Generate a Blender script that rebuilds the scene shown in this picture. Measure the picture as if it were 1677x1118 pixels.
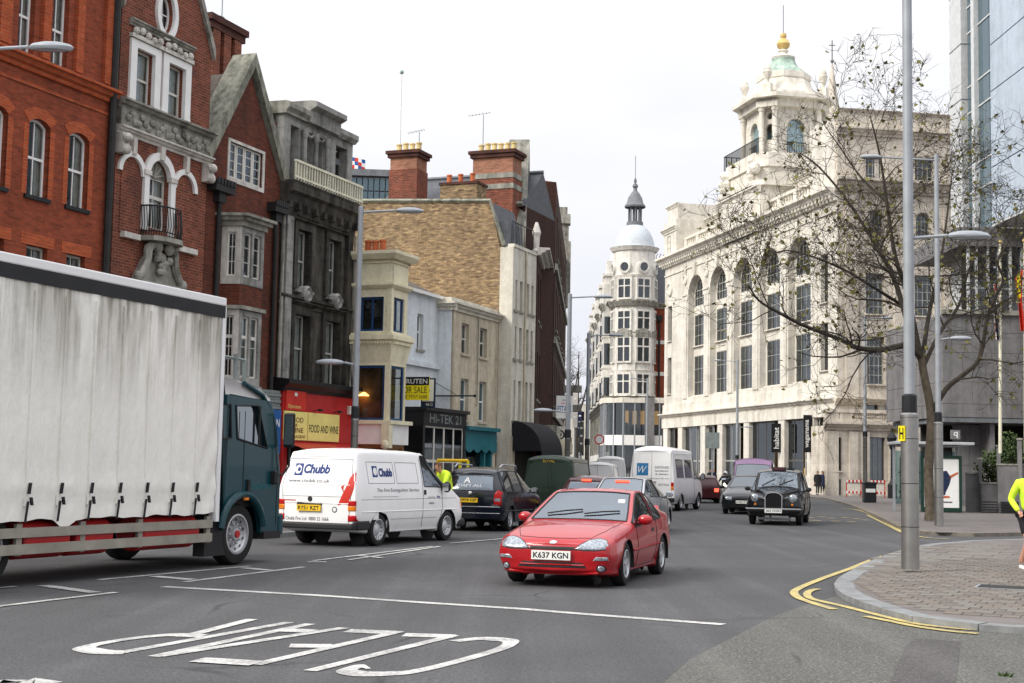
import bpy, bmesh, math, random
from mathutils import Vector, Matrix
from mathutils.geometry import tessellate_polygon
from mathutils.bvhtree import BVHTree
random.seed(7)
R = math.radians
for o in list(bpy.data.objects): bpy.data.objects.remove(o)
SC = bpy.context.scene
COL = SC.collection
# --- camera
CAMH, PITCH, ROLL, FPX, PW, PH = 1.57, R(5.13), R(1.08), 2329.0, 1677.0, 1118.0
_f = Vector((0, math.cos(PITCH), math.sin(PITCH)))
_r0 = Vector((1, 0, 0)); _u0 = Vector((0, -math.sin(PITCH), math.cos(PITCH)))
_R = _r0*math.cos(ROLL) + _u0*math.sin(ROLL)
_U = _u0*math.cos(ROLL) - _r0*math.sin(ROLL)
CAMP = Vector((0, 0, CAMH))
cam = bpy.data.cameras.new('camera'); cam_o = bpy.data.objects.new('camera', cam); COL.objects.link(cam_o)
cam_o.matrix_world = Matrix(((_R.x, _U.x, -_f.x, 0), (_R.y, _U.y, -_f.y, 0), (_R.z, _U.z, -_f.z, CAMH), (0, 0, 0, 1)))
cam.sensor_width = 36; cam.lens = FPX/PW*36; cam.clip_end = 3000; cam.clip_start = .1
SC.camera = cam_o
# --- sky, sun, exposure
SUN_EL, SUN_AZ = 37.0, 240.0
W = bpy.data.worlds.new('World'); SC.world = W; W.use_nodes = True
nt = W.node_tree; N = nt.nodes; LK = nt.links
for n in list(N): N.remove(n)
out = N.new('ShaderNodeOutputWorld'); bg = N.new('ShaderNodeBackground'); LK.new(bg.outputs[0], out.inputs[0])
sky = N.new('ShaderNodeTexSky'); sky.sky_type = 'NISHITA'; sky.sun_disc = False
sky.sun_elevation = R(SUN_EL); sky.sun_rotation = R(SUN_AZ)
bw = N.new('ShaderNodeRGBToBW');
tc = N.new('ShaderNodeTexCoord'); sep = N.new('ShaderNodeSeparateXYZ'); LK.new(tc.outputs['Generated'], sep.inputs[0])
mr = N.new('ShaderNodeMapRange'); mr.inputs[1].default_value = 0; mr.inputs[2].default_value = 1; mr.inputs[3].default_value = 8.2; mr.inputs[4].default_value = 23.0
pw = N.new('ShaderNodeMath'); pw.operation = 'POWER'; pw.inputs[1].default_value = 2.6; pw.use_clamp = True; ab = N.new('ShaderNodeMath'); ab.operation = 'MAXIMUM'; ab.inputs[1].default_value = 0
LK.new(sep.outputs[2], ab.inputs[0]); LK.new(ab.outputs[0], pw.inputs[0]); LK.new(pw.outputs[0], mr.inputs[0])
nz = N.new('ShaderNodeTexNoise'); nz.inputs['Scale'].default_value = 2.2; nz.inputs['Detail'].default_value = 5
mp = N.new('ShaderNodeMapping'); mp.inputs['Scale'].default_value = (1, 1, 2.6); LK.new(tc.outputs['Generated'], mp.inputs[0]); LK.new(mp.outputs[0], nz.inputs[0])
cr = N.new('ShaderNodeValToRGB'); cr.color_ramp.elements[0].position = .34; cr.color_ramp.elements[0].color = (.87, .885, .985, 1)
cr.color_ramp.elements[1].position = .62; cr.color_ramp.elements[1].color = (1.06, 1.055, 1.07, 1); LK.new(nz.outputs[0], cr.inputs[0])
mul = N.new('ShaderNodeMixRGB'); mul.blend_type = 'MULTIPLY'; mul.inputs[0].default_value = 1
LK.new(cr.outputs[0], mul.inputs[1]); LK.new(mr.outputs[0], mul.inputs[2])
mx = N.new('ShaderNodeMixRGB'); mx.inputs[0].default_value = .94
LK.new(sky.outputs[0], mx.inputs[1]); LK.new(mul.outputs[0], mx.inputs[2]); LK.new(mx.outputs[0], bg.inputs[0])
bg.inputs[1].default_value = .1
sl = bpy.data.lights.new('sun', 'SUN'); sl.energy = 2.9; sl.angle = R(24); sl.color = (1, .95, .87)
so = bpy.data.objects.new('sun', sl); COL.objects.link(so)
_sd = Vector((math.sin(R(SUN_AZ))*math.cos(R(SUN_EL)), math.cos(R(SUN_AZ))*math.cos(R(SUN_EL)), math.sin(R(SUN_EL))))
so.rotation_euler = _sd.to_track_quat('Z', 'Y').to_euler(); so.location = (0, 0, 60)
SC.view_settings.view_transform = 'Standard'; SC.view_settings.look = 'None'; SC.view_settings.exposure = .25; SC.view_settings.gamma = 1
SC.view_settings.use_curve_mapping = False
SC.render.engine = 'CYCLES'; SC.cycles.max_bounces = 6; SC.cycles.transparent_max_bounces = 12; SC.cycles.caustics_reflective = False; SC.cycles.caustics_refractive = False
try:
 SC.cycles.use_denoising = True; SC.cycles.denoiser = 'OPENIMAGEDENOISE'
except Exception: pass
# --- from picture rays to places
def ray(x, y): return (_f*FPX + _R*(x-PW/2) - _U*(y-PH/2)).normalized()
def ground(x, y, z=0.0):
 d = ray(x, y); t = (z-CAMH)/d.z; p = CAMP + d*t; return Vector((p.x, p.y, z))
def atz(x, y, Z):
 d = ray(x, y); return CAMP + d*(Z/d.y)
class Frame:
 def __init__(s, ox, oy, ang): s.o = Vector((ox, oy, 0)); s.a = ang; s.M = Matrix.Rotation(-ang, 3, 'Z')
 def p(s, x, y, d=0.0):
  o = s.M @ (CAMP - s.o); r = s.M @ ray(x, y); t = (d-o.y)/r.y; q = o + r*t; return q.x, q.z
 def rect(s, xl, xr, yt, yb, d=0.0):
  ym = (yt+yb)/2; xm = (xl+xr)/2
  return s.p(xl, ym, d)[0], s.p(xr, ym, d)[0], s.p(xm, yb, d)[1], s.p(xm, yt, d)[1]
 def w(s, x, y, z=0): q = s.M.transposed() @ Vector((x, y, z)) + s.o; return q
 def l(s, p): return s.M @ (Vector(p) - s.o)
 def sub(s, x, y, da): q = s.w(x, y); return Frame(q.x, q.y, s.a+da)
# --- mesh builder
class MB:
 def __init__(s): s.v = []; s.f = []; s.m = []; s.cm = 0
 def add(s, vs, fs):
  b = len(s.v); s.v += [tuple(v) for v in vs]; s.f += [tuple(b+i for i in f) for f in fs]; s.m += [s.cm]*len(fs); return s
 def mat(s, i): s.cm = i; return s
 def box(s, x0, x1, y0, y1, z0, z1):
  if x0 > x1: x0, x1 = x1, x0
  if y0 > y1: y0, y1 = y1, y0
  if z0 > z1: z0, z1 = z1, z0
  return s.add([(x0,y0,z0),(x1,y0,z0),(x1,y1,z0),(x0,y1,z0),(x0,y0,z1),(x1,y0,z1),(x1,y1,z1),(x0,y1,z1)],
     [(0,3,2,1),(4,5,6,7),(0,1,5,4),(1,2,6,5),(2,3,7,6),(3,0,4,7)])
 def obox(s, c, ax, ay, az):
  c, ax, ay, az = Vector(c), Vector(ax), Vector(ay), Vector(az)
  return s.add([c+ax*i+ay*j+az*k for k in (-1,1) for (i,j) in ((-1,-1),(1,-1),(1,1),(-1,1))],
     [(0,3,2,1),(4,5,6,7),(0,1,5,4),(1,2,6,5),(2,3,7,6),(3,0,4,7)])
 def plate(s, outline, holes=(), y0=0.0, y1=.2, back=True):
  loops = [list(outline)] + [list(h) for h in holes]
  flat = [p for l in loops for p in l]; n = len(flat)
  tris = tessellate_polygon([[Vector((p[0], p[1], 0)) for p in l] for l in loops])
  fs = []
  for t in tris:
   a, b, c = (flat[i] for i in t)
   ar = (b[0]-a[0])*(c[1]-a[1])-(c[0]-a[0])*(b[1]-a[1])
   t = t if ar > 0 else (t[0], t[2], t[1])
   fs.append(t)
   if back: fs.append((t[0]+n, t[2]+n, t[1]+n))
  b = 0
  for li, l in enumerate(loops):
   k = len(l); ar = sum(l[i][0]*l[(i+1)%k][1]-l[(i+1)%k][0]*l[i][1] for i in range(k))
   for i in range(k):
    j = (i+1) % k; q = (b+i, b+i+n, b+j+n, b+j)
    if (ar > 0) == (li > 0): q = q[::-1]
    fs.append(q)
   b += k
  return s.add([(p[0], y0, p[1]) for p in flat]+[(p[0], y1, p[1]) for p in flat], fs)
 def prz(s, poly, z0, z1):
  n = len(poly); ar = sum(poly[i][0]*poly[(i+1)%n][1]-poly[(i+1)%n][0]*poly[i][1] for i in range(n))
  if ar < 0: poly = poly[::-1]
  tr = tessellate_polygon([[Vector((p[0], p[1], 0)) for p in poly]]); fs = []
  for t in tr:
   a, b, c = (poly[i] for i in t)
   if (b[0]-a[0])*(c[1]-a[1])-(c[0]-a[0])*(b[1]-a[1]) < 0: t = (t[0], t[2], t[1])
   fs.append(tuple(i+n for i in t)); fs.append((t[0], t[2], t[1]))
  fs += [(i, (i+1)%n, (i+1)%n+n, i+n) for i in range(n)]
  return s.add([(p[0],p[1],z0) for p in poly]+[(p[0],p[1],z1) for p in poly], fs)
 def mould(s, x0, x1, prof):
  n = len(prof); ar = sum(prof[i][0]*prof[(i+1)%n][1]-prof[(i+1)%n][0]*prof[i][1] for i in range(n))
  if ar < 0: prof = prof[::-1]
  fs = [(i, (i+1)%n, (i+1)%n+n, i+n) for i in range(n)]
  fs = [f[::-1] for f in fs]
  tr = tessellate_polygon([[Vector((p[0], p[1], 0)) for p in prof]])
  for t in tr: fs += [tuple(t), tuple(i+n for i in t)[::-1]]
  return s.add([(x0,)+tuple(p) for p in prof]+[(x1,)+tuple(p) for p in prof], [f[::-1] for f in fs])
 def lathe(s, prof, n=16, c=(0,0), a0=0, a1=2*math.pi, axis='z'):
  full = abs(a1-a0-2*math.pi) < 1e-6; k = n if full else n+1; vs = []; fs = []
  for (r, z) in prof:
   for i in range(k):
    a = a0+(a1-a0)*i/n; p = (r*math.cos(a), r*math.sin(a), z)
    if axis == 'y': p = (p[0], z, p[1])
    elif axis == 'x': p = (z, p[0], p[1])
    vs.append((p[0]+c[0], p[1]+c[1], p[2]+(c[2] if len(c) > 2 else 0)))
  for j in range(len(prof)-1):
   for i in range(n):
    i2 = (i+1) % k; q = (j*k+i, j*k+i2, (j+1)*k+i2, (j+1)*k+i); fs.append(q if axis != 'y' else q[::-1])
  return s.add(vs, fs)
 def tube(s, pts, r, n=6, cap=True):
  pts = [Vector(p) for p in pts]; rs = r if isinstance(r, (list, tuple)) else [r]*len(pts); vs = []; fs = []; up = None
  for i, p in enumerate(pts):
   t = (pts[min(i+1, len(pts)-1)]-pts[max(i-1, 0)]).normalized()
   if up is None: up = Vector((0,0,1)) if abs(t.z) < .9 else Vector((1,0,0))
   a = t.cross(up).normalized(); b = a.cross(t).normalized(); up = b
   vs += [p+(a*math.cos(2*math.pi*k/n)+b*math.sin(2*math.pi*k/n))*rs[i] for k in range(n)]
  for i in range(len(pts)-1):
   fs += [(i*n+k, i*n+(k+1)%n, (i+1)*n+(k+1)%n, (i+1)*n+k) for k in range(n)]
  if cap: fs += [tuple(range(n))[::-1], tuple(range((len(pts)-1)*n, len(pts)*n))]
  return s.add(vs, fs)
 def ball(s, c, rx, ry=None, rz=None, n=10, m=6):
  ry = ry or rx; rz = rz or rx; vs = []; fs = []
  for j in range(m+1):
   ph = math.pi*j/m
   for i in range(n):
    a = 2*math.pi*i/n; vs.append((c[0]+rx*math.sin(ph)*math.cos(a), c[1]+ry*math.sin(ph)*math.sin(a), c[2]-rz*math.cos(ph)))
  for j in range(m): fs += [(j*n+i, j*n+(i+1)%n, (j+1)*n+(i+1)%n, (j+1)*n+i) for i in range(n)]
  return s.add(vs, fs)
 def quad(s, a, b, c, d): return s.add([a, b, c, d], [(0,1,2,3)])
 def build(s, name, mats, parent=None, smooth=False, bevel=0, flip=False):
  me = bpy.data.meshes.new(name); me.from_pydata(s.v, [], s.f)
  for m in (mats if isinstance(mats, (list, tuple)) else [mats]): me.materials.append(M[m] if isinstance(m, str) else m)
  if len(set(s.m)) > 1 or (s.m and s.m[0]): me.polygons.foreach_set('material_index', s.m)
  bm = bmesh.new(); bm.from_mesh(me)
  if smooth: bmesh.ops.remove_doubles(bm, verts=bm.verts, dist=1e-5)
  bmesh.ops.recalc_face_normals(bm, faces=bm.faces)
  bm.to_mesh(me); bm.free()
  if smooth:
   me.polygons.foreach_set('use_smooth', [True]*len(me.polygons))
   try: me.set_sharp_from_angle(angle=R(38 if smooth is True else smooth))
   except Exception: pass
  me.update()
  o = bpy.data.objects.new(name, me); COL.objects.link(o); o.parent = parent
  if bevel:
   b = o.modifiers.new('bevel', 'BEVEL'); b.width = bevel; b.segments = 2; b.limit_method = 'ANGLE'; b.angle_limit = R(40)
  return o
def box(name, m, parent, *a, bevel=0): return MB().box(*a).build(name, m, parent, bevel=bevel)
def tag(o, label=None, cat=None, group=None, kind=None):
 if label: o['label'] = label
 if cat: o['category'] = cat
 if group: o['group'] = group
 if kind: o['kind'] = kind
 return o
def empty(name, loc=(0,0,0), rz=0, label=None, cat=None, group=None):
 o = bpy.data.objects.new(name, None); COL.objects.link(o); o.location = loc; o.rotation_euler = (0, 0, rz); o.empty_display_size = .2
 return tag(o, label, cat, group)
def copy_tree(o, parent=None):
 c = o.copy(); COL.objects.link(c); c.parent = parent
 for ch in list(o.children): copy_tree(ch, c)
 return c
def txt(s, parent, m, x0, x1, z0, z1, y, name='lettering', frame=None, shear=0.0, bold=0.0, ext=.003):
 """lettering fitted to a rectangle of the local x/z plane, facing -y"""
 cu = bpy.data.curves.new('t', 'FONT'); cu.body = s; cu.size = 1; cu.shear = shear; cu.offset = bold; cu.resolution_u = 3
 to = bpy.data.objects.new('t', cu); me = bpy.data.meshes.new_from_object(to); bpy.data.objects.remove(to); bpy.data.curves.remove(cu)
 xs = [v.co.x for v in me.vertices]; zs = [v.co.y for v in me.vertices]
 if not xs: return None
 ax, bx, az, bz = min(xs), max(xs), min(zs), max(zs)
 for v in me.vertices:
  p = Vector((x0+(v.co.x-ax)/(bx-ax)*(x1-x0), y, z0+(v.co.y-az)/(bz-az)*(z1-z0)))
  v.co = frame(p) if frame else p
 me.materials.clear(); me.materials.append(M[m]); me.name = name
 o = bpy.data.objects.new(name, me); COL.objects.link(o); o.parent = parent
 return o
def arc(cx, cz, r, a0, a1, n=10, rz=None):
 rz = rz or r; return [(cx+r*math.cos(R(a0+(a1-a0)*i/n)), cz+rz*math.sin(R(a0+(a1-a0)*i/n))) for i in range(n+1)]
def rc(x0, x1, z0, z1): return [(x0, z0), (x1, z0), (x1, z1), (x0, z1)]
def archo(x0, x1, z0, z1, rise=None, n=10):
 w = (x1-x0)/2; cx = (x0+x1)/2
 rise = w if rise is None else rise
 rad = (w*w+rise*rise)/(2*rise); th = math.degrees(math.asin(min(1, w/rad)))
 if rise >= w: th = 90
 return [(x0, z0), (x1, z0)] + arc(cx, z1-rad, rad, 90-th, 90+th, n)
# --- materials
M = {}
def lin(h):
 h = h.lstrip('#'); r = [int(h[i:i+2], 16)/255 for i in (0, 2, 4)]
 return tuple(((c+.055)/1.055)**2.4 if c > .04045 else c/12.92 for c in r)
class NT:
 def __init__(s, name):
  s.m = bpy.data.materials.new(name); s.m.use_nodes = True; s.t = s.m.node_tree; s.b = s.t.nodes['Principled BSDF']; M[name] = s.m
 def n(s, t, **k):
  q = s.t.nodes.new(t)
  for a, v in k.items():
   if a.startswith('i_'): q.inputs[a[2:].replace('_', ' ')].default_value = v
   else: setattr(q, a, v)
  return q
 def l(s, a, b): s.t.links.new(a, b)
 def co(s, scale=(1,1,1), kind='Object'):
  t = s.n('ShaderNodeTexCoord'); m = s.n('ShaderNodeMapping'); m.inputs['Scale'].default_value = scale
  s.l(t.outputs[kind], m.inputs[0]); return m.outputs[0]
 def noise(s, scale, detail=4, rough=.55, vec=None):
  q = s.n('ShaderNodeTexNoise'); q.inputs['Scale'].default_value = scale; q.inputs['Detail'].default_value = detail; q.inputs['Roughness'].default_value = rough
  s.l(vec if vec is not None else s.co(), q.inputs['Vector']); return q.outputs[0]
 def ramp(s, fac, stops):
  q = s.n('ShaderNodeValToRGB'); e = q.color_ramp.elements
  while len(e) < len(stops): e.new(.5)
  for i, (p, c) in enumerate(stops): e[i].position = p; e[i].color = tuple(c)[:3]+(1,) if hasattr(c, '__len__') else (c, c, c, 1)
  s.l(fac, q.inputs[0]); return q.outputs[0]
 def mix(s, fac, a, b, mode='MIX'):
  q = s.n('ShaderNodeMixRGB', blend_type=mode)
  for i, v in enumerate((fac, a, b)):
   if hasattr(v, 'is_linked') or isinstance(v, bpy.types.NodeSocket): s.l(v, q.inputs[i])
   elif i == 0: q.inputs[0].default_value = v
   else: q.inputs[i].default_value = tuple(v)[:3]+(1,)
  return q.outputs[0]
 def bump(s, h, strength=.3, dist=.02):
  q = s.n('ShaderNodeBump'); q.inputs['Strength'].default_value = strength; q.inputs['Distance'].default_value = dist
  s.l(h, q.inputs['Height']); s.l(q.outputs[0], s.b.inputs['Normal'])
 def fin(s, col=None, rough=.6, metal=0, spec=None, coat=0):
  if col is not None:
   if isinstance(col, bpy.types.NodeSocket): s.l(col, s.b.inputs['Base Color'])
   else: s.b.inputs['Base Color'].default_value = tuple(col)[:3]+(1,)
  if isinstance(rough, bpy.types.NodeSocket): s.l(rough, s.b.inputs['Roughness'])
  else: s.b.inputs['Roughness'].default_value = rough
  s.b.inputs['Metallic'].default_value = metal
  if spec is not None: s.b.inputs['Specular IOR Level'].default_value = spec
  if coat: s.b.inputs['Coat Weight'].default_value = coat; s.b.inputs['Coat Roughness'].default_value = .03
  return s.m
def mul3(c, k): return tuple(min(1, x*k) for x in c[:3])
def plain(name, col, rough=.6, metal=0, var=.12, scale=3, spec=None, coat=0, bump=0):
 col = lin(col) if isinstance(col, str) else col
 t = NT(name); f = t.noise(scale)
 c = t.mix(t.ramp(f, [(.3, 0), (.7, 1)]), mul3(col, 1-var), mul3(col, 1+var))
 if bump: t.bump(t.noise(scale*14), bump, .01)
 return t.fin(c, rough, metal, .25 if spec is None else spec, coat)
def stone(name, col, dirt, amt=.5, scale=.5, joints=None, rough=.8, lo=.42, hi=.66, streak=(1.6, 1.6, .22), jd=.75):
 """rendered or ashlar stone with streaked soot; joints=(block width, course height)"""
 col = lin(col) if isinstance(col, str) else col; dirt = lin(dirt) if isinstance(dirt, str) else dirt
 t = NT(name); f1 = t.noise(scale*2.2, 6, .6, t.co(streak)); f2 = t.noise(scale*5, 5)
 fine = t.noise(9, 4)
 base = t.mix(t.ramp(fine, [(.3, 0), (.7, 1)]), mul3(col, .9), mul3(col, 1.06))
 fac = t.mix(.35, t.ramp(f1, [(lo, 0), (hi, 1)]), t.ramp(f2, [(.4, 0), (.65, 1)]))
 facm = t.mix(1, fac, (amt, amt, amt), 'MULTIPLY')
 c = t.mix(facm, base, dirt)
 if joints:
  tc = t.n('ShaderNodeTexCoord'); sp = t.n('ShaderNodeSeparateXYZ'); t.l(tc.outputs['Object'], sp.inputs[0])
  ad = t.n('ShaderNodeMath', operation='ADD'); t.l(sp.outputs[0], ad.inputs[0]); t.l(sp.outputs[1], ad.inputs[1])
  cb = t.n('ShaderNodeCombineXYZ'); t.l(ad.outputs[0], cb.inputs[0]); t.l(sp.outputs[2], cb.inputs[1])
  br = t.n('ShaderNodeTexBrick'); t.l(cb.outputs[0], br.inputs['Vector'])
  br.inputs['Scale'].default_value = 1; br.inputs['Brick Width'].default_value = joints[0]; br.inputs['Row Height'].default_value = joints[1]
  br.inputs['Mortar Size'].default_value = .012; br.inputs['Color1'].default_value = (1,1,1,1); br.inputs['Color2'].default_value = (.88,.88,.88,1); br.inputs['Mortar'].default_value = (jd,jd,jd,1)
  c = t.mix(1, c, br.outputs[0], 'MULTIPLY')
 t.bump(fine, .25, .01)
 return t.fin(c, rough, 0, .2)
def brick(name, c1, c2, mortar, dirt='#2a2420', amt=.35, bw=.225, bh=.075, lo=.45, hi=.7, ms=.011, mott=.2):
 c1, c2, mortar, dirt = (lin(c) if isinstance(c, str) else c for c in (c1, c2, mortar, dirt))
 t = NT(name); tc = t.n('ShaderNodeTexCoord'); sp = t.n('ShaderNodeSeparateXYZ'); t.l(tc.outputs['Object'], sp.inputs[0])
 ad = t.n('ShaderNodeMath', operation='ADD'); t.l(sp.outputs[0], ad.inputs[0]); t.l(sp.outputs[1], ad.inputs[1])
 cb = t.n('ShaderNodeCombineXYZ'); t.l(ad.outputs[0], cb.inputs[0]); t.l(sp.outputs[2], cb.inputs[1])
 br = t.n('ShaderNodeTexBrick'); t.l(cb.outputs[0], br.inputs['Vector'])
 br.inputs['Scale'].default_value = 1; br.inputs['Brick Width'].default_value = bw; br.inputs['Row Height'].default_value = bh; br.inputs['Mortar Size'].default_value = ms
 br.inputs['Mortar Smooth'].default_value = .3; br.inputs['Bias'].default_value = 0
 br.inputs['Color1'].default_value = c1+(1,); br.inputs['Color2'].default_value = c2+(1,); br.inputs['Mortar'].default_value = mortar+(1,)
 f = t.noise(1.1, 6, .6, t.co((1.2, 1.2, .5))); f2 = t.noise(1, 4, .7, t.co((3.4, 3.4, 11)))
 c = t.mix(t.ramp(f2, [(.3, 0), (.7, 1)]), t.mix(1, br.outputs[0], (1-mott*1.6,)*3, 'MULTIPLY'), t.mix(1, br.outputs[0], (1+mott,)*3, 'MULTIPLY'))
 fm = t.mix(1, t.ramp(f, [(lo, 0), (hi, 1)]), (amt,)*3, 'MULTIPLY')
 c = t.mix(fm, c, dirt); t.bump(br.outputs['Fac'], -.25, .01)
 return t.fin(c, .85, 0, .15)
def glass(name, tint=(.9, .95, .95), refl=.0, alpha=.55, dark=(.01, .012, .014), rough=.02, ior=1.5):
 """thin pane: partly clear, the rest a dark glossy sheet that mirrors the sky"""
 t = NT(name); t.fin(dark, rough, 0, .5); t.b.inputs['IOR'].default_value = ior
 tr = t.n('ShaderNodeBsdfTransparent'); tr.inputs[0].default_value = tint+(1,)
 mx_ = t.n('ShaderNodeMixShader'); lw = t.n('ShaderNodeLayerWeight'); lw.inputs['Blend'].default_value = .35
 inv = t.n('ShaderNodeMath', operation='MULTIPLY_ADD'); t.l(lw.outputs['Fresnel'], inv.inputs[0]); inv.inputs[1].default_value = -alpha; inv.inputs[2].default_value = alpha
 w = t.noise(.8, 2); t.bump(w, .06, .05)
 t.l(inv.outputs[0], mx_.inputs[0]); t.l(t.b.outputs[0], mx_.inputs[1]); t.l(tr.outputs[0], mx_.inputs[2]); last = mx_
 if refl:
  gl_ = t.n('ShaderNodeBsdfGlossy'); gl_.inputs['Roughness'].default_value = .03; gl_.inputs['Color'].default_value = (.78, .89, 1, 1); m2 = t.n('ShaderNodeMixShader'); r_ = t.n('ShaderNodeMath', operation='MULTIPLY_ADD'); t.l(lw.outputs['Facing'], r_.inputs[0]); r_.inputs[1].default_value = refl*1.3; r_.inputs[2].default_value = refl
  t.l(r_.outputs[0], m2.inputs[0]); t.l(mx_.outputs[0], m2.inputs[1]); t.l(gl_.outputs[0], m2.inputs[2]); last = m2
 t.l(last.outputs[0], t.t.nodes['Material Output'].inputs[0]); return t.m
def emit(name, col, s):
 t = NT(name); c = lin(col) if isinstance(col, str) else col; t.fin(c, .5); t.b.inputs['Emission Color'].default_value = c+(1,); t.b.inputs['Emission Strength'].default_value = s
brick('brick_orange', (.33,.068,.029), (.225,.047,.023), (.21,.08,.05), amt=.35, dirt='#4a2418')
brick('brick_orange_rub', (.46,.09,.028), (.37,.07,.026), (.36,.13,.07), amt=.15)
brick('brick_red', (.26,.066,.036), (.15,.04,.025), (.23,.14,.10), amt=.5)
brick('brick_dark', (.17,.042,.022), (.10,.028,.018), (.11,.06,.045), amt=.5)
brick('brick_brown', (.12,.042,.03), (.08,.03,.024), (.09,.06,.05), amt=.6)
brick('brick_umber', (.062,.024,.017), (.045,.019,.014), (.05,.034,.028), amt=.6)
brick('brick_stock', (.42,.29,.15), (.20,.13,.075), (.24,.19,.13), amt=.35, dirt='#2f261c', ms=.012, mott=.42)
brick('brick_pink', (.40,.17,.10), (.30,.12,.07), (.30,.2,.15), amt=.3)
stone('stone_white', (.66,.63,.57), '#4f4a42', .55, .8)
stone('stone_grey', (.36,.35,.30), '#25231e', .8, .8)
stone('stone_soot', (.105,.095,.078), '#0c0b09', .85, .7, joints=(.8,.36), lo=.34, hi=.56)
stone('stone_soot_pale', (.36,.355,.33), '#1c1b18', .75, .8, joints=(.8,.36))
stone('stone_portland', (.77,.735,.655), '#7a6c58', .42, .35, joints=(1.5,.6), jd=.82)
stone('stone_portland_plain', (.77,.735,.65), '#6f614d', .45, .4)
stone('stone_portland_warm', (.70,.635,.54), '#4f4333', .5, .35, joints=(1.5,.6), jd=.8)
stone('terracotta_white', (.78,.755,.69), '#4c463d', .45, .5)
stone('render_cream', (.80,.745,.53), '#5a5030', .28, .6)
stone('render_bluewhite', (.70,.74,.76), '#6a7276', .3, .7)
stone('render_white', (.66,.63,.54), '#6e6450', .45, .5)
stone('render_buff', (.60,.53,.40), '#5a4c38', .55, .6)
stone('coping_green', (.30,.30,.24), '#191a14', .8, 1.2)
stone('concrete_tile', (.215,.21,.21), '#141414', .45, .5)
stone('panel_metal', (.45,.52,.60), '#4a5864', .35, .3, rough=.35)
plain('panel_edge', (.62,.63,.62), .4, .3)
plain('slate', (.075,.08,.09), .5, var=.3, scale=6)
plain('tile_dark', (.10,.085,.07), .8, var=.35, scale=7)
plain('tile_red', (.2,.055,.04), .8, var=.25, scale=7)
plain('pot_cream', (.66,.53,.25), .8, var=.2)
plain('pot_red', (.48,.13,.05), .8, var=.2)
plain('lead', (.16,.17,.18), .55, var=.25)
plain('copper', (.34,.44,.37), .75, var=.35, scale=2.5)
plain('gold_stone', (.62,.44,.17), .5, .2, var=.2)
plain('dome_white', (.50,.54,.57), .55, var=.1)
plain('iron_black', (.015,.016,.018), .45, var=.2)
plain('pipe_black', (.02,.02,.019), .5, var=.3)
plain('paint_white', (.78,.77,.74), .45, var=.06)
plain('paint_offwhite', (.62,.60,.54), .5, var=.12)
plain('paint_cream_rail', (.68,.65,.50), .5, var=.12)
plain('paint_darkframe', (.10,.095,.08), .5, var=.2)
plain('paint_greyframe', (.42,.42,.38), .5, var=.2)
plain('paint_blue', (.02,.06,.16), .35, var=.15)
plain('paint_teal', (.02,.14,.17), .4, var=.15)
plain('paint_red', (.42,.022,.022), .4, var=.12)
plain('paint_black', (.012,.012,.013), .35, var=.2)
plain('net', (.80,.79,.72), .9, var=.25, scale=5)
plain('room', (.035,.034,.03), .9, var=.4)
plain('room_warm', (.16,.10,.05), .9, var=.5, scale=2)  # warm lighting of shop interiors is put into this brown colour
plain('blind', (.66,.66,.58), .9, var=.2)
glass('pane', alpha=.85, refl=.1)
glass('pane_dark', alpha=.35, tint=(.7,.8,.8), refl=.06)
glass('pane_shop', alpha=.8, tint=(.9,.93,.9), refl=.06)
glass('pane_blue', alpha=.25, tint=(.6,.75,.8), dark=(.06,.12,.15), ior=1.9)
glass('pane_pale', alpha=.25, tint=(.75,.92,.95), dark=(.28,.40,.43), refl=.1)  # pale base colour stands in for sky seen through the tower
glass('pane_sky', alpha=.8, tint=(.75,.92,.95))
plain('sign_yellow', (.78,.70,.22), .5, var=.05)
plain('sign_lemon', (.72,.62,.015), .5, var=.04)
plain('sign_white', (.75,.75,.73), .5, var=.04)
plain('sign_black', (.012,.012,.014), .5, var=.1)
plain('sign_navy', (.012,.02,.05), .5, var=.1)
plain('sign_blue', (.015,.09,.28), .5, var=.1)
plain('sign_blue2', (.03,.17,.36), .5, var=.05)
plain('sign_red', (.55,.035,.02), .5, var=.1)
plain('ink_brown', (.13,.03,.015), .6, var=.05)
plain('ink_grey', (.12,.125,.14), .6, var=.05)
plain('ink_blue', (.012,.035,.17), .5, var=.05)
plain('shutter', (.22,.25,.24), .5, .3, var=.2)
plain('wood', (.25,.12,.05), .6, var=.3)
emit('lamp_warm', (1., .55, .15), 4.0)
emit('lamp_shop', (1., .82, .45), 2.2)
emit('display_glow', (1., .55, .2), .45)  # glow on display panels stands in for the shops' interior lights
emit('brake_light', (1., .08, .04), 2.5)
emit('head_light', (1., .86, .66), 5)
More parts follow.
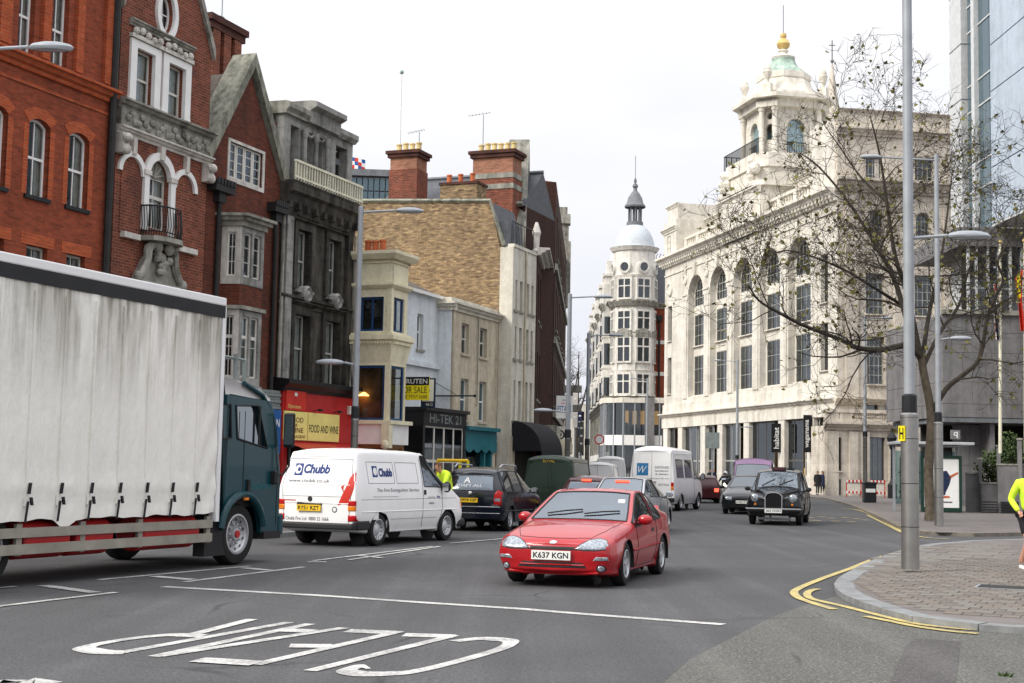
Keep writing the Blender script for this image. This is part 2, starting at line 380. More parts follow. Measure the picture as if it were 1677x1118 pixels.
def asphalt(name, c, speck, rough=.85, patch=.22, sp=260):
 t = NT(name); a = t.noise(sp, 3, .75); b = t.noise(.35, 5, .6); d = t.noise(24, 4, .6); e = t.noise(2.2, 5, .6)
 m = t.n('ShaderNodeMapping'); m.inputs['Rotation'].default_value = (0, 0, R(21.4)); m.inputs['Scale'].default_value = (1.5, .05, 1); tc = t.n('ShaderNodeTexCoord'); t.l(tc.outputs['Object'], m.inputs[0]); g = t.noise(1, 4, .6, m.outputs[0])
 v = t.n('ShaderNodeTexVoronoi', feature='DISTANCE_TO_EDGE'); v.inputs['Scale'].default_value = .33; w = t.mix(.06, t.co((1, .55, 1)), t.noise(1.5, 4));
 wn = t.n('ShaderNodeTexNoise'); wn.inputs['Scale'].default_value = 1.3; wn.inputs['Detail'].default_value = 5; t.l(tc.outputs['Object'], wn.inputs['Vector']); t.l(t.mix(.22, tc.outputs['Object'], wn.outputs['Color'], 'ADD'), v.inputs['Vector'])
 col = t.mix(t.ramp(b, [(.35, 0), (.65, 1)]), mul3(c, 1-patch), mul3(c, 1+patch))
 col = t.mix(t.ramp(g, [(.40, .55), (.62, 0)]), col, mul3(c, .62)); col = t.mix(t.ramp(g, [(.55, 0), (.75, .5)]), col, mul3(c, 1.45))
 col = t.mix(t.ramp(e, [(.35, 0), (.7, .5)]), col, mul3(c, .8))
 col = t.mix(t.ramp(a, [(.5, 0), (.70, .85)]), col, speck)
 col = t.mix(t.ramp(d, [(.38, .5), (.55, 0)]), col, mul3(c, .5))
 cr_ = t.mix(1, t.ramp(v.outputs['Distance'], [(.0, 1), (.012, 0)]), t.ramp(b, [(.5, 0), (.6, .7)]), 'MULTIPLY'); col = t.mix(cr_, col, mul3(c, .3))
 st = t.ramp(t.noise(.9, 3, .5), [(.66, 0), (.74, .5)]); col = t.mix(st, col, mul3(c, .55))
 t.bump(a, .6, .008); t.fin(col, rough, 0, .15)
asphalt('asphalt', (.086,.086,.089), (.19,.188,.185), sp=62)
asphalt('asphalt_light', (.105,.105,.096), (.33,.325,.29), patch=.15, sp=46)
asphalt('asphalt_dark', (.055,.054,.057), (.11,.11,.115))
asphalt('asphalt_mauve', (.094,.089,.088), (.22,.20,.195), sp=60)
def paintmat(name, c, wear):
 t = NT(name); a = t.noise(26, 6, .7); b = t.noise(2.5, 4)
 f = t.mix(.5, t.ramp(a, [(.42, 0), (.57, 1)]), t.ramp(b, [(.35, 0), (.62, 1)]))
 col = t.mix(t.mix(1, f, (wear,)*3, 'MULTIPLY'), c, (.12,.12,.115)); t.fin(col, .6)
paintmat('line_white', (.64,.63,.60), .85)
paintmat('line_yellow', (.60,.47,.13), .7)
plain('pave', (.145,.13,.122), .8, var=.2, scale=1.2, bump=.2)
plain('paver', (.135,.118,.104), .85, var=.22, scale=3, bump=.25)
plain('paver_alt', (.16,.138,.118), .85, var=.2, scale=3, bump=.25)
plain('flag_stone', (.165,.152,.135), .85, var=.2, scale=2.2, bump=.2)
plain('kerb_granite', (.20,.205,.205), .75, var=.22, scale=6, bump=.2)
plain('kerb_dark', (.17,.15,.125), .8, var=.3, scale=6)
plain('van_dkgreen', (.01,.035,.025), .4)
plain('steel', (.30,.295,.28), .38, .85, var=.12, scale=4)
plain('guard_grey', (.30,.28,.235), .5, .2, var=.2)
plain('steel_paint', (.30,.32,.34), .5, .2, var=.12)
plain('alu', (.5,.51,.52), .45, .6, var=.1)
plain('rubber', (.016,.016,.016), .75, var=.25)
plain('black_trim', (.02,.02,.021), .55, var=.15)
plain('chrome', (.6,.6,.6), .18, 1)
plain('plate_yellow', (.78,.50,.02), .5, var=.05)
plain('plate_white', (.74,.74,.70), .5, var=.05)
plain('lens_clear', (.30,.33,.36), .12, .4, var=.45, scale=26)
plain('lens_red', (.42,.01,.012), .15, var=.2, scale=20)
plain('lens_amber', (.75,.22,.02), .15, var=.2)
glass('car_glass', alpha=.6, tint=(.72,.8,.8), dark=(.02,.026,.03), ior=1.6, refl=.14)
glass('car_glass_dark', alpha=.22, tint=(.5,.55,.55), dark=(.012,.014,.016), ior=1.6, refl=.07)
plain('seat_grey', (.09,.09,.095), .9)
plain('dash', (.035,.035,.037), .7)
plain('bark', (.105,.085,.06), .9, var=.4, scale=5, bump=.5)
plain('bark_dark', (.05,.042,.033), .9, var=.3, scale=5)
plain('leaf', (.14,.13,.04), .8, var=.35, scale=1.5)
plain('leaf_green', (.05,.08,.025), .7, var=.4, scale=1.5)
plain('skin', (.52,.27,.19), .6, var=.08)
plain('hair_brown', (.10,.05,.025), .7)
plain('cloth_hivis', (.62,.85,.05), .8, var=.12, scale=9)
plain('cloth_black', (.014,.014,.017), .85, var=.3, scale=9)
plain('cloth_navy', (.016,.025,.06), .85, var=.3, scale=9)
plain('cloth_jean', (.05,.075,.13), .85, var=.25, scale=9)
# === ground, pavements, markings
def sheet(name, pts, z, m, kind='structure', label=None):
 mb = MB(); n = len(pts); tr = tessellate_polygon([[Vector((p[0], p[1], 0)) for p in pts]])
 fs = []
 for t in tr:
  a, b, c = (pts[i] for i in t)
  fs.append(tuple(t) if (b[0]-a[0])*(c[1]-a[1])-(c[0]-a[0])*(b[1]-a[1]) > 0 else (t[0], t[2], t[1]))
 mb.add([(p[0], p[1], z) for p in pts], fs); o = mb.build(name, m); tag(o, label=label, kind=kind); return o
def G(*px): return [tuple(ground(x, y)[:2]) for x, y in px]
sheet('road', [(-600,-200),(900,-200),(900,1500),(-600,1500)], 0, 'asphalt', label='grey asphalt roadway of the high street')
jn = sheet('side_road', G((1020,1180),(1130,1080),(1262,1012),(1335,985),(1380,975),(1420,990),(1677,1040),(1760,1040),(1760,1180)), .004, 'asphalt_light', label='coarse pale asphalt at the side road mouth')
tag(sheet('road_patch', G((1450,1140),(1482,1060),(1500,1046),(1573,1052),(1562,1140)), .008, 'asphalt_mauve'), 'mauve trench patch in the pale asphalt', kind='structure')
UL = Vector((math.sin(R(21.4)), math.cos(R(21.4)))); ULAT = Vector((UL.y, -UL.x))
def stroke(mb, pts, w0=.05, w1=None, z=.006, closed=False):
 """painted stroke on the ground; w0 across the road, w1 along the road (both half widths)"""
 w1 = w1 or w0; P = [Vector(p) for p in pts]; L = []; Rr = []
 for i, p in enumerate(P):
  t = (P[min(i+1, len(P)-1)]-P[max(i-1, 0)]).normalized()
  a, b = abs(t.dot(UL)), abs(t.dot(ULAT)); w = math.sqrt((w0*a)**2+(w1*b)**2)
  if 0 < i < len(P)-1:
   t1 = (P[i]-P[i-1]).normalized(); t2 = (P[i+1]-P[i]).normalized(); w /= max(.55, math.sqrt(max(0, (1+t1.dot(t2))/2)))
  n = Vector((-t.y, t.x)); L.append(p+n*w); Rr.append(p-n*w)
 k = len(P); mb.add([(p.x, p.y, z) for p in L]+[(p.x, p.y, z) for p in Rr], [(i+k, i+1+k, i+1, i) for i in range(k-1)])
def smooth_px(px, n=5):
 out = []
 for i in range(len(px)-1):
  p0, p1, p2, p3 = px[max(i-1,0)], px[i], px[i+1], px[min(i+2, len(px)-1)]
  for k in range(n):
   t = k/n; out.append(tuple(.5*((2*p1[c])+(-p0[c]+p2[c])*t+(2*p0[c]-5*p1[c]+4*p2[c]-p3[c])*t*t+(-p0[c]+3*p1[c]-3*p2[c]+p3[c])*t**3) for c in (0,1)))
 return out+[px[-1]]
def Z8(*p): return [(x/1.95, 880+y/1.95) for x, y in p]
word = empty('road_lettering', label='white word CLEAR painted large across the near lane', cat='road marking')
def letter(strokes, name='letter'):
 mb = MB(); zz = .006
 for (pts, sm, a, b) in strokes:
  q = Z8(*pts); q = smooth_px(q, 6) if sm else q
  stroke(mb, G(*q), a, b, zz); zz += .0012
 mb.build(name, 'line_white', word)
A_, B_ = .058, .14
letter([([(1450,333),(1530,325),(1605,328),(1630,338),(1590,360),(1450,400),(1330,428),(1250,436),(1155,437),(1112,427),(1135,416),(1175,414)], 1, A_, B_)])
letter([([(1290,312),(1452,317)], 0, A_, B_), ([(1452,314),(990,428)], 0, A_, B_)])
letter([([(1108,299),(1275,306)], 0, A_, B_), ([(1275,302),(815,408)], 0, A_, B_), ([(925,348),(1060,349)], 0, A_, B_), ([(630,393),(820,405)], 0, A_, B_)])
letter([([(490,382),(990,277)], 0, A_, B_), ([(505,381),(1100,290)], 0, A_, B_), ([(880,296),(1000,302)], 0, A_, B_)])
letter([([(385,369),(925,272)], 0, A_, B_), ([(400,369),(330,368),(285,361),(275,353),(320,341),(410,326),(490,317),(560,313),(650,316)], 1, A_, B_), ([(590,318),(805,263)], 0, A_, B_)])
kw = empty('road_lettering', label='clipped letter of a second painted word in the bottom left corner', cat='road marking')
mb = MB(); stroke(mb, G(*Z8((-60,478),(40,461),(50,463))), A_, B_); stroke(mb, G(*Z8((60,472),(110,463),(150,470))), A_, B_); mb.build('letter', 'line_white', kw)
LINES = [('stop line', Z8((522,158),(1000,185),(1400,212),(1677,230),(1870,246),(2311,279)), .055, 'long thin white line crossing the whole near carriageway'),
('bay', Z8((315,136),(800,92)), .05, 'white bay line starting under the lorry front wheel'),
('bay', Z8((590,143),(970,95)), .05, 'white bay line just outside the lorry wheel line'),
('tick', Z8((490,125),(615,136)), .06, 'short white tick joining the bay lines behind the wheel'),
('tick', Z8((775,98),(860,106)), .06, 'short white tick at the bay end ahead of lorry wheel'),
('bay', Z8((-40,226),(370,177)), .05, 'white bay line at the left picture edge'),
('tick', Z8((140,155),(305,178)), .06, 'broad white tick below the lorry side rail'),
('bay', Z8((-60,168),(50,158)), .05, 'faint white line end in the shade under the lorry'),
('bay', Z8((1000,76),(1380,30)), .045, 'inner white bay line beside the white panel van'),
('bay', Z8((1115,73),(1405,30)), .045, 'outer white bay line beside the white panel van'),
('tick', Z8((983,80),(1042,80)), .05, 'short white dash behind the panel van'),
('tick', Z8((1150,60),(1220,67)), .05, 'short tick joining bay lines beside the panel van'),
('bay', Z8((1440,20),(1610,5)), .05, 'white line piece left of the red coupe')]
for i, (k, px, w, lab) in enumerate(LINES):
 mb = MB(); stroke(mb, G(*px), w, w*1.6, .006+.0007*i); o = mb.build('road_line', 'line_white'); tag(o, lab, 'road marking')
def Z5(*p): return [(1260+x/3.751, 820+y/3.751) for x, y in p]
YL = [(Z5((800,316),(640,362),(500,418),(360,468),(240,515),(170,548),(152,570),(185,602),(290,640),(400,672)), .055, 'outer yellow line hugging the near kerb tip'),
(Z5((300,545),(245,560),(232,585),(270,610),(400,640),(500,664),(700,715),(900,760),(1100,785),(1290,801)), .05, 'inner yellow line curving along the near kerb'),
(Z5((590,715),(750,747),(900,777),(1100,806),(1280,823)), .05, 'lower yellow line along the side road mouth'),
(Z5((440,48),(520,54),(600,76),(700,122),(820,190),(930,224),(1100,238)), .06, 'inner yellow line round the far kerb'),
(Z5((600,88),(700,138),(800,190),(880,222)), .05, 'outer yellow line round the far kerb')]
for i, (px, w, lab) in enumerate(YL):
 mb = MB(); stroke(mb, G(*smooth_px(px, 4)), w, w*1.3, .013+.0008*i); o = mb.build('road_line', 'line_yellow'); tag(o, lab, 'road marking')
mb = MB()
for (x0, x1, y) in ((1318,1332,847),(1340,1352,846),(1356,1368,848),(1378,1390,847),(1396,1408,849),(1412,1422,851),(1325,1345,852),(1362,1376,853),(1388,1400,854)): stroke(mb, G((x0,y),(x1,y+.6)), .05, .14, .006)
tag(mb.build('road_lettering', 'line_yellow'), 'worn yellow lettering on the road right of the black cab', 'road marking')
# ---- pavements with kerb stones
def resample(pts, step):
 pts = [Vector(p) for p in pts]; out = [pts[0]]; acc = 0
 for a, b in zip(pts, pts[1:]):
  d = (b-a).length; t = step-acc
  while t < d: out.append(a+(b-a)*t/d); t += step
  acc = (acc+d) % step if d else acc
 return out+[pts[-1]]
def pavement(name, edge, back, label, m, side=1, kerb=.26, h=.1, step=.9, km='kerb_granite', drop=()):
 """edge: kerb face polyline with the pavement on its left (side=1) or right (-1)"""
 E = [Vector(p) for p in edge]; inner = []; n = len(E)
 nor = []
 for i in range(n):
  t = (E[min(i+1,n-1)]-E[max(i-1,0)]).normalized(); nor.append(Vector((-t.y, t.x))*side)
 inner = [tuple(E[i]+nor[i]*kerb) for i in range(n)]
 slab = sheet(name, [tuple(p) for p in inner]+list(back), h-.004, m, label=label)
 P = resample(edge, step); cnt = 0
 for i in range(len(P)-1):
  a, b = P[i], P[i+1]
  if (b-a).length < .1: continue
  t0 = (P[min(i+1,len(P)-1)]-P[max(i-1,0)]).normalized(); t1 = (P[min(i+2,len(P)-1)]-P[i]).normalized()
  n0 = Vector((-t0.y, t0.x))*side*kerb; n1 = Vector((-t1.y, t1.x))*side*kerb; g = (b-a).normalized()*.006
  hz = h+random.uniform(-.004, .004); a2, b2 = a+g, b-g
  poly = [tuple(a2), tuple(b2), tuple(b2+n1), tuple(a2+n0)]
  mb = MB().prz(poly, -.05, hz); o = mb.build('kerb_stone', km, slab); o.location = (0,0,0)
 return slab
near_edge = G(*[(2500,880),(1720,885),(1600,889),(1516,896),(1479,905),(1440,919),(1409,932),(1382,948),(1366,960),(1366,970),(1378,981),(1404,993),(1447,1008),(1500,1022),(1580,1033),(1677,1039),(1900,1052),(2900,1090)])
near_pave = pavement('pavement', near_edge, [(26, 13), (32, 30)], 'block paved corner of the near pavement', 'pave', side=1, h=.075)
far_edge = [(9, 200), (9.5, 165), (11, 146), (19.3, 109), (20.6, 93)] + G((1392,829),(1430,845),(1470,866),(1495,874),(1530,878),(1600,879),(1700,877)) + [(40, 44), (80, 43)]
far_pave = pavement('pavement', far_edge, [(120, 60), (120, 200)], 'far pavement around the bare tree and bus shelter', 'pave', side=1, step=1.6, km='kerb_dark')
Lk = lambda s: tuple(UL*s + Vector((-UL.y, UL.x))*16.0)
Lin = lambda s, d: tuple(UL*s + Vector((-UL.y, UL.x))*d)
left_edge = [Lk(-12), Lk(0), Lk(12), Lk(20), Lk(28), Lk(36), (.6, 45.5), (2.2, 52), (3.3, 59), (4.6, 75), (5.4, 100), (4.5, 150), (2, 240)]
left_pave = pavement('pavement', left_edge, [(-40, 240), (-70, 40), (-40, -6)], 'left pavement along the shop fronts', 'pave', side=1, step=1.2)
def inside(p, poly):
 c = False; j = len(poly)-1
 for i in range(len(poly)):
  if (poly[i][1] > p[1]) != (poly[j][1] > p[1]) and p[0] < (poly[j][0]-poly[i][0])*(p[1]-poly[i][1])/(poly[j][1]-poly[i][1])+poly[i][0]: c = not c
  j = i
 return c
region = G(*Z5((540,520),(620,480),(760,440),(900,420),(1120,400),(1300,390),(1590,380),(1590,760),(1300,752),(1100,730),(900,700),(740,650),(640,610),(570,560)))
bm_v = []
for k in range(3):
 mb = MB().box(-.096, .096, -.142, .142, -.03, .006+.002*k); bm_v.append(mb.build('paving_block', ['paver', 'paver_alt', 'flag_stone'][k], near_pave));
ang = math.atan2(UL.y, UL.x)-R(90)-R(3)
cands = []
for i in range(-60, 70):
 for j in range(-40, 50):
  lx = i*.202+(.1 if j % 2 else 0); ly = j*.296
  p = (6.2+lx*math.cos(ang)-ly*math.sin(ang), 17+lx*math.sin(ang)+ly*math.cos(ang))
  if inside(p, region): cands.append(p)
cands.sort(key=lambda p: p[1])
for q, p in enumerate(cands[:298]):
 k = random.choice((0, 0, 0, 1, 1, 2)); o = bm_v[k].copy(); COL.objects.link(o); o.parent = near_pave
 o.location = (p[0], p[1], .075+random.uniform(-.0035, .0035)); o.rotation_euler = (random.uniform(-.006,.006), random.uniform(-.006,.006), ang+random.uniform(-.008,.008))
if len(cands) > 298:
 mb = MB()
 for p in cands[298:]:
  c, s = math.cos(ang), math.sin(ang); mb.obox((p[0], p[1], .065), (c*.096, s*.096, 0), (-s*.142, c*.142, 0), (0, 0, .018))
 o = mb.build('paving_blocks', 'paver', near_pave); o['kind'] = 'stuff'
for o in bm_v: bpy.data.objects.remove(o)
fregion = G(*Z5((560,470),(800,345),(960,305),(1590,285),(1590,370),(1100,392),(880,412),(740,432)))
cn = 0
for i in range(-30, 40):
 for j in range(-20, 40):
  lx, ly = i*.62+(.31 if j % 2 else 0), j*.62
  p = (6.2+lx*math.cos(ang)-ly*math.sin(ang), 17+lx*math.sin(ang)+ly*math.cos(ang))
  if inside(p, fregion) and cn < 290:
   cn += 1; c, s = math.cos(ang), math.sin(ang)
   MB().obox((p[0], p[1], .061+random.uniform(-.003,.003)), (c*.303, s*.303, 0), (-s*.303, c*.303, 0), (0, 0, .018)).build('flagstone', random.choice(('flag_stone','flag_stone','paver','pave')), near_pave)
mh = empty('access_cover', ground(1641, 961, .083), ang, 'dark iron access cover set into the near pavement', 'manhole cover')
MB().box(-.34,.34,-.3,.3,-.03,.0).build('frame', 'steel_paint', mh); MB().box(-.3,.3,-.26,.26,-.03,.006).build('cover_plate', 'iron_black', mh)
tuft = MB()
for i in range(26):
 a = random.uniform(0, 6.28); r = random.uniform(0, .05); q = ground(1648, 1108); x, y = q.x+r*math.cos(a), q.y+r*math.sin(a); h = random.uniform(.02,.05)
 tuft.add([(x-.012,y,0),(x+.012,y,0),(x+random.uniform(-.04,.04),y+random.uniform(-.04,.04),h)], [(0,1,2)])
tag(tuft.build('weed', 'leaf_green'), 'small green weed in the pale asphalt at bottom right', 'weed')
# === left row of houses
TH = R(90-21.4); LO = Vector((-math.sin(TH), math.cos(TH)))*21.5
L = Frame(LO.x, LO.y, TH)
def bld(name, F, label, cat='building'): return empty(name, F.o, F.a, label, cat)
def sill_mb(x0, x1, z, y0=-.06, y1=.12, h=.09): return MB().box(x0-.07, x1+.07, y0, y1, z-h, z)
def window(root, x0, x1, z0, z1, y=.14, cols=2, rows=2, fm='paint_white', fw=.055, bar=.028, rise=0, sill='stone_grey', curtain=1, gm='pane', sash=True, room='room', sy=-.06, name='window', tr=None):
 """frame with glazing bars > pane, curtain, sill"""
 mb = MB()
 if rise:
  o_, i_ = archo(x0, x1, z0, z1, rise), archo(x0+fw, x1-fw, z0+fw, z1-fw, max(.02, rise*(x1-x0-2*fw)/(x1-x0)))
 else: o_, i_ = rc(x0, x1, z0, z1), rc(x0+fw, x1-fw, z0+fw, z1-fw)
 mb.plate(o_, [i_], y, y+.06)
 bx0, bx1, bz0, bz1 = x0+fw*.9, x1-fw*.9, z0+fw*.9, z1-fw*.9
 if sash: zm = (z0+z1)/2; mb.box(bx0, bx1, y+.006, y+.05, zm-.03, zm+.03)
 if tr: zt = z0+(z1-z0)*tr; mb.box(bx0, bx1, y+.004, y+.055, zt-.045, zt+.045)
 for c in range(1, cols): x = x0+(x1-x0)*c/cols; mb.box(x-bar/2, x+bar/2, y+.012, y+.045, bz0, bz1-(rise*.15 if rise else 0))
 for r in range(1, rows):
  z = z0+(z1-z0)*r/rows
  if not (sash and abs(z-(z0+z1)/2) < .05): mb.box(bx0, bx1, y+.014, y+.044, z-bar/2, z+bar/2)
 w = mb.build(name, fm, root)
 MB().plate(i_, [], y+.03, y+.034, False).build('pane', gm, w)
 rm = MB(); rm.quad((x0-.05,y+.3,z0-.05),(x1+.05,y+.3,z0-.05),(x1+.05,y+.3,z1+.05),(x0-.05,y+.3,z1+.05))
 wd = x1-x0; hh = z1-z0
 if curtain == 1:
  a = random.uniform(.22, .42); b = random.uniform(.2, .4); rm.mat(1)
  for (p, q) in ((x0, x0+wd*a), (x1-wd*b, x1)):
   n = 6
   for i in range(n):
    xa, xb = p+(q-p)*i/n, p+(q-p)*(i+1)/n; d1, d2 = (.08, .11) if i % 2 else (.11, .08)
    rm.quad((xa,y+d1,z0),(xb,y+d2,z0),(xb,y+d2,z1),(xa,y+d1,z1))
 elif curtain == 2:
  rm.mat(1); zb = z0+hh*random.uniform(.25, .7); rm.quad((x0,y+.09,zb),(x1,y+.09,zb),(x1,y+.09,z1),(x0,y+.09,z1))
 elif curtain == 3:
  rm.mat(1); n = 10
  for i in range(n):
   xa, xb = x0+wd*i/n, x0+wd*(i+1)/n; d1, d2 = (.08, .11) if i % 2 else (.11, .08); rm.quad((xa,y+d1,z0),(xb,y+d2,z0),(xb,y+d2,z1),(xa,y+d1,z1))
 rm.build('curtain' if curtain else 'interior', [room, 'blind' if curtain == 2 else 'net'], w)
 if sill: sill_mb(x0, x1, z0, sy, y+.02).build('sill', sill, w)
 return w
def side_walls(root, x0, x1, z1, depth, m, roof='lead', y0=.25):
 b = MB(); b.box(x0+.01, x0+.3, y0, depth, 0, z1-.02); b.build('party_wall', m, root)
 b = MB(); b.box(x1-.3, x1-.01, y0, depth, 0, z1-.02); b.build('party_wall', m, root)
 b = MB(); b.box(x0+.3, x1-.3, depth-.3, depth, 0, z1-.02); b.build('rear_wall', m, root)
 MB().box(x0+.3, x1-.3, y0, depth-.3, z1-.5, z1-.3).build('roof', roof, root)
def corn(x0, x1, z, p, h, y=0, m=None):
 return MB().mould(x0, x1, [(y+.02, z), (y-p*.25, z), (y-p*.3, z+h*.3), (y-p*.6, z+h*.45), (y-p*.7, z+h*.7), (y-p, z+h*.78), (y-p, z+h), (y+.02, z+h+.03)])
def pipe(root, pts, r=.05, m='pipe_black', name='drainpipe'): return MB().tube(pts, r, 8).build(name, m, root)
def pots(root, xs, y, z, h, r, m):
 for x in xs:
  k = random.uniform(.92, 1.06); MB().lathe([(r*.9,0),(r,.03),(r*.85,.1),(r*.8,h*k*.82),(r*.98,h*k*.86),(r*.98,h*k),(r*.7,h*k),(r*.65,h*k-.2)], 10, (x, y, z)).build('chimney_pot', m, root)
# --- orange brick house
s0 = L.p(-170, 300)[0]; s1 = L.p(183, 230)[0]
b1 = bld('brick_house', L, 'bright orange brick house with white sash windows behind the lorry')
ups = [L.rect(31, 57, -45, 100), L.rect(86, 112, -25, 117)]
mids = [L.rect(-24, 11, 172, 305), L.rect(45, 80.5, 192, 322), L.rect(111, 144.5, 217, 340)]
lows = [L.rect(-30, 4, 385, 520), L.rect(40, 75, 404, 535), L.rect(106, 137, 417, 545)]
zt = L.p(90, 0)[1]+3.2
cz = L.p(92, 127)[1]
def norm(rs):
 z0 = sum(r[2] for r in rs)/len(rs); z1 = sum(r[3] for r in rs)/len(rs); return [(r[0], r[1], z0, z1) for r in rs]
ups, mids, lows = norm(ups), norm(mids), norm(lows)
holes = [rc(*r) for r in ups] + [archo(r[0], r[1], r[2], r[3], .14) for r in mids] + [rc(*r) for r in lows]
MB().plate([(s0, 3.6), (s1, 3.6), (s1, zt), (s0, zt)], holes, 0, .24).build('wall', 'brick_orange', b1)
for r in ups: window(b1, *r, cols=2, rows=2, sill='paint_white')
for r in mids:
 window(b1, *r, cols=2, rows=2, rise=.14, sill='iron_black')
 a = archo(r[0]-.02, r[1]+.02, r[3]-.16, r[3], .15);
 MB().plate(archo(r[0]-.2, r[1]+.2, r[3]-.42, r[3]+.26, .2)[2:]+archo(r[0]-.005, r[1]+.005, r[3]-.16, r[3]+.002, .142)[2:][::-1], [], -.012, .05).build('brick_arch', 'brick_orange_rub', b1)
 for sx in (-1, 1):
  e = r[0] if sx < 0 else r[1]; MB().box(*(sorted((e, e+sx*.16))), -.011, .05, r[2], r[3]-.18).build('jamb', 'brick_orange_rub', b1)
for r in lows:
 window(b1, *r, cols=2, rows=2, fm='paint_greyframe'); MB().plate(rc(r[0]-.2, r[1]+.2, r[3], r[3]+.26), [], -.012, .05).build('brick_arch', 'brick_orange_rub', b1)
corn(s0, s1, cz-.1, .26, .3).build('string_course', 'brick_orange_rub', b1)
MB().box(s0, s1, -.03, .02, cz-.42, cz-.36).build('string_course', 'brick_orange_rub', b1)
pz0 = cz+.3; px = [L.p(x, 60)[0] for x in (-5, 14, 66, 78, 122, 134, 170, 182)]
for a, b_ in zip(px[0::2], px[1::2]):
 MB().box(a, b_, -.09, .02, pz0, zt-.5).build('pilaster', 'brick_orange_rub', b1); MB().box(a-.04, b_+.04, -.13, .02, zt-1.9, zt-1.75).build('pilaster_band', 'brick_orange_rub', b1)
corn(s0, s1, zt-.5, .4, .5).build('cornice', 'stone_grey', b1)
MB().plate(rc(s0, s1, 0, 3.6), [rc(s0+1, s1-.5, .5, 2.7)], .05, .3).build('shopfront', 'paint_black', b1)
MB().box(s0+1, s1-.5, .3, .34, .5, 2.7).build('shop_window', 'pane_dark', b1)
side_walls(b1, s0, s1, zt, 9, 'brick_orange')
pp = L.p(187, 100)[0]; pipe(b1, [(pp-.12, -.12, zt-1), (pp-.12, -.12, 3)], .09)
# --- ornate narrow red house with gable
b2 = bld('gabled_house', L, 'narrow red brick house with oval window, stone swags and small balcony')
a0 = L.p(192, 200)[0]; a1 = L.p(341, 240)[0]; am = (a0+a1)/2
zg = L.p(338, 88)[1]; apexx = L.p(266, 20)[0]; zapex = zg+(a1-apexx)*1.72
wl = L.rect(219.5, 250.5, 84, 176); wr = L.rect(272, 300.5, 106, 198)
W2 = norm([wl, wr])
ov = L.rect(261, 281.5, -2, 47); ocx, ocz = (ov[0]+ov[1])/2, (ov[2]+ov[3])/2
cw = L.rect(240, 275.5, 262, 376)
bands = (L.p(265, 190)[1], L.p(265, 243)[1])
oval = [(ocx+.30*math.cos(t*math.pi/10), ocz+.52*math.sin(t*math.pi/10)) for t in range(20)]
arcz = cw[3]
bl = (a0+.55, a0+1.35); brr = (a1-1.35, a1-.55)
low2 = L.rect(222, 285, 450, 520)
zb2 = L.p(265, 200)[1]
MB().plate([(a0, 3.4), (a1, 3.4), (a1, zg), (apexx+.15, zapex), (apexx-.15, zapex), (a0, zg+.2)], [rc(*w) for w in W2]+[oval, archo(cw[0], cw[1], cw[2], cw[3]), rc(low2[0], low2[1], low2[2], low2[3])], 0, .26).build('wall', 'brick_red', b2)
for w in W2:
 q = window(b2, *w, cols=1, rows=2, fm='paint_offwhite', sill=None, curtain=3)
 sx0, sx1 = w[0]-.24, w[1]+.24; zt2 = w[3]+.18
 MB().plate([(sx0-.1, w[2]-.25), (sx0, w[2]+.2), (sx0, zt2), (sx1, zt2), (sx1, w[2]+.2), (sx1+.1, w[2]-.25)][::-1], [rc(w[0]+.01, w[1]-.01, w[2], w[3]-.01)], -.07, .04).build('surround', 'paint_white', b2)
 mb = MB(); mb.box(sx0-.03, sx1+.03, -.12, .02, zt2+.02, zt2+.12)
 for k in range(5): mb.ball((sx0+(sx1-sx0)*(k+.5)/5, -.1, zt2+.2+.05*math.sin(k*1.57)), .1, .08, .1, 8, 5)
 mb.build('carved_head', 'stone_white', b2); corn(sx0-.06, sx1+.06, zt2+.32, .16, .16).build('hood', 'stone_grey', b2)
ring = [(ocx+.46*math.cos(t*math.pi/12), ocz+.70*math.sin(t*math.pi/12)) for t in range(24)]
rin = [(ocx+.31*math.cos(t*math.pi/12), ocz+.53*math.sin(t*math.pi/12)) for t in range(24)]
MB().plate(ring, [rin], -.09, .1).build('oval_surround', 'paint_white', b2)
q = MB(); q.plate(oval, [[(ocx+.24*math.cos(t*math.pi/10), ocz+.45*math.sin(t*math.pi/10)) for t in range(20)]], .1, .15); q.box(ocx-.015, ocx+.015, .11, .14, ocz-.47, ocz+.47); q.box(ocx-.27, ocx+.27, .112, .142, ocz-.015, ocz+.015)
q = q.build('oval_window', 'paint_white', b2); MB().plate(oval, [], .13, .134, False).build('pane', 'pane', q); MB().plate(oval, [], .3, .32, False).build('interior', 'room', q)
bt, bb = bands[0], bands[1]
MB().box(a0, a1, -.12, .02, bb+.18, bt-.2).build('frieze', 'stone_grey', b2)
mb = MB(); nn = 26
for k in range(nn):
 x = a0+.25+(a1-a0-.5)*k/(nn-1); mb.ball((x, -.15, (bt+bb)/2+.12*math.sin(k*1.9)), .11, .06, .09, 7, 4)
mb.build('carved_scroll', 'stone_grey', b2)
corn(a0-.05, a1+.05, bt-.2, .3, .22).build('cornice', 'stone_grey', b2); corn(a0-.05, a1+.05, bb, .22, .18).build('architrave', 'stone_white', b2)
for x in (a0+.12, a1-.12):
 mb = MB(); mb.box(x-.14, x+.14, -.2, .02, bb-.5, bb); mb.ball((x, -.22, bb-.4), .15, .1, .14); mb.ball((x, -.24, bb-.12), .17, .12, .12); mb.build('console', 'stone_white', b2)
def archband(cx, zs, r, w, m, root, name, y0=-.07):
 return MB().plate(arc(cx, zs, r+w, 0, 180, 14)+arc(cx, zs, r, 180, 0, 14), [], y0, .05).build(name, m, root)
ccx = (cw[0]+cw[1])/2; cr_ = (cw[1]-cw[0])/2; zs = cw[3]-cr_
archband(ccx, zs, cr_-.01, .2, 'paint_white', b2, 'stone_arch', -.09)
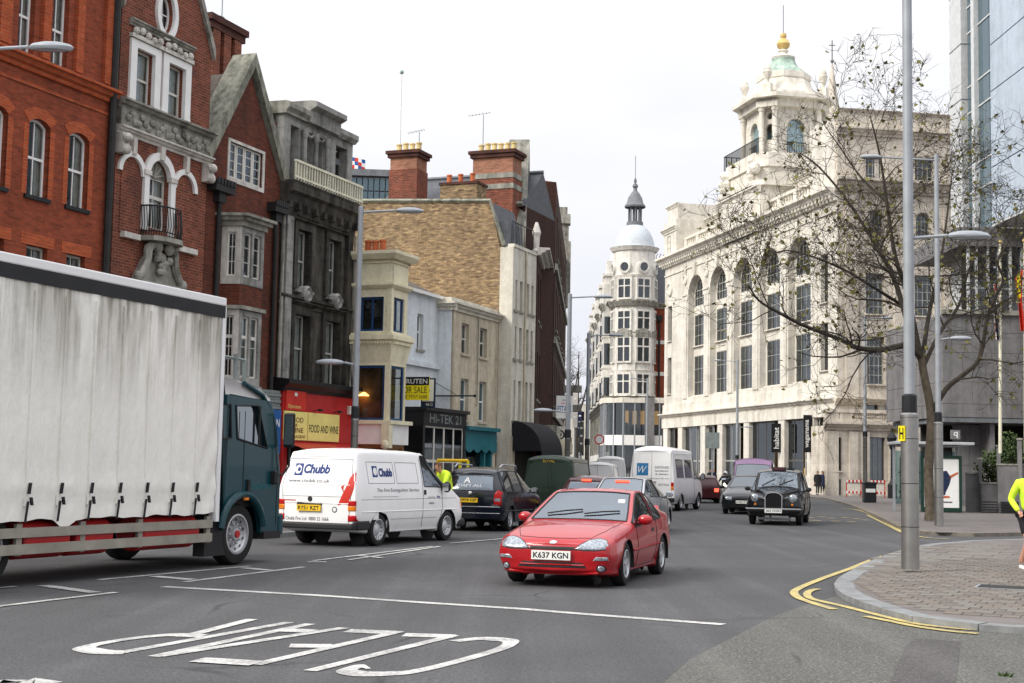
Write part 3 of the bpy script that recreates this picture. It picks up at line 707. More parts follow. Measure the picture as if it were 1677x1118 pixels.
for cx_ in (ccx-cr_*2-.22, ccx+cr_*2+.22):
 archband(cx_, zs-.1, cr_*.9, .14, 'paint_white', b2, 'stone_arch'); MB().box(cx_-cr_*.85, cx_+cr_*.85, -.02, .01, cw[2]-.3, zs-.1).build('blind_panel', 'brick_red', b2)
 MB().box(cx_-.07, cx_+.07, -.12, .02, zs+cr_*.8, bb).build('keystone', 'stone_white', b2)
MB().box(ccx-.09, ccx+.09, -.14, .02, zs+cr_, bb).build('keystone', 'stone_white', b2)
for e in (cw[0]-.2, cw[1]): MB().box(e, e+.2, -.085, .03, cw[2]-.1, zs).build('pier', 'paint_white', b2); MB().box(e-.04, e+.24, -.12, .02, zs-.02, zs+.1).build('impost', 'stone_white', b2)
window(b2, cw[0], cw[1], cw[2], zs+.02, cols=2, rows=2, tr=.62, sash=False, fm='paint_offwhite', sill=None)
mb = MB(); mb.plate(arc(ccx, zs, cr_, 0, 180, 12), [], .12, .2)
for k in range(5): a = R(20+35*k); mb.tube([(ccx, .12, zs+.02), (ccx+.8*cr_*math.cos(a), .1, zs+.8*cr_*math.sin(a))], .035, 5)
mb.build('shell_tympanum', 'stone_grey', b2)
zl = cw[2]-.28
for (p, q) in ((a0+.3, cw[0]-.35), (cw[1]+.4, a1-.5)): MB().box(p, q, -.14, .02, zl-.14, zl).build('string_course', 'stone_white', b2)
MB().prz([(ccx-.75, 0), (ccx-.62, -.4), (ccx-.3, -.58), (ccx+.3, -.58), (ccx+.62, -.4), (ccx+.75, 0)], zl-.1, zl+.02).build('balcony_floor', 'stone_grey', b2)
rp = [(ccx-.68, -.02), (ccx-.58, -.34), (ccx-.28, -.52), (ccx+.28, -.52), (ccx+.58, -.34), (ccx+.68, -.02)]
rail = MB(); rail.tube([(x, y, zl+.78) for x, y in rp], .022, 6); rail.tube([(x, y, zl+.14) for x, y in rp], .016, 6)
for (p, q) in zip(rp, rp[1:]):
 for k in range(5): x, y = p[0]+(q[0]-p[0])*k/5, p[1]+(q[1]-p[1])*k/5; rail.tube([(x,y,zl), (x-.0,y-.05,zl+.3), (x,y,zl+.78)], .012, 5)
rail.build('balcony_railing', 'iron_black', b2)
mb = MB()
for sx in (-1, 1):
 pts = [(ccx+sx*(.2+.75*t)+sx*.12*math.sin(t*6.3), -.2, zl-.15-.95*t+.2*math.sin(t*3.1)) for t in [i/10 for i in range(11)]]; mb.tube(pts, [.13-.004*i for i in range(11)], 7)
 mb.ball((ccx+sx*.24, -.25, zl-.22), .16, .12, .16); mb.ball((ccx+sx*.95, -.22, zl-1.05), .14, .1, .14)
for k in range(14): mb.ball((ccx+random.uniform(-.3,.3), -.22, zl-.35-random.uniform(0,.55)), random.uniform(.08,.13), n=7, m=4)
mb.plate([(ccx-.95, zl-1.1), (ccx+.95, zl-1.1), (ccx+.55, zl-.5), (ccx, zl-.25), (ccx-.55, zl-.5)], [], -.12, .02); mb.box(ccx-1.05, ccx+1.05, -.22, .02, zl-1.2, zl-1.1)
mb.build('scrolled_pediment', 'stone_grey', b2)
window(b2, *low2, cols=2, rows=1, fm='stone_white', sash=False, sill=None)
for e in (low2[0]-.25, low2[1]): MB().box(e, e+.25, -.1, .03, low2[2], zl-1.2).build('pier', 'stone_white', b2)
MB().plate(rc(a0, a1, 0, 3.4), [rc(a0+.4, a1-.4, .4, 2.7)], .03, .26).build('shopfront', 'paint_black', b2); MB().box(a0+.4, a1-.4, .2, .23, .4, 2.7).build('shop_window', 'pane_dark', b2)
side_walls(b2, a0, a1, zg, 9, 'brick_red')
mb = MB()
for (p, q) in (((a1+.05, zg-.1), (apexx, zapex+.25)), ((a0-.05, zg+.1), (apexx, zapex+.25))):
 mb.plate([p, (p[0], p[1]+.3), (q[0], q[1]+.3), q], [], -.1, .35)
mb.build('gable_coping', 'stone_grey', b2)
mb = MB(); mb.add([(a0, .3, zg), (apexx, .3, zapex), (apexx, 9, zapex), (a0, 9, zg)], [(0,1,2,3)]); mb.add([(a1, .3, zg), (apexx, .3, zapex), (apexx, 9, zapex), (a1, 9, zg)], [(0,1,2,3)]); mb.build('pitched_roof', 'tile_dark', b2)
# --- chimney stack between
ch = bld('chimney_stack', L, 'tall ribbed red brick chimney stack above the steep gable', 'chimney')
c0, zc = L.p(341, 60, 3.0); c1 = L.p(394, 60, 3.0)[0]; zb_ = L.p(365, 180, 3.0)[1]; ztop = L.p(380, 52, 3.0)[1]
MB().box(c0, c1, 3, 4.6, zb_-3, ztop).build('shaft', 'brick_red', ch)
for k in range(3):
 x = c0+(c1-c0)*(k+.5)/3; MB().box(x-.2, x+.2, 2.88, 3.02, zb_-2, ztop-.25).build('rib', 'brick_red', ch)
mb = MB(); mb.box(c0-.08, c1+.08, 2.86, 4.7, ztop-.24, ztop-.02); mb.box(c0-.16, c1+.16, 2.78, 4.78, ztop-.02, ztop+.18); mb.build('cap', 'brick_brown', ch)
pots(ch, [c1-.4], 3.7, ztop+.18, .4, .3, 'lead'); pots(ch, [c0+.1], 3.7, ztop+.18, .5, .16, 'pot_red')
pipe(ch, [(c1-.35, 3.5, ztop), (c1-.35, 3.5, ztop+2.6)], .018, 'steel_paint', 'aerial_mast')
# --- dark brick gable house with bays
b3 = bld('gabled_house', L, 'dark brick house with steep green-grey coped gable and stone bay windows')
g0 = a1+.02; g1 = L.p(459, 330)[0]; gx, gz = L.p(411, 122); ez = (L.p(346, 256)[1]+L.p(454, 300)[1])/2
sw = L.rect(375, 429.5, 241, 299)
MB().plate([(g0, 3.2), (g1, 3.2), (g1, ez), (gx, gz), (g0, ez)], [rc(*sw)], 0, .28).build('wall', 'brick_dark', b3)
n4 = 4
for k in range(n4):
 w_ = (sw[1]-sw[0])/n4; window(b3, sw[0]+w_*k+.01, sw[0]+w_*(k+1)-.01, sw[2], sw[3], y=.06, cols=1, rows=4, fm='paint_offwhite', fw=.06, bar=.02, sill=None, sash=False, curtain=0)
MB().plate(rc(sw[0]-.1, sw[1]+.1, sw[2]-.12, sw[3]+.08), [rc(*sw)], -.03, .06).build('stone_surround', 'stone_white', b3)
mb = MB()
for (p, sx) in (((g0-.1, ez-.15), 1), ((g1+.1, ez-.15), -1)):
 dx, dz = gx-p[0], gz+.25-p[1]; mb.plate([p, (p[0]-sx*.12, p[1]+.34), (gx, gz+.62), (gx, gz+.22)], [], -.16, .62)
mb.build('gable_coping', 'coping_green', b3)
mb = MB(); mb.add([(g0-.05, .5, ez), (gx, .5, gz+.1), (gx, 9, gz+.1), (g0-.05, 9, ez)], [(0,1,2,3)]); mb.add([(g1, .5, ez), (gx, .5, gz+.1), (gx, 9, gz+.1), (g1, 9, ez)], [(0,1,2,3)]); mb.build('pitched_roof', 'tile_dark', b3)
for (xa, xb, ya, yb) in ((339, 371, 298, 323), (437, 459, 334, 356)):
 r = L.rect(xa, xb, ya, yb); x = (r[0]+r[1])/2
 mb = MB(); mb.box(r[0], r[1], -.3, 0, r[2]+.12, r[3]); mb.prz([(x-.16,0),(x-.16,-.2),(x+.16,-.2),(x+.16,0)], r[2]-.15, r[2]+.12)
 for k in range(6): xx = r[0]+(r[1]-r[0])*(k+.5)/6; mb.box(xx-.05, xx+.05, -.33, -.3, r[3]-.1, r[3]+.06)
 mb.build('rainwater_head', 'pipe_black', b3); pipe(b3, [(x, -.1, r[2]), (x, -.1, 3)], .07)
side_walls(b3, g0, g1, ez, 9, 'brick_dark')
bp = .55
by0, by1 = L.rect(395, 432, 384, 456, -bp), L.rect(395, 421, 519, 619, -bp)
x0_, x1_ = by0[0], by0[1]; ztb = by0[3]; zbb = by1[2]
cant = max(.12, x0_-L.p(362, 420)[0])
def bay_storey(z0, z1, rows, trn):
 for (xa, ya, xb, yb, nm, col_) in ((x0_-cant, 0, x0_, -bp, 'bay_side', 1), (x0_, -bp, x1_, -bp, 'bay_front', 2), (x1_, -bp, x1_+cant, 0, 'bay_side', 1)):
  e = bpy.data.objects.new(nm, None); COL.objects.link(e); e.parent = b3; e.location = (xa, ya, 0); e.rotation_euler = (0, 0, math.atan2(yb-ya, xb-xa)); ln = math.hypot(xb-xa, yb-ya)
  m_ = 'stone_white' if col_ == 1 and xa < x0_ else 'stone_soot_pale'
  for k in range(col_):
   pa, pb = .1+(ln-.2)*k/col_+.05, .1+(ln-.2)*(k+1)/col_-.05
   window(e, pa, pb, z0, z1, y=.06, cols=1 if col_ > 1 else 2, rows=rows, fm='paint_offwhite', fw=.05, bar=.02, sill=None, sash=False, tr=trn, curtain=random.choice((0, 1)))
  hs = [rc(.1+(ln-.2)*k/col_+.05, .1+(ln-.2)*(k+1)/col_-.05, z0, z1) for k in range(col_)]
  MB().plate(rc(0, ln, z0-.22, z1+.16), hs, 0, .16).build('mullions', m_, e)
bay_storey(by0[2], by0[3], 3, None); bay_storey(by1[2], by1[3], 2, .66)
plan = [(x0_-cant, .02), (x0_, -bp), (x1_, -bp), (x1_+cant, .02)]
def grow(pl, d): return [(pl[0][0]-d*1.2, .02), (pl[1][0]-d*.6, pl[1][1]-d), (pl[2][0]+d*.6, pl[2][1]-d), (pl[3][0]+d*1.2, .02)]
MB().prz(grow(plan, -.02), by1[3]+.16, by0[2]-.22).build('bay_apron', 'brick_dark', b3)
MB().prz(grow(plan, .1), by1[3]+.17, by1[3]+.27).build('bay_band', 'stone_grey', b3); MB().prz(grow(plan, .06), by1[2]-.6, by1[2]-.22).build('bay_base', 'stone_soot_pale', b3)
mb = MB(); mb.prz(grow(plan, .08), ztb+.16, ztb+.3); mb.prz(grow(plan, .2), ztb+.3, ztb+.4); mb.prz(grow(plan, .3), ztb+.4, ztb+.48); mb.build('bay_cornice', 'stone_grey', b3)
sf = L.rect(352, 462, 662, 742);
MB().plate(rc(g0, g1, 0, 3.2), [rc(g0+.3, g1-.3, .4, sf[2]-.05)], .02, .25).build('shopfront', 'paint_black', b3)
MB().box(g0+.3, g1-.3, .18, .2, .4, sf[2]-.05).build('shop_window', 'pane_dark', b3)
fa = MB().box(g0+.1, g1-.05, -.3, .02, sf[2], sf[3]-.1).build('fascia', 'sign_blue', b3)
mb = MB()
for k in range(6): mb.box(g0+.1, g1-.05, -.28+.03*(k%2), .02, sf[3]-.08+.09*k, sf[3]+.0+.09*k)
mb.build('shutter_box', 'shutter', b3)
r = L.rect(385, 452, 683, 697, -.3); txt('DOLLOND & AITCHISON', b3, 'sign_white', r[0]-.7, r[1]+.2, r[2], r[3], -.303, bold=.01); r = L.rect(397, 430, 696, 709, -.3); txt('The Opticians', b3, 'sign_white', r[0], r[1], r[2], r[3], -.303, shear=.3)
# --- soot-black stone building with loggia
b4 = bld('stone_house', L, 'soot-blackened stone house with top loggia and white balustrade over red shop')
k0 = g1+.02; k1 = L.p(569, 560)[0]
zc4 = L.p(515, 369)[1]
w4 = norm([L.rect(484, 507, 378, 476), L.rect(535, 555, 392, 488)]) + norm([L.rect(478, 504, 514, 623), L.rect(529, 553, 527, 631)])
MB().plate(rc(k0, k1, 3.3, zc4), [rc(*w) for w in w4], 0, .3).build('wall', 'stone_soot', b4)
for w in w4:
 window(b4, *w, y=.2, cols=2, rows=2, fm='paint_greyframe', sill='stone_soot_pale', sy=-.16, curtain=3)
 MB().plate(rc(w[0]-.18, w[1]+.18, w[2], w[3]+.2), [rc(w[0]+.005, w[1]-.005, w[2]-.01, w[3]-.005)], -.08, .1).build('architrave', 'stone_soot', b4)
 corn(w[0]-.24, w[1]+.24, w[3]+.22, .2, .16).build('hood', 'stone_soot', b4)
for w in w4[2:]: MB().box(w[0]-.2, w[1]+.2, -.1, .02, w[2]-.62, w[2]-.1).build('apron', 'stone_soot_pale', b4)
qq = [k0+.18, k0+.55]; MB().box(qq[0], qq[1], -.16, .02, 3.4, zc4).build('pilaster', 'stone_soot_pale', b4)
MB().box(k1-.35, k1-.03, -.14, .02, 3.4, zc4).build('pilaster', 'stone_soot', b4)
zz = L.p(520, 500)[1]; corn(k0, k1, zz-.2, .2, .3).build('string_course', 'stone_soot', b4)
for w in w4[:2]:
 cx_ = (w[0]+w[1])/2; mb = MB(); mb.lathe([(.26, .12), (.26, -.1), (.2, -.16), (.15, -.1), (.08, -.12), (.0, -.17)], 16, (cx_, -.12, zz+.22), axis='y'); mb.build('roundel', 'stone_soot_pale', b4)
mb = MB(); mb.mould(k0-.05, k1+.02, [(.02, zc4), (-.14, zc4), (-.17, zc4+.25), (-.3, zc4+.4), (-.33, zc4+.62), (-.45, zc4+.7), (-.45, zc4+.92), (-.48, zc4+1.0), (.4, zc4+1.05)]); mb.build('main_cornice', 'stone_soot', b4)
for k in range(9): x = k0+.1+(k1-k0-.2)*k/8; box('bracket', 'stone_soot', b4, x-.08, x+.08, -.32, 0, zc4+.2, zc4+.46)
zl4 = zc4+1.05
ld = .9
zr4 = max(zl4+.6, L.p(519, 288, -.38)[1])
mb = MB(); mb.box(k0+.12, k1+.0, -.42, -.34, zr4-.07, zr4); mb.box(k0+.12, k1+.0, -.41, -.35, zl4+.06, zl4+.12); mb.build('balustrade', 'paint_cream_rail', b4)
nb = 27
for k in range(nb):
 x = k0+.16+(k1-k0-.2)*k/(nb-1); t = MB()
 if k % 9 == 4:
  t.box(x-.02,x+.02,-.4,-.36,zl4,zr4); [t.lathe([(.05,-.015),(.06,0),(.05,.015)], 8, (x, -.38, zl4+.15+(zr4-zl4-.2)*i/4), axis='y') for i in range(4)]
 else: t.box(x-.022, x+.022, -.402, -.358, zl4, zr4-.07)
 t.build('baluster', 'paint_cream_rail', b4)
zh4 = L.p(500, 214, 0)[1]
zt4 = L.p(500, 183, 0)[1]
xs = [k0+.12, k0+.6, k0+.95, k1-1.75, k1-1.35, k1-.3, k1-.02]
lw = k1-k0; op = [(k0+.45, k0+.95), (k0+1.2, k0+1.75), (k0+1.85, k0+2.4), (k1-1.15, k1-.4)] if lw > 4 else [(k0+lw*.12, k0+lw*.26), (k0+lw*.33, k0+lw*.47), (k0+lw*.50, k0+lw*.64), (k0+lw*.76, k0+lw*.92)]
MB().plate(rc(k0+.05, k1-.02, zl4, zh4+.3), [rc(p, q, zl4+.02, zh4) for p, q in op], 0, .3).build('loggia_front', 'stone_soot_pale', b4)
for (p, q) in op[1:3]: window(b4, p, q, zl4+.05, zh4, y=.22, cols=1, rows=3, fm='paint_greyframe', sill=None, sash=False, curtain=3)
for (p, q) in (op[0], op[3]): window(b4, p, q, zl4+.05, zh4, y=.27, cols=1, rows=2, fm='paint_darkframe', sill=None, sash=False, curtain=0)
for x in (op[1][0]-.1, (op[1][1]+op[2][0])/2, op[2][1]+.1):
 MB().lathe([(.1,zl4),(.1,zl4+.1),(.075,zl4+.14),(.065,zh4-.3),(.09,zh4-.25),(.09,zh4)], 10, (x, -.12)).build('column', 'stone_soot_pale', b4)
mb = MB()
for (p, q) in op[1:3]:
 for k in range(7): mb.ball(((p+q)/2+.22*math.cos(R(180+30*k)), -.08, zh4+.02+.18*math.sin(R(180+30*k))), .05, n=6, m=4)
mb.build('swags', 'stone_soot_pale', b4)
for (p, q, dz, pr) in ((k0-.02, k0+lw*.3, 0, .22), (k0+lw*.28, k0+lw*.72, .3, .42), (k0+lw*.70, k1+.0, -.06, .2)):
 mb = MB(); mb.mould(p, q, [(.1, zh4+.25), (-pr*.5, zh4+.25), (-pr*.5, zt4-.25+dz), (-pr, zt4-.15+dz), (-pr, zt4+dz), (-pr*.5, zt4+.04+dz), (.9, zt4+.06+dz), (.9, zh4+.25)]); mb.build('loggia_cornice', 'stone_soot_pale' if dz else 'stone_grey', b4)
side_walls(b4, k0, k1, zh4, 9, 'brick_red')
MB().box(k0-.35, k0+.1, .6, 2.2, zl4-1, L.p(445, 187, .8)[1]).build('chimney_breast', 'brick_orange', b4); zz5 = L.p(445, 187, .8)[1]; MB().box(k0-.45, k0+.2, .5, 2.3, zz5, zz5+.18).build('chimney_cap', 'stone_white', b4)
pipe(b4, [(k0+.05, -.1, zc4), (k0+.05, -.1, 3.2)], .06, 'stone_grey'); pipe(b4, [(k1-.02, -.2, zc4), (k1-.02, -.2, 4.6), (k1+.1, -.2, 4.2), (k1+.1, -.2, 3.2)], .045, 'stone_grey')
fz1 = L.p(515, 645, -.3)[1]; fz0 = L.p(515, 672, -.3)[1]; yz1 = L.p(512, 676, -.35)[1]; yz0 = L.p(512, 722, -.35)[1]
mb = MB(); mb.mould(k0-.1, k1+.12, [(.02, fz1), (-.35, fz1), (-.4, fz1+.1), (-.55, fz1+.22), (-.55, fz1+.34), (.02, fz1+.4)]); mb.build('shop_cornice', 'paint_black', b4)
MB().box(k0, k1, -.3, .25, 2.2, fz1).build('fascia_board', 'paint_red', b4)
for e in (k0, k1-.3): MB().box(e, e+.3, -.32, .25, 0, 2.2).build('shop_pier', 'paint_red', b4)
MB().box(k0+.3, k1-.3, .1, .13, .4, 2.2).build('shop_window', 'pane_dark', b4); MB().box(k0+.3, k1-.3, .0, .25, 0, .4).build('stall_riser', 'paint_red', b4)
MB().box(k0+.3, k1-.3, .9, .95, .4, 2.2).build('shop_interior', 'room_warm', b4)
rY = L.rect(466, 503, 675, 721, -.36); rZ = L.rect(504.5, 556, 680, 722, -.36)
sg = empty('shop_sign', L.o, L.a, 'yellow FOOD & WINE NEWSAGENT panel on the red shop', 'sign'); MB().box(rY[0], rY[1], -.37, -.303, yz0, yz1).build('panel', 'sign_yellow', sg, bevel=.01)
wY = rY[1]-rY[0]; hY = yz1-yz0
for t_, a, b_, m_ in (('FOOD', .62, .80, 'ink_brown'), ('&', .48, .58, 'ink_brown'), ('WINE', .26, .44, 'ink_brown'), ('NEWSAGENT', .07, .18, 'ink_brown')):
 iw = .1 if t_ == '&' else (.62 if t_ in ('FOOD', 'WINE') else .86); txt(t_, sg, m_, rY[0]+wY*(.5-iw/2), rY[0]+wY*(.5+iw/2), yz0+hY*a, yz0+hY*b_, -.374, bold=.015)
sg = empty('shop_sign', L.o, L.a, 'long yellow FOOD AND WINE light box on the red shop', 'sign'); MB().box(rZ[0], rZ[1]-.03, -.37, -.303, yz0, yz1).build('panel', 'sign_yellow', sg, bevel=.01)
txt('FOOD AND WINE', sg, 'sign_black', rZ[0]+.05, rZ[1]-.1, yz0+hY*.30, yz0+hY*.58, -.374, bold=.01)
rR = L.rect(469, 501, 644, 675, -.36); sg = empty('shop_sign', L.o, L.a, 'square orange-red sign above the yellow newsagent panel', 'sign'); MB().box(rR[0], rR[1], -.36, -.303, yz1+.03, fz1+.12).build('panel', 'sign_red', sg)
xm = (rR[0]+rR[1])/2; zm = (yz1+fz1)/2+.1; MB().box(xm-.1, xm+.06, -.365, -.358, zm+.06, zm+.16).build('mark', 'sign_white', sg); MB().lathe([(.16,-.364),(.12,-.364)], 12, (xm, 0, zm-.1), axis='y').build('mark', 'paint_red', sg); txt('Opticians', sg, 'sign_yellow', rR[0]+.1, rR[1]-.3, yz1+.06, yz1+.2, -.366)
al = empty('alarm_box', L.w(k1-.35, -.33, fz1-.4), L.a, 'small white alarm box at the end of the red fascia', 'alarm box'); MB().box(-.12,.12,-.1,.04,-.14,.14).build('cover', 'paint_offwhite', al, bevel=.03); MB().box(-.06,.06,-.12,-.1,-.08,.02).build('lens', 'sign_blue', al)
cn_ = MB(); cn_.add([(k0+.1,-.32,2.25),(k1-.05,-.32,2.25),(k1-.05,-1.3,1.95),(k0+.1,-1.3,1.95)], [(0,1,2,3)]); cn_.add([(k0+.1,-1.3,1.95),(k1-.05,-1.3,1.95),(k1-.05,-1.3,1.8),(k0+.1,-1.3,1.8)], [(0,1,2,3)])
tag(cn_.build('shop_awning', 'paint_red'), 'dull red awning below the yellow shop signs', 'awning'); bpy.data.objects['shop_awning'].location = L.o; bpy.data.objects['shop_awning'].rotation_euler = (0,0,L.a)
for x in (rZ[0]+.35, rZ[1]-.4):
 lp = empty('sign_lamp', L.w(x, -.42, yz1+.05), L.a, '%s small spotlight on an arm over the long yellow sign' % ('left' if x < rZ[0]+.5 else 'right'), 'lamp', 'sign spotlights'); MB().tube([(0,.1,0),(0,-.12,.06)], .015).build('arm', 'iron_black', lp); MB().box(-.06,.06,-.2,-.1,.0,.07).build('head', 'iron_black', lp)
# === left row, second stretch
def yat(F, s, px, py):
 o = F.M @ (CAMP-F.o); r = F.M @ ray(px, py); t = (s-o.x)/r.x; return (o+r*t).y
def cheek(F, s, y=0): return F.sub(s, y, -R(90))
# --- cream house with oriel
sC = k1+.05; p5 = -yat(L, sC, 640, 520); e5 = L.p(667, 520, -p5)[0]
b5 = bld('oriel_house', L, 'cream painted house with blue framed oriel windows and dentil cornices')
C5 = cheek(L, sC)
zof = lambda y_: C5.p(606, y_)[1]
zT, zF, zW1, zW0, zS, zTap, zB1, zB0, zFa1, zFa0 = [zof(v) for v in (424, 446, 486, 542, 549, 594, 598, 688, 694, 728)]
zP = zof(470)
cw5 = [C5.rect(589, 628, 486, 542), C5.rect(585, 629, 598, 690)]; fw5 = [L.rect(642, 662, 493, 548, -p5), L.rect(634+3, 660, 600, 692, -p5)]
def bx(mb, d, z0, z1, d2=None): d2 = d if d2 is None else d2; return mb.add([(sC-d,.02,z0),(sC-d,-p5-d,z0),(e5+d,-p5-d,z0),(e5+d,.02,z0),(sC-d2,.02,z1),(sC-d2,-p5-d2,z1),(e5+d2,-p5-d2,z1),(e5+d2,.02,z1)], [(0,1,5,4),(1,2,6,5),(2,3,7,6),(4,5,6,7),(0,3,2,1)])
def plated(root, F, o_, hs, m, nm, y0=0, y1=.2):
 ob = MB().plate(o_, hs, y0, y1).build(nm, m, root); return ob
def wallf(root, F, base, name):
 e = bpy.data.objects.new(name, None); COL.objects.link(e); e.parent = root
 l_ = base.l(F.o); e.location = l_; e.rotation_euler = (0, 0, F.a-base.a); return e
ck = wallf(b5, C5, L, 'side_wall'); fr = wallf(b5, L.sub(0, -p5, 0), L, 'front_wall')
up0, up1 = cw5[0][2], cw5[0][3]; lo0, lo1 = zB0, zB1
cwA = (cw5[0][0], cw5[0][1], zW0, zW1); cwB = (.12, p5-.16, zB0, zB1)
fwA = (fw5[0][0], fw5[0][1], zW0, zW1); fwB = (sC+.12, e5-.1, zB0, zB1)
MB().plate(rc(0, p5, zFa0, zT), [rc(*cwA), rc(*cwB)], 0, .14).build('wall', 'render_cream', ck)
MB().plate(rc(sC+.002, e5, zFa0, zT), [rc(*fwA), rc(*fwB)], 0, .14).build('wall', 'render_cream', fr)
for e, w in ((ck, cwA), (fr, fwA)): window(e, *w, y=.06, cols=2, rows=1, fm='paint_blue', fw=.07, bar=.06, sash=False, sill=None, curtain=0, gm='pane')
for e, w, c_ in ((ck, cwB, 1), (fr, fwB, 1)): window(e, *w, y=.04, cols=c_, rows=1, fm='paint_blue', fw=.08, bar=.05, sash=False, sill=None, curtain=0, gm='pane_shop', room='room_warm', name='shop_window')
lp = empty('pendant_lamp', C5.w(.42, .25, zB1-.95), L.a, 'glowing orange pendant lamp inside the blue framed window', 'lamp'); MB().lathe([(.02,.12),(.12,.1),(.24,0),(.2,-.02)], 14).build('shade', 'lamp_warm', lp); MB().tube([(0,0,.12),(0,0,.9)], .01).build('flex', 'iron_black', lp)
mb = MB(); bx(mb, .14, zT-.02, zT+.14, .26); bx(mb, .26, zT+.14, zT+.24); mb.build('roof_cornice', 'render_cream', b5)
mb = MB(); bx(mb, .05, zP-.05, zP+.05, .14); bx(mb, .14, zP+.05, zP+.13); bx(mb, .05, zF+.3, zF+.34); mb.build('frieze_moulding', 'render_cream', b5)
mb = MB(); bx(mb, .12, zS+.0, zS+.08); bx(mb, .2, zS-.14, zS); bx(mb, .1, zS-.22, zS-.14, .18); mb.build('sill_band', 'render_cream', b5)
mb = MB(); bx(mb, .0, zTap, zS-.22, .12); mb.build('tapered_apron', 'render_cream', b5)
mb = MB()
for k in range(16): x = sC-.14; y = -.05-(p5)*k/15; mb.box(x-.03, x+.05, y-.03, y+.03, zS-.28, zS-.2)
for k in range(14): x = sC+(e5-sC)*k/13; mb.box(x-.03, x+.03, -p5-.17, -p5-.08, zS-.28, zS-.2)
mb.build('dentils', 'render_cream', b5)
for (x_, y_) in ((sC, -p5), (sC, -.1)): MB().box(x_-.05, x_+.12, y_-.04, y_+.12, zS+.08, zP-.05).build('corner_pilaster', 'render_cream', b5)
mb = MB(); bx(mb, .2, zFa1, zFa1+.12); mb.build('fascia_cornice', 'render_cream', b5); mb = MB(); bx(mb, .1, zFa0+.02, zFa1); mb.build('fascia_board', 'paint_white', b5)
for y_ in (0.02, -p5-.02):
 mb = MB(); mb.box(sC-.22, sC+.02, y_-.14, y_+.14, zFa0-.1, zFa1+.1); mb.ball((sC-.2, y_, zFa0), .12, .14, .16); mb.build('console', 'render_cream', b5)
MB().plate(rc(0, p5, 0, zFa0), [rc(.15, p5-.2, .4, zFa0-.1)], 0, .14).build('shop_wall', 'wood', ck); MB().plate(rc(sC+.002, e5, 0, zFa0), [rc(sC+.2, e5-.15, .4, zFa0-.1)], 0, .14).build('shop_wall', 'wood', fr)
window(ck, .15, p5-.2, .4, zFa0-.1, y=.05, cols=3, rows=1, fm='wood', sash=False, sill=None, curtain=0, gm='pane_shop', room='room_warm', name='shop_window'); window(fr, sC+.2, e5-.15, .4, zFa0-.1, y=.05, cols=2, rows=1, fm='wood', sash=False, sill=None, curtain=0, gm='pane_shop', room='room_warm', name='shop_window')
MB().box(sC+.1, e5-.1, -p5+.2, 8, zT-.3, zT-.1).build('roof', 'lead', b5); MB().box(sC, e5, .3, 8, 0, zT-.3).build('body', 'render_cream', b5)
px5 = C5.rect(597, 636, 392, 418, 1.2); MB().box(sC+.6, sC+2.0, -p5+.3, -p5+1.1, zT, zT+.35).build('chimney_base', 'brick_brown', b5)
x5 = [C5.p(v, 404, 1.0)[0] for v in (603, 615, 627)]
zq = C5.p(615, 414, 1.0)[1]
for x in x5: pots(b5, [sC+1.0], -x, zq, C5.p(615, 393, 1.0)[1]-zq, .13, 'pot_red')
MB().box(sC+.7, sC+1.3, -x5[-1]-.25, -x5[0]+.2, zT, zq).build('chimney_base', 'brick_brown', b5)
# --- bluish white house
b6 = bld('white_house', L, 'pale bluish white rendered house with one tall sash window')
w0 = e5+.03; w1 = L.p(716.5, 560)[0]; zE = L.p(697, 482)[1]
ww = L.rect(683, 693, 514, 572)
MB().plate(rc(w0, w1, 2.9, zE), [rc(*ww)], 0, .2).build('wall', 'render_bluewhite', b6)
window(b6, *ww, cols=1, rows=2, sill='stone_grey')
MB().box(w0, w1, -.12, .02, L.p(695, 597)[1]-.1, L.p(695, 597)[1]+.08).build('string_course', 'render_bluewhite', b6)
MB().box(w0, w1, -.2, .1, zE-.05, zE+.06).build('eaves', 'paint_white', b6)
mb = MB(); mb.add([(w0,-.15,zE+.05),(w1,-.15,zE+.05),(w1,4,zE+1.9),(w0,4,zE+1.9)], [(0,1,2,3)]); mb.build('pitched_roof', 'tile_dark', b6); MB().box(w0, w1, .25, 8, 0, zE-.05).build('body', 'render_bluewhite', b6)
# --- cream-white house
p7 = -yat(L, w1, 739, 560); v0 = w1+.02; v1 = L.p(816, 560, -p7)[0]
b7 = bld('white_house', L, 'buff rendered house with moulded parapet and four sash windows')
zPar = L.p(775, 487+13, -p7)[1]; zPb = L.p(775, 517, -p7)[1]
F7 = L.sub(0, -p7, 0); f7 = wallf(b7, F7, L, 'front_wall'); C7 = cheek(L, v0); c7 = wallf(b7, C7, L, 'side_wall')
w7 = norm([L.rect(756, 768, 529, 578, -p7), L.rect(786, 797.5, 538, 587, -p7)])+norm([L.rect(754, 767, 620, 682, -p7), L.rect(784.5, 796.5, 625, 696, -p7)])
MB().plate(rc(v0+.002, v1, 2.9, zPb+.05), [rc(*w) for w in w7], 0, .2).build('wall', 'render_buff', f7)
MB().plate(rc(-.01, p7, 2.9, zPb+.05), [], 0, .2).build('wall', 'render_bluewhite', c7)
for i, w in enumerate(w7): window(f7, *w, cols=1, rows=2, sill='render_buff', fm='paint_white' if i > 1 else 'paint_offwhite', curtain=2 if i < 2 else 0, gm='pane' if i < 2 else 'pane_blue')
corn(v0-.1, v1, zPb, .25, .3).build('cornice', 'render_white', f7); corn(-.05, p7+.2, zPb, .25, .298).build('cornice', 'render_white', c7)
MB().box(v0, v1, .02, .25, zPb+.3, zPar+.1).build('parapet', 'render_white', f7); MB().box(0, p7-.25, .02, .25, zPb+.3, zPar+.1).build('parapet', 'render_white', c7)
MB().box(v0+.25, v1, -p7+.3, 8, 0, zPb).build('body', 'render_buff', b7)
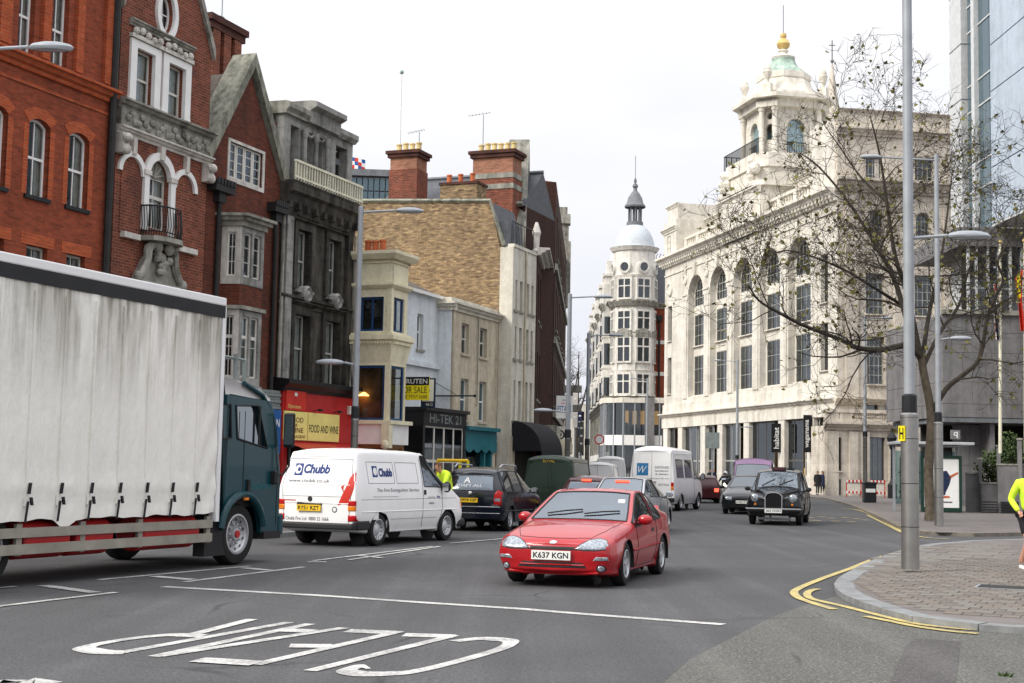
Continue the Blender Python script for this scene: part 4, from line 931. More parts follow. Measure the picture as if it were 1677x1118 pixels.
pipe(f7, [(v0+.05, -.08, zPb), (v0+.05, -.08, 3)], .04, 'render_buff'); pipe(f7, [((v0+v1)/2+.1, -.06, zPb), ((v0+v1)/2+.1, -.06, zPb-3.4)], .025, 'stone_grey', 'cable')
# --- tall cream house with bare brick flank
p8 = -yat(L, v1, 838, 560); t0_ = v1+.02; t1 = L.p(876.5, 560, -p8)[0]
b8 = bld('tall_house', L, 'tall cream house with bare stock brick flank and row of slot windows')
C8 = cheek(L, t0_); c8 = wallf(b8, C8, L, 'side_wall'); F8 = L.sub(0, -p8, 0); f8 = wallf(b8, F8, L, 'front_wall')
tl, tr_, rr, ll = C8.p(581, 330), C8.p(803, 330), C8.p(826, 402), C8.p(560, 407)
xr8 = C8.p(816, 600)[0]
MB().plate([(ll[0], 4), (xr8, 4), (xr8, rr[1]-.2), (tr_[0], tr_[1]), (tl[0], tl[1]), (ll[0], ll[1])], [], 0, .3).build('brick_flank', 'brick_stock', c8)
zf8 = C8.p(827, 404)[1]
MB().plate([(xr8, 0), (p8, 0), (p8, zf8), (xr8, zf8)], [], -.02, .3).build('rendered_strip', 'render_white', c8)
mb = MB(); mb.tube([(ll[0], -.03, ll[1]), (tl[0], -.03, tl[1]+.03), (tr_[0], -.03, tr_[1]+.03), (rr[0], -.03, rr[1])], .09, 4); mb.build('coping', 'coping_green', c8)
zt8 = [L.p(857, y_, -p8)[1] for y_ in (462, 511, 538, 590, 625, 690)]
cols8 = [(L.p(a, 560, -p8)[0], L.p(b_, 560, -p8)[0]) for a, b_ in ((841, 845.5), (850, 854.5), (861.5, 865.5), (869, 872.5))]
ws8 = [(a, b_, zt8[i+1], zt8[i]) for i in (0, 2, 4) for a, b_ in cols8]
MB().plate(rc(t0_+.003, t1, 2.8, zf8), [rc(*w) for w in ws8], 0, .25).build('wall', 'render_white', f8)
for w in ws8: window(f8, *w, y=.16, cols=1, rows=2, sill='stone_grey', fm='paint_offwhite', curtain=0)
MB().box(t0_, t1, -.04, .25, zf8, zf8+.12).build('parapet_cap', 'render_white', f8); pipe(f8, [((cols8[1][1]+cols8[2][0])/2, -.05, zf8), ((cols8[1][1]+cols8[2][0])/2, -.05, 3)], .04, 'render_buff')
mb = MB()
mb.add([(t0_+.3, -rr[0]+.1, zf8-.1), (t1, -rr[0]+.1, zf8-.1), (t1, -tr_[0], tr_[1]), (t0_+.3, -tr_[0], tr_[1])], [(0,1,2,3)]); mb.add([(t0_+.3, -tr_[0], tr_[1]), (t1, -tr_[0], tr_[1]), (t1, -tl[0], tl[1]), (t0_+.3, -tl[0], tl[1])], [(0,1,2,3)]); mb.build('mansard_roof', 'slate', b8)
for k in range(3):
 x = t0_+.8+(t1-t0_-1.6)*k/2; mb = MB(); mb.box(x-.4, x+.4, -p8+.5, -p8+1.6, zf8, zf8+1.1); mb.build('dormer', 'lead', b8)
mb = MB()
for k in range(15): x = t0_+.1+(t1-t0_-.2)*k/14; mb.tube([(x, .12, zf8+.1), (x, .12, zf8+1.05)], .012, 4)
mb.tube([(t0_+.1, .12, zf8+1.05), (t1-.1, .12, zf8+1.05)], .022, 4); mb.build('roof_railing', 'iron_black', f8)
MB().box(t0_+.3, t1, -p8+.3, 9, 0, zf8-.2).build('body', 'render_white', b8)
b9 = bld('chimney_house', L, 'slate roofed red brick house behind the stock brick flank')
D1, D2 = 3.0, 3.4
def chim(pa, pb, pt, pbot, d, npot, m1, zm_px, label, potm='pot_cream', nm='chimney_stack', th=1.1):
 r_ = C8.rect(pa, pb, pt, pbot, d); o = empty(nm, C8.o, C8.a, label, 'chimney')
 zmid = C8.p((pa+pb)/2, zm_px, d)[1]
 MB().box(r_[0], r_[1], d, d+th, r_[2]-1.5, zmid).build('lower_shaft', 'brick_red' if m1 else m1, o); MB().box(r_[0]+.04, r_[1]-.04, d+.03, d+th-.03, zmid, r_[3]-.3).build('upper_shaft', 'brick_pink', o)
 mb = MB(); mb.box(r_[0]-.06, r_[1]+.06, d-.07, d+th+.07, r_[3]-.3, r_[3]-.14); mb.box(r_[0]-.13, r_[1]+.13, d-.14, d+th+.14, r_[3]-.14, r_[3]); mb.build('cap', 'brick_brown', o)
 if npot > 5:
  for z_ in (zmid+.0, zmid-(r_[3]-zmid)*.42): MB().box(r_[0]-.02, r_[1]+.02, d-.03, d+th+.02, z_-.1, z_+.12).build('stone_band', 'stone_grey', o)
 pots(o, [r_[0]+.2+(r_[1]-r_[0]-.4)*k/(npot-1) for k in range(npot)], d+th/2, r_[3], 17*58/2329, .14, potm); return r_
chim(637, 683, 246, 325, D1, 4, 'brick_orange', 277, 'red brick chimney with four buff pots beside the flagpole')
chim(772, 840, 246, 364, D2, 6, 'brick_orange', 288, 'broad banded chimney with six buff pots')
rs = C8.rect(684, 860, 285, 327, 4.2)
mb = MB(); zr0, zr1 = rs[2], rs[3]; xa = C8.p(632, 300, 5.5)[0]; xb = C8.p(866, 300, 4.6)[0]
mb.add([(xa, 4.0, zr0-.4), (xb, 4.0, zr0-.4), (xb, 6.4, zr1+.35), (xa+.4, 6.4, zr1+.35)], [(0,1,2,3)]); mb.add([(xa, 4.0, zr0-.4), (xa+.4, 6.4, zr1+.35), (xa, 8, zr0-.4)], [(0,1,2)]); mb.add([(xb, 4.0, zr0-.4), (xb, 6.4, zr1+.35), (xb, 8, zr0-.4)], [(0,1,2)])
o = wallf(b9, C8, L, 'roof'); o.location = L.l(C8.o); mb.build('slates', 'slate', o); MB().tube([(xa, 3.9, zr0-.35), (xb, 3.9, zr0-.35)], .12, 4).build('gutter', 'coping_green', o); MB().tube([(xa+.4, 6.4, zr1+.38), (xb, 6.4, zr1+.38)], .09, 5).build('ridge', 'lead', o)
r_ = C8.rect(724, 784, 303, 332, .6); MB().box(r_[0], r_[1], .4, 1.4, r_[2]-.5, r_[3]).build('chimney_stub', 'brick_stock', o); MB().box(r_[0]-.05, r_[1]+.05, .35, 1.45, r_[3], r_[3]+.1).build('stub_cap', 'brick_brown', o)
for px_ in (736, 754.5, 774): x = C8.p(px_, 290, .9)[0]; pots(o, [x], .9, r_[3]+.1, .42, .12, 'pot_red')
MB().box(xa, xb, 4.2, 8, 0, zr0-.4).build('body', 'brick_umber', o)
# --- dark red gabled mansion block at the bend
pX = L.w(t1, -p8); FX = Frame(pX.x+.05, pX.y, R(86.6))
b10 = bld('mansion_block', FX, 'dark red brick mansion block with stone gables where the street bends')
def xz(px, py, d=0): return FX.p(px, py, d)
xe = xz(913.5, 560)[0]; xm_ = xz(889, 560)[0]; zt10 = FX.p(900, 420)[1]
zmA = xz(880, 410)[1]; zmB = xz(905, 366)[1]
MB().plate(rc(0, 7, 0, zmA), [rc(.8+2*k, 1.8+2*k, z, z+2) for k in range(3) for z in (4.5, 7.8)], 0, .3).build('wall', 'brick_umber', b10)
MB().plate(rc(7.02, xe, 0, zmB), [rc(9+3.2*k, 10.3+3.2*k, z, z+2.1) for k in range(int((xe-12)/3.2)) for z in (4.6, 8.2, 11.6) if z+2.4 < zmB], -.5, .3).build('wall', 'brick_umber', b10)
for k in range(3):
 for z in (4.5, 7.8): window(b10, .8+2*k, 1.8+2*k, z, z+2, y=.18, cols=2, rows=2, curtain=0)
for k in range(int((xe-12)/3.2)):
 for z in (4.6, 8.2, 11.6):
  if z+2.4 < zmB: window(b10, 9+3.2*k, 10.3+3.2*k, z, z+2.1, y=-.3, cols=2, rows=2, sill='stone_grey', sy=-.6, curtain=0)
for z in (4.0, 7.4, 10.8): MB().box(7.02, xe, -.62, -.48, z, z+.3).build('string_course', 'stone_grey', b10)
corn(-.1, 7, zmA-.1, .5, .3).build('cornice', 'stone_white', b10)
MB().box(0, xe, .3, 9, 0, zmA-.3).build('body', 'brick_brown', b10)
G1 = cheek(FX, 1.5)
def gab(Fq, px0, px1, apx, apy, ebase, m, nm, d=0, st=True):
 e = wallf(b10, Fq, FX, nm); a = Fq.p(px0, ebase, d); b_ = Fq.p(px1, ebase, d); t_ = Fq.p(apx, apy, d)
 return e, a, b_, t_
zg1 = 15.6; zmA = min(zmA, 12.0)
mb = MB(); mb.plate([(1.2, zmA), (5.8, zmA), (3.5, zg1)], [rc(3.0, 4.0, zmA+.8, zmA+2.2)], .9, 1.2); mb.build('gable', 'brick_brown', b10); window(b10, 3.0, 4.0, zmA+.8, zmA+2.2, y=1.0, cols=2, rows=2, sill=None, curtain=0)
mb = MB(); mb.plate([(.9, zmA), (1.2, zmA+.0), (3.5, zg1), (5.8, zmA), (6.1, zmA), (3.5, zg1+.5)], [], .6, 1.5); mb.build('gable_coping', 'stone_grey', b10)
MB().lathe([(.2,zmA),(.22,zmA+.15),(.12,zmA+.3),(.15,zmA+.8),(.2,zmA+.95),(.06,zmA+1.4)], 10, (.7, .1)).build('stone_figure', 'stone_white', b10)
mb = MB(); zrr = xz(900, 330)[1]; mb.add([(7.02, -.4, zmB), (xe-.6, -.4, zmB), (xe-.6, .9, zrr), (7.02, .9, zrr)], [(0,1,2,3)]); mb.add([(7.02, -.4, zmB), (7.02, .9, zrr), (7.02, 2.2, zmB)], [(0,1,2)]); mb.build('roof', 'tile_red', b10)
mb = MB()
for k in range(26): x = 7.1+(xe-7.8)*k/25; mb.lathe([(.1,0),(.14,.1),(.05,.3)], 5, (x, .9, zrr))
mb.build('ridge_crest', 'tile_red', b10)
zge = xz(911, 312)[1]; mb = MB(); mb.box(xe-1.0, xe, -.75, .4, zmB-3, zmB+1.2); mb.box(xe-.8, xe-.1, -.6, .3, zmB+1.2, zge-.6); mb.box(xe-.95, xe+.05, -.7, .4, zge-.6, zge); mb.box(xe-.7, xe-.2, -.5, .2, zge, zge+.5); mb.build('gable_finial', 'stone_grey', b10)
for z in (5.2, 6.4): mb = MB(); mb.box(xe-3, xe-2, -1.6, -.5, z, z+.4); mb.build('bracket', 'stone_grey', b10)
MB().box(7.02, xe, -1.0, .2, 2.9, 3.6).build('shop_fascia', 'sign_black', b10); MB().box(.1, 6.9, -.9, .2, 2.8, 3.4).build('shop_fascia', 'stone_grey', b10)
# --- glass office far behind, mast, aerials, flag
gz_ = Frame(*[c for c in (-38, 105)], R(4)); gb = bld('glass_office', gz_, 'gridded grey glass office block far behind the rooftops')
ga = gz_.p(555, 320)[0]; gbb = gz_.p(640, 320)[0]; gzt = gz_.p(600, 277)[1]
MB().box(ga, gbb, .3, 12, 0, gzt-.3).build('core', 'lead', gb)
ng, mg = 9, 7
for i in range(ng):
 for j in range(mg):
  wx = (gbb-ga)/ng; hz = 1.05; MB().box(ga+wx*i+.04, ga+wx*(i+1)-.04, .1, .2, gzt-.6-hz*(j+1)+.04, gzt-.6-hz*j-.04).build('pane', 'pane_blue' if j < 4 else 'blind', gb)
MB().box(ga-.2, gbb+.2, -.1, 12, gzt-.5, gzt).build('roof_band', 'lead', gb)
q = C8.p(655, 228, 5); fp = empty('flagpole', C8.w(q[0], 5, q[1]-2.5), C8.a, 'thin white flagpole with ball top on the roof beside the chimney', 'flagpole'); zt_ = C8.p(655, 120, 5)[1]; MB().tube([(0,0,0), (0,0,zt_-q[1]+2.5)], [.045, .03], 8).build('pole', 'paint_white', fp); MB().ball((0,0,zt_-q[1]+2.55), .1).build('ball', 'copper', fp)
def aerial(px, y0, y1, d, label, ln):
 a = C8.p(px, y0, d); b_ = C8.p(px, y1, d); o = empty('tv_aerial', C8.w(a[0], d, a[1]), C8.a+.3, label, 'aerial'); h = b_[1]-a[1]
 MB().tube([(0,0,-.4),(0,0,h)], .02, 5).build('mast', 'steel_paint', o); mb = MB(); mb.tube([(-ln*.7,0,h-.05),(ln*.3,0,h+.1)], .012, 5)
 for k in range(7): x = -ln*.7+ln*k/6; mb.tube([(x,-.2,h-.05+.15*k/6),(x,.2,h-.05+.15*k/6)], .008, 4)
 mb.build('antenna', 'steel_paint', o)
aerial(791, 232, 188, D2+.5, 'television aerial on the broad six-pot chimney', .9); aerial(686, 250, 216, D1+.5, 'small television aerial on the four-pot chimney', .7)
fl = gz_.p(570, 252); fo = empty('flag', gz_.w(fl[0], 4, fl[1]), gz_.a, 'small red white and blue flag above the glass office', 'flag')
MB().tube([(-.5,0,-4.0),(-.5,0,1.2)], .05, 6).build('pole', 'steel_paint', fo)
mb = MB()
for i in range(6):
 for j in range(4):
  mb.mat((i+j) % 3); x0, x1 = -.5+i*.28, -.5+(i+1)*.28; z0, z1 = -.4+j*.3-.06*i, -.4+(j+1)*.3-.06*i; mb.quad((x0,.1*math.sin(i),z0),(x1,.1*math.sin(i+1),z0-.06),(x1,.1*math.sin(i+1),z1-.06),(x0,.1*math.sin(i),z1))
mb.build('cloth', ['sign_red', 'sign_white', 'sign_blue'], fo)
# --- shops and signs below
def board(px0, px1, py0, py1, Fq, d, name, label, m, th=.04):
 r_ = Fq.rect(px0, px1, py0, py1, d); o = empty(name, Fq.w((r_[0]+r_[1])/2, d, (r_[2]+r_[3])/2), Fq.a, label, 'sign'); w_, h_ = (r_[1]-r_[0])/2, (r_[3]-r_[2])/2
 MB().box(-w_, w_, -th/2, th/2, -h_, h_).build('panel', m, o); return o, w_, h_
CW = cheek(L, w0+.25)
ov2, w_, h_ = board(655, 703, 617, 655, CW, 0, 'agent_board', 'black and yellow FOR SALE board projecting beside the cream house', 'sign_lemon')
MB().box(-w_, w_, -.025, -.02, h_*.28, h_).build('header', 'sign_black', ov2); txt('BRUTEN', ov2, 'sign_white', -w_*.8, w_*.88, h_*.42, h_*.82, -.029); txt('FOR SALE', ov2, 'sign_black', -w_*.92, w_*.86, -h_*.4, h_*.16, -.0235); txt('020 7937 3688', ov2, 'ink_brown', -w_*.9, w_*.88, -h_*.86, -h_*.56, -.0235)
MB().tube([(-w_-.5,.05,h_*.9),(w_,.05,h_*.9)], .025).build('bracket', 'iron_black', ov2)
CW2 = cheek(L, w0+.7); ow, w_, h_ = board(690, 713, 619, 668, CW2, 0, 'agent_board', 'white letting board with dark border behind the yellow one', 'sign_navy')
MB().box(-w_*.8, w_*.8, -.03, -.022, -h_*.55, h_*.9).build('face', 'sign_white', ow)
for k in range(5): MB().box(-w_*.6, w_*(.1+.1*(k%3)), -.034, -.031, h_*(.6-.25*k), h_*(.68-.25*k)).build('print_line', 'ink_blue', ow)
txt('4612', ow, 'sign_white', -w_*.3, w_*.7, -h_*.85, -h_*.65, -.026)
po = empty('projecting_pole', L.w(w1-.1, -p7*.4, L.p(735, 648, -p7)[1]), C8.a, 'bare horizontal banner pole projecting from the pale house', 'pole'); MB().tube([(-1.0,0,0),(1.3,0,0)], .03).build('pole', 'iron_black', po); MB().ball((1.35,0,0), .06).build('knob', 'iron_black', po); MB().tube([(-1.0,0,.9),(.6,0,.05)], .012).build('stay', 'iron_black', po)
yb = p7+.25; zA, zBk = L.p(728, 675, -yb)[1], L.p(728, 699, -yb)[1]; xa_, xb_ = L.p(694, 686, -yb)[0], L.p(764, 690, -yb)[0]
sh = bld('shopfront', L, 'small shop with black lettered fascia and lit window', 'shop')
MB().box(xa_, xb_, -yb, 0, zBk, zA).build('fascia', 'sign_black', sh); MB().box(xa_-.05, xb_+.05, -yb-.12, 0, zA, zA+.12).build('fascia_cap', 'paint_black', sh); txt('HI-TEK 21', sh, 'shutter', xa_+.5, xb_-.5, zBk+.12, zA-.08, -yb-.004, bold=.01)
for e in (xa_, xb_-.18): MB().box(e, e+.18, -yb+.02, 0, 0, zBk).build('pier', 'paint_black', sh)
MB().box(xa_, xa_+.02, -yb+.02, 0, zBk-1, zBk).build('side', 'paint_black', sh)
nP = 4; wp = (xb_-xa_-.36)/nP
for k in range(nP):
 a = xa_+.18+wp*k; q = MB().plate(rc(a, a+wp, .5, zBk), [rc(a+.05, a+wp-.05, .56, 1.75), rc(a+.05, a+wp-.05, 1.85, zBk-.06)], -yb+.06, -yb+.12).build('window', 'paint_offwhite', sh); MB().box(a+.05, a+wp-.05, -yb+.08, -yb+.09, .56, zBk-.06).build('pane', 'pane_shop', q)
MB().box(xa_+.18, xb_-.18, -yb+.05, -.1, 0, .5).build('stall_riser', 'paint_black', sh); MB().box(xa_+.2, xb_-.2, -.12, -.08, .5, zBk).build('back_wall', 'room_warm', sh)
for k in range(7): x = xa_+.5+(xb_-xa_-1)*k/6; MB().box(x-.12, x+.12, -yb+.7, -yb+.76, 2.15, 2.3).build('lit_letter', 'lamp_shop', sh)
for k in range(14): x = xa_+.4+(xb_-xa_-.8)*k/13; MB().box(x-.12, x+.12, -yb+.3, -yb+.5, .6, .6+random.uniform(.4, 1.0)).build('display_item', random.choice(('paint_red','pot_red','wood','sign_white','leaf_green')), sh)
xc, xd = xb_+.03, L.p(829, 705, -p8)[0]-.05; yt_ = p7+.2; zt1, zt0 = L.p(795, 706, -yt_)[1], L.p(795, 723, -yt_)[1]
sh = bld('shopfront', L, 'teal painted shop with scalloped valance below the buff house', 'shop')
MB().box(xc, xd, -yt_, 0, zt0, zt1).build('fascia', 'paint_teal', sh); MB().box(xc-.03, xd+.03, -yt_-.15, 0, zt1, zt1+.14).build('fascia_cap', 'paint_teal', sh)
xmid = xc+(xd-xc)*.62
MB().plate([(xc, zt0-.3)]+[(xc+(xd-xc)*k/24, zt0-.3-.14*abs(math.sin(k*math.pi/6))) for k in range(1, 24)]+[(xd, zt0-.3), (xd, zt0), (xc, zt0)], [], -yt_-.02, -yt_+.02).build('valance', 'paint_teal', sh)
for e in (xc, xmid, xd-.5): MB().box(e, e+.14, -yt_+.03, 0, 0, zt0).build('pier', 'paint_teal', sh)
MB().box(xd-.36, xd, -yt_+.05, 0, 0, zt0).build('pier', 'render_buff', sh)
MB().box(xc+.14, xmid, -yt_+.2, -yt_+.22, .6, zt0).build('window_pane', 'pane_shop', sh); MB().box(xmid+.14, xd-.5, -yt_+.3, -yt_+.32, .1, zt0).build('door_pane', 'pane_shop', sh); MB().box(xc+.1, xd-.1, -.1, -.05, .1, zt0).build('back_wall', 'net', sh)
MB().box(xc+.14, xmid, -yt_+.1, -.1, 0, .6).build('stall_riser', 'paint_teal', sh); MB().box(xc+.25, xmid-.15, -yt_+.26, -yt_+.29, 1.5, zt0-.5).build('blue_poster', 'sign_blue', sh)
ya = p8; xa2 = L.p(838, 715, -ya)[0]; xb2 = L.p(874, 715, -ya)[0]; za1 = L.p(850, 690, -ya)[1]; za0 = L.p(850, 737, -ya-1)[1]
aw = empty('shop_awning', L.o, L.a, 'black quarter-round awning over the tall cream house shop', 'awning'); mb = MB(); n = 8; rr_ = 1.25
prof = [(-ya-rr_*math.sin(R(90*k/n)), za0+(za1-za0)*math.cos(R(90*k/n))) for k in range(n+1)]
for k in range(n): mb.add([(xa2, prof[k][0], prof[k][1]), (xb2, prof[k][0], prof[k][1]), (xb2, prof[k+1][0], prof[k+1][1]), (xa2, prof[k+1][0], prof[k+1][1])], [(0,1,2,3)])
mb.add([(xa2, -ya, za0)]+[(xa2, p[0], p[1]) for p in prof], [tuple(range(n+2))]); mb.add([(xb2, -ya, za0)]+[(xb2, p[0], p[1]) for p in prof], [tuple(range(n+2))[::-1]])
mb.build('canopy', 'cloth_black', aw, smooth=True); mb = MB(); mb.box(xa2, xb2, -ya-rr_-.01, -ya-rr_+.01, za0-.25, za0); mb.build('valance', 'cloth_black', aw)
MB().box(t0_+.02, t1-.02, -ya+.02, -ya+.3, 0, 2.85).build('shop_ground_floor', 'sign_black', b8)
MB().box(t0_-.01, t0_+.45, -ya-.04, -ya+.3, 0, 2.85).build('shop_pier', 'render_buff', b8)
def hang(px0, px1, py0, py1, Zd, name, label, m, parts=(), rot=0):
 c = atz((px0+px1)/2, (py0+py1)/2, Zd); w_ = (px1-px0)/FPX*Zd/2; h_ = (py1-py0)/FPX*Zd/2; o = empty(name, c, rot, label, 'sign'); MB().box(-w_, w_, -.05, .05, -h_, h_).build('panel', m, o)
 for (t_, a, b_, c_, d_, mm) in parts: txt(t_, o, mm, w_*a, w_*b_, h_*c_, h_*d_, -.055, bold=.01)
 return o, w_, h_
o, w_, h_ = hang(911, 938, 648, 685, 62, 'hanging_sign', 'white hanging sign with large blue lettering beside the lamp post', 'sign_white', [('ESTATE', -.85, .85, -.45, .1, 'sign_blue'), ('REAL', -.4, .3, .25, .4, 'sign_red'), ('AGENTS', -.35, .35, .55, .68, 'ink_grey')]); MB().tube([(-w_*2,0,h_),(w_,0,h_)], .03).build('bracket', 'iron_black', o)
o, w_, h_ = hang(891, 906, 702, 738, 64, 'wall_poster', 'purple poster with orange swirl above the dark green van', 'sign_navy'); mb = MB()
for k in range(5): mb.ball((w_*random.uniform(-.5,.5), -.06, h_*random.uniform(-.1,.8)), w_*.35, .02, h_*.2)
mb.build('print', 'pot_red', o)
o, w_, h_ = hang(907, 926, 698, 740, 64.5, 'cafe_sign', 'cafe sign with round dark emblem over red poster', 'paint_offwhite'); MB().lathe([(w_*.85,-.06),(w_*.6,-.062)], 20, (0,0,h_*.35), axis='y').build('emblem_ring', 'sign_black', o); MB().lathe([(w_*.35,-.06),(0,-.062)], 16, (0,0,h_*.35), axis='y').build('emblem_disc', 'sign_black', o); MB().box(-w_*.95, w_*.95, -.06, -.052, -h_*.95, -h_*.2).build('poster', 'pot_red', o)
gs = empty('shopfront', FX.o, FX.a, 'buff stone shop with cream signboard under the mansion block', 'shop'); MB().box(.2, 6.8, -1.3, -.92, 0, 2.8).build('front', 'render_cream', gs); MB().box(.1, 6.9, -1.45, -1.3, 2.3, 2.75).build('signboard', 'render_buff', gs)
for k in range(3): MB().box(.6+2*k, 2.2+2*k, -1.34, -1.31, .5, 2.2).build('window', 'pane_dark', gs)
# === Portland stone store with arches and tower
HA = R(-77.1); H = Frame(24.2, 110, HA)
hb = bld('department_store', H, 'pale Portland stone store with five tall arches, dentil cornice and corner tower', 'building')
hL = H.p(1088, 600)[0]; hR = H.p(1372, 600)[0]; hA = H.p(1350, 600)[0]
def hz(px, py, d=0): return H.p(px, py, d)[1]
zc_h = hz(1082, 444)
zc_h = (hz(1100, 437)+hz(1200, 395)+hz(1290, 360))/3
z_str = (hz(1120, 684)+hz(1250, 673))/2
z_str1 = z_str+1.5
def Z8b(x, y): return 1070+x/2.43, 360+y/2.43
arches = [(138,200,225),(218,278,188),(303,375,145),(425,510,97),(535,628,47)]
AR = []
for (a, b_, c) in arches:
 x0, x1 = H.p(*Z8b(a, (c+735)/2))[0], H.p(*Z8b(b_, (c+735)/2))[0]; AR.append((x0, x1))
wA = sum(b_-a for a, b_ in AR)/5; cxs = [(a+b_)/2 for a, b_ in AR]; dA = (cxs[4]-cxs[0])/4; cxs = [cxs[0]+dA*k for k in range(5)]; AR = [(c-wA/2, c+wA/2) for c in cxs]
zcr = sum(hz(*Z8b((a+b_)/2, c)) for a, b_, c in arches)/5 - .15
zab = z_str1+.5; zsp = zcr-wA/2
RD = .62
eb = [(hL+.7, hL+1.9)]; er = H.rect(1345.5, 1354.5, 555, 632)
endw = [(hL+1.0, hL+2.2, zab+.6, zab+4.3), (hL+1.0, hL+2.2, zab+6.0, zab+9.6)]
xr0, xr1 = H.p(1344, 500)[0], H.p(1356, 500)[0]
endr = [(xr0, xr1, zab+.7, zab+4.4), (xr0, xr1, zab+6.0, zab+9.8)]
MB().plate(rc(hL, hR, z_str1, zc_h), [archo(a, b_, zab, zcr) for a, b_ in AR]+[rc(*w) for w in endw+endr], 0, RD+.1).build('wall', 'stone_portland', hb)
for w in endw+endr: window(hb, *w, y=.35, cols=2, rows=5, fm='paint_darkframe', sash=False, sill='stone_portland_plain', sy=-.2, curtain=0, gm='pane_dark')
for (a, b_) in AR:
 cx_ = (a+b_)/2; r_ = wA/2
 Ht = zcr-zab; z1, z2, z3, z4, z5 = zab+.15, zab+Ht*.34, zab+Ht*.42, zab+Ht*.68, zab+Ht*.75-.45
 lx0, lx1 = a+.14, b_-.14
 lun = archo(lx0, lx1, z5+.45, zcr-.14, r_-.14)
 MB().plate(archo(a, b_, zab, zcr), [rc(lx0, lx1, z1, z2), rc(lx0, lx1, z3, z4), lun], RD, RD+.12).build('infill', 'stone_portland_plain', hb)
 for (p, q) in ((z1, z2), (z3, z4)): window(hb, lx0, lx1, p, q, y=RD+.02, cols=4, rows=3, fm='paint_greyframe', fw=.06, bar=.04, sash=False, sill='stone_portland_plain', sy=RD-.25, curtain=random.choice((0, 2)), gm='pane_dark', name='window')
 w_ = MB(); w_.plate(lun, [archo(lx0+.08, lx1-.08, z5+.53, zcr-.22, r_-.22)], RD+.02, RD+.1)
 for k in range(1, 6): x = lx0+(lx1-lx0)*k/6; zz_ = zcr-r_+math.sqrt(max(.05, (r_-.2)**2-(x-cx_)**2)); w_.box(x-.03, x+.03, RD+.03, RD+.09, z5+.48, zz_)
 for k in range(1, 4): zz_ = z5+.5+k*.75; hw = math.sqrt(max(.05, (r_-.28)**2-max(0, zz_-(zcr-.3-r_)-0)**2)) if zz_ > zsp else r_-.25; w_.box(cx_-hw, cx_+hw, RD+.035, RD+.085, zz_-.03, zz_+.03)
 w_ = w_.build('arched_window', 'paint_greyframe', hb); MB().plate(lun, [], RD+.06, RD+.065, False).build('pane', 'pane_dark', w_); MB().plate(lun, [], RD+.5, RD+.52, False).build('interior', 'room', w_)
 MB().plate(arc(cx_, zsp, r_+.4, 0, 180, 18)+arc(cx_, zsp, r_+.0, 180, 0, 18), [], -.06, .05).build('archivolt', 'stone_portland_plain', hb)
 MB().plate([(cx_-.22, zcr-.1), (cx_+.22, zcr-.1), (cx_+.36, zcr+1.2), (cx_-.36, zcr+1.2)], [], -.3, .02).build('keystone', 'stone_portland_plain', hb)
mids = [(AR[k][1]+AR[k+1][0])/2 for k in range(4)]+[AR[0][0]-.8, AR[4][1]+.8]
for i, x in enumerate(mids):
 hw = (AR[1][0]-AR[0][1])/2 if i < 4 else .75
 MB().box(x-hw+.02, x+hw-.02, -.12, .02, zsp-.1, zsp+.35).build('impost', 'stone_portland_plain', hb); MB().box(x-hw+.1, x+hw-.1, -.22, .02, zsp+.35, zsp+.5).build('impost', 'stone_portland_plain', hb)
 MB().box(x-hw*.7, x+hw*.7, -.1, .02, z_str1+.4, zsp-.1).build('pilaster', 'stone_portland', hb)
 mb = MB(); mb.lathe([(.5,.0),(.5,-.12),(.36,-.2),(.3,-.1),(0,-.16)], 14, (x, 0, zsp+2.0), axis='y')
 for k in range(8): mb.ball((x+.25*math.sin(k*2.2), -.12, zsp+1.3-.16*k+2.2), .16, .1, .14, 6, 4)
 mb.build('carved_trophy', 'stone_portland_plain', hb)
mb = MB(); mb.lathe([(.75,.0),(.75,-.14),(.55,-.2),(.5,-.05),(0,-.04)], 18, (hL+1.6, 0, zsp+1.6), axis='y'); mb.build('roundel', 'stone_portland_plain', hb)
def hcorn(F0, root, x0, x1, z, p, h, m='stone_portland_plain', dent=0, nm='cornice', y=0):
 corn(x0, x1, z, p, h, y).build(nm, m, root)
 if dent:
  mb = MB(); n = int((x1-x0)/.62)
  for k in range(n): x = x0+.3+(x1-x0-.6)*k/(n-1); mb.box(x-.16, x+.16, y-p*.55, y, z+h*.18, z+h*.48)
  mb.build('dentils', m, root)['kind'] = 'stuff'
hcorn(H, hb, hL-.6, hR, zc_h, 1.0, 1.0, dent=1)
MB().box(hL, hR, -.1, .02, zc_h-.9, zc_h-.75).build('frieze_band', 'stone_portland_plain', hb)
hcorn(H, hb, hL-.3, hR, z_str, .6, .55, nm='fascia_cornice'); MB().box(hL, hR, -.15, .3, z_str+.55, z_str1).build('blocking_course', 'stone_portland_plain', hb)
MB().box(hL, hR-.01, -.25, .4, z_str-.9, z_str).build('shop_fascia', 'stone_portland_plain', hb)
zfb = z_str-.9
for (pa, pb) in ((1089,1097),(1113,1126),(1150,1158.5),(1178,1189),(1221,1244),(1278,1291),(1325,1337)):
 x0, x1 = H.p(pa, 745)[0], H.p(pb, 745)[0]; x1 = min(x1, x0+1.5)
 x1 = min(x1, x0+1.25); pr_ = MB().box(x0, x1, -.2, .22, 0, zfb); pr_.box(x0-.06, x1+.06, -.27, .22, 0, 1.5); pr_.build('shop_pier', 'stone_portland_plain', hb)
shp = [(1097,1113,'dark'),(1126,1150,'g'),(1158,1178,'g'),(1189,1221,'g'),(1244,1278,'w'),(1291,1325,'w'),(1337,1352,'g')]
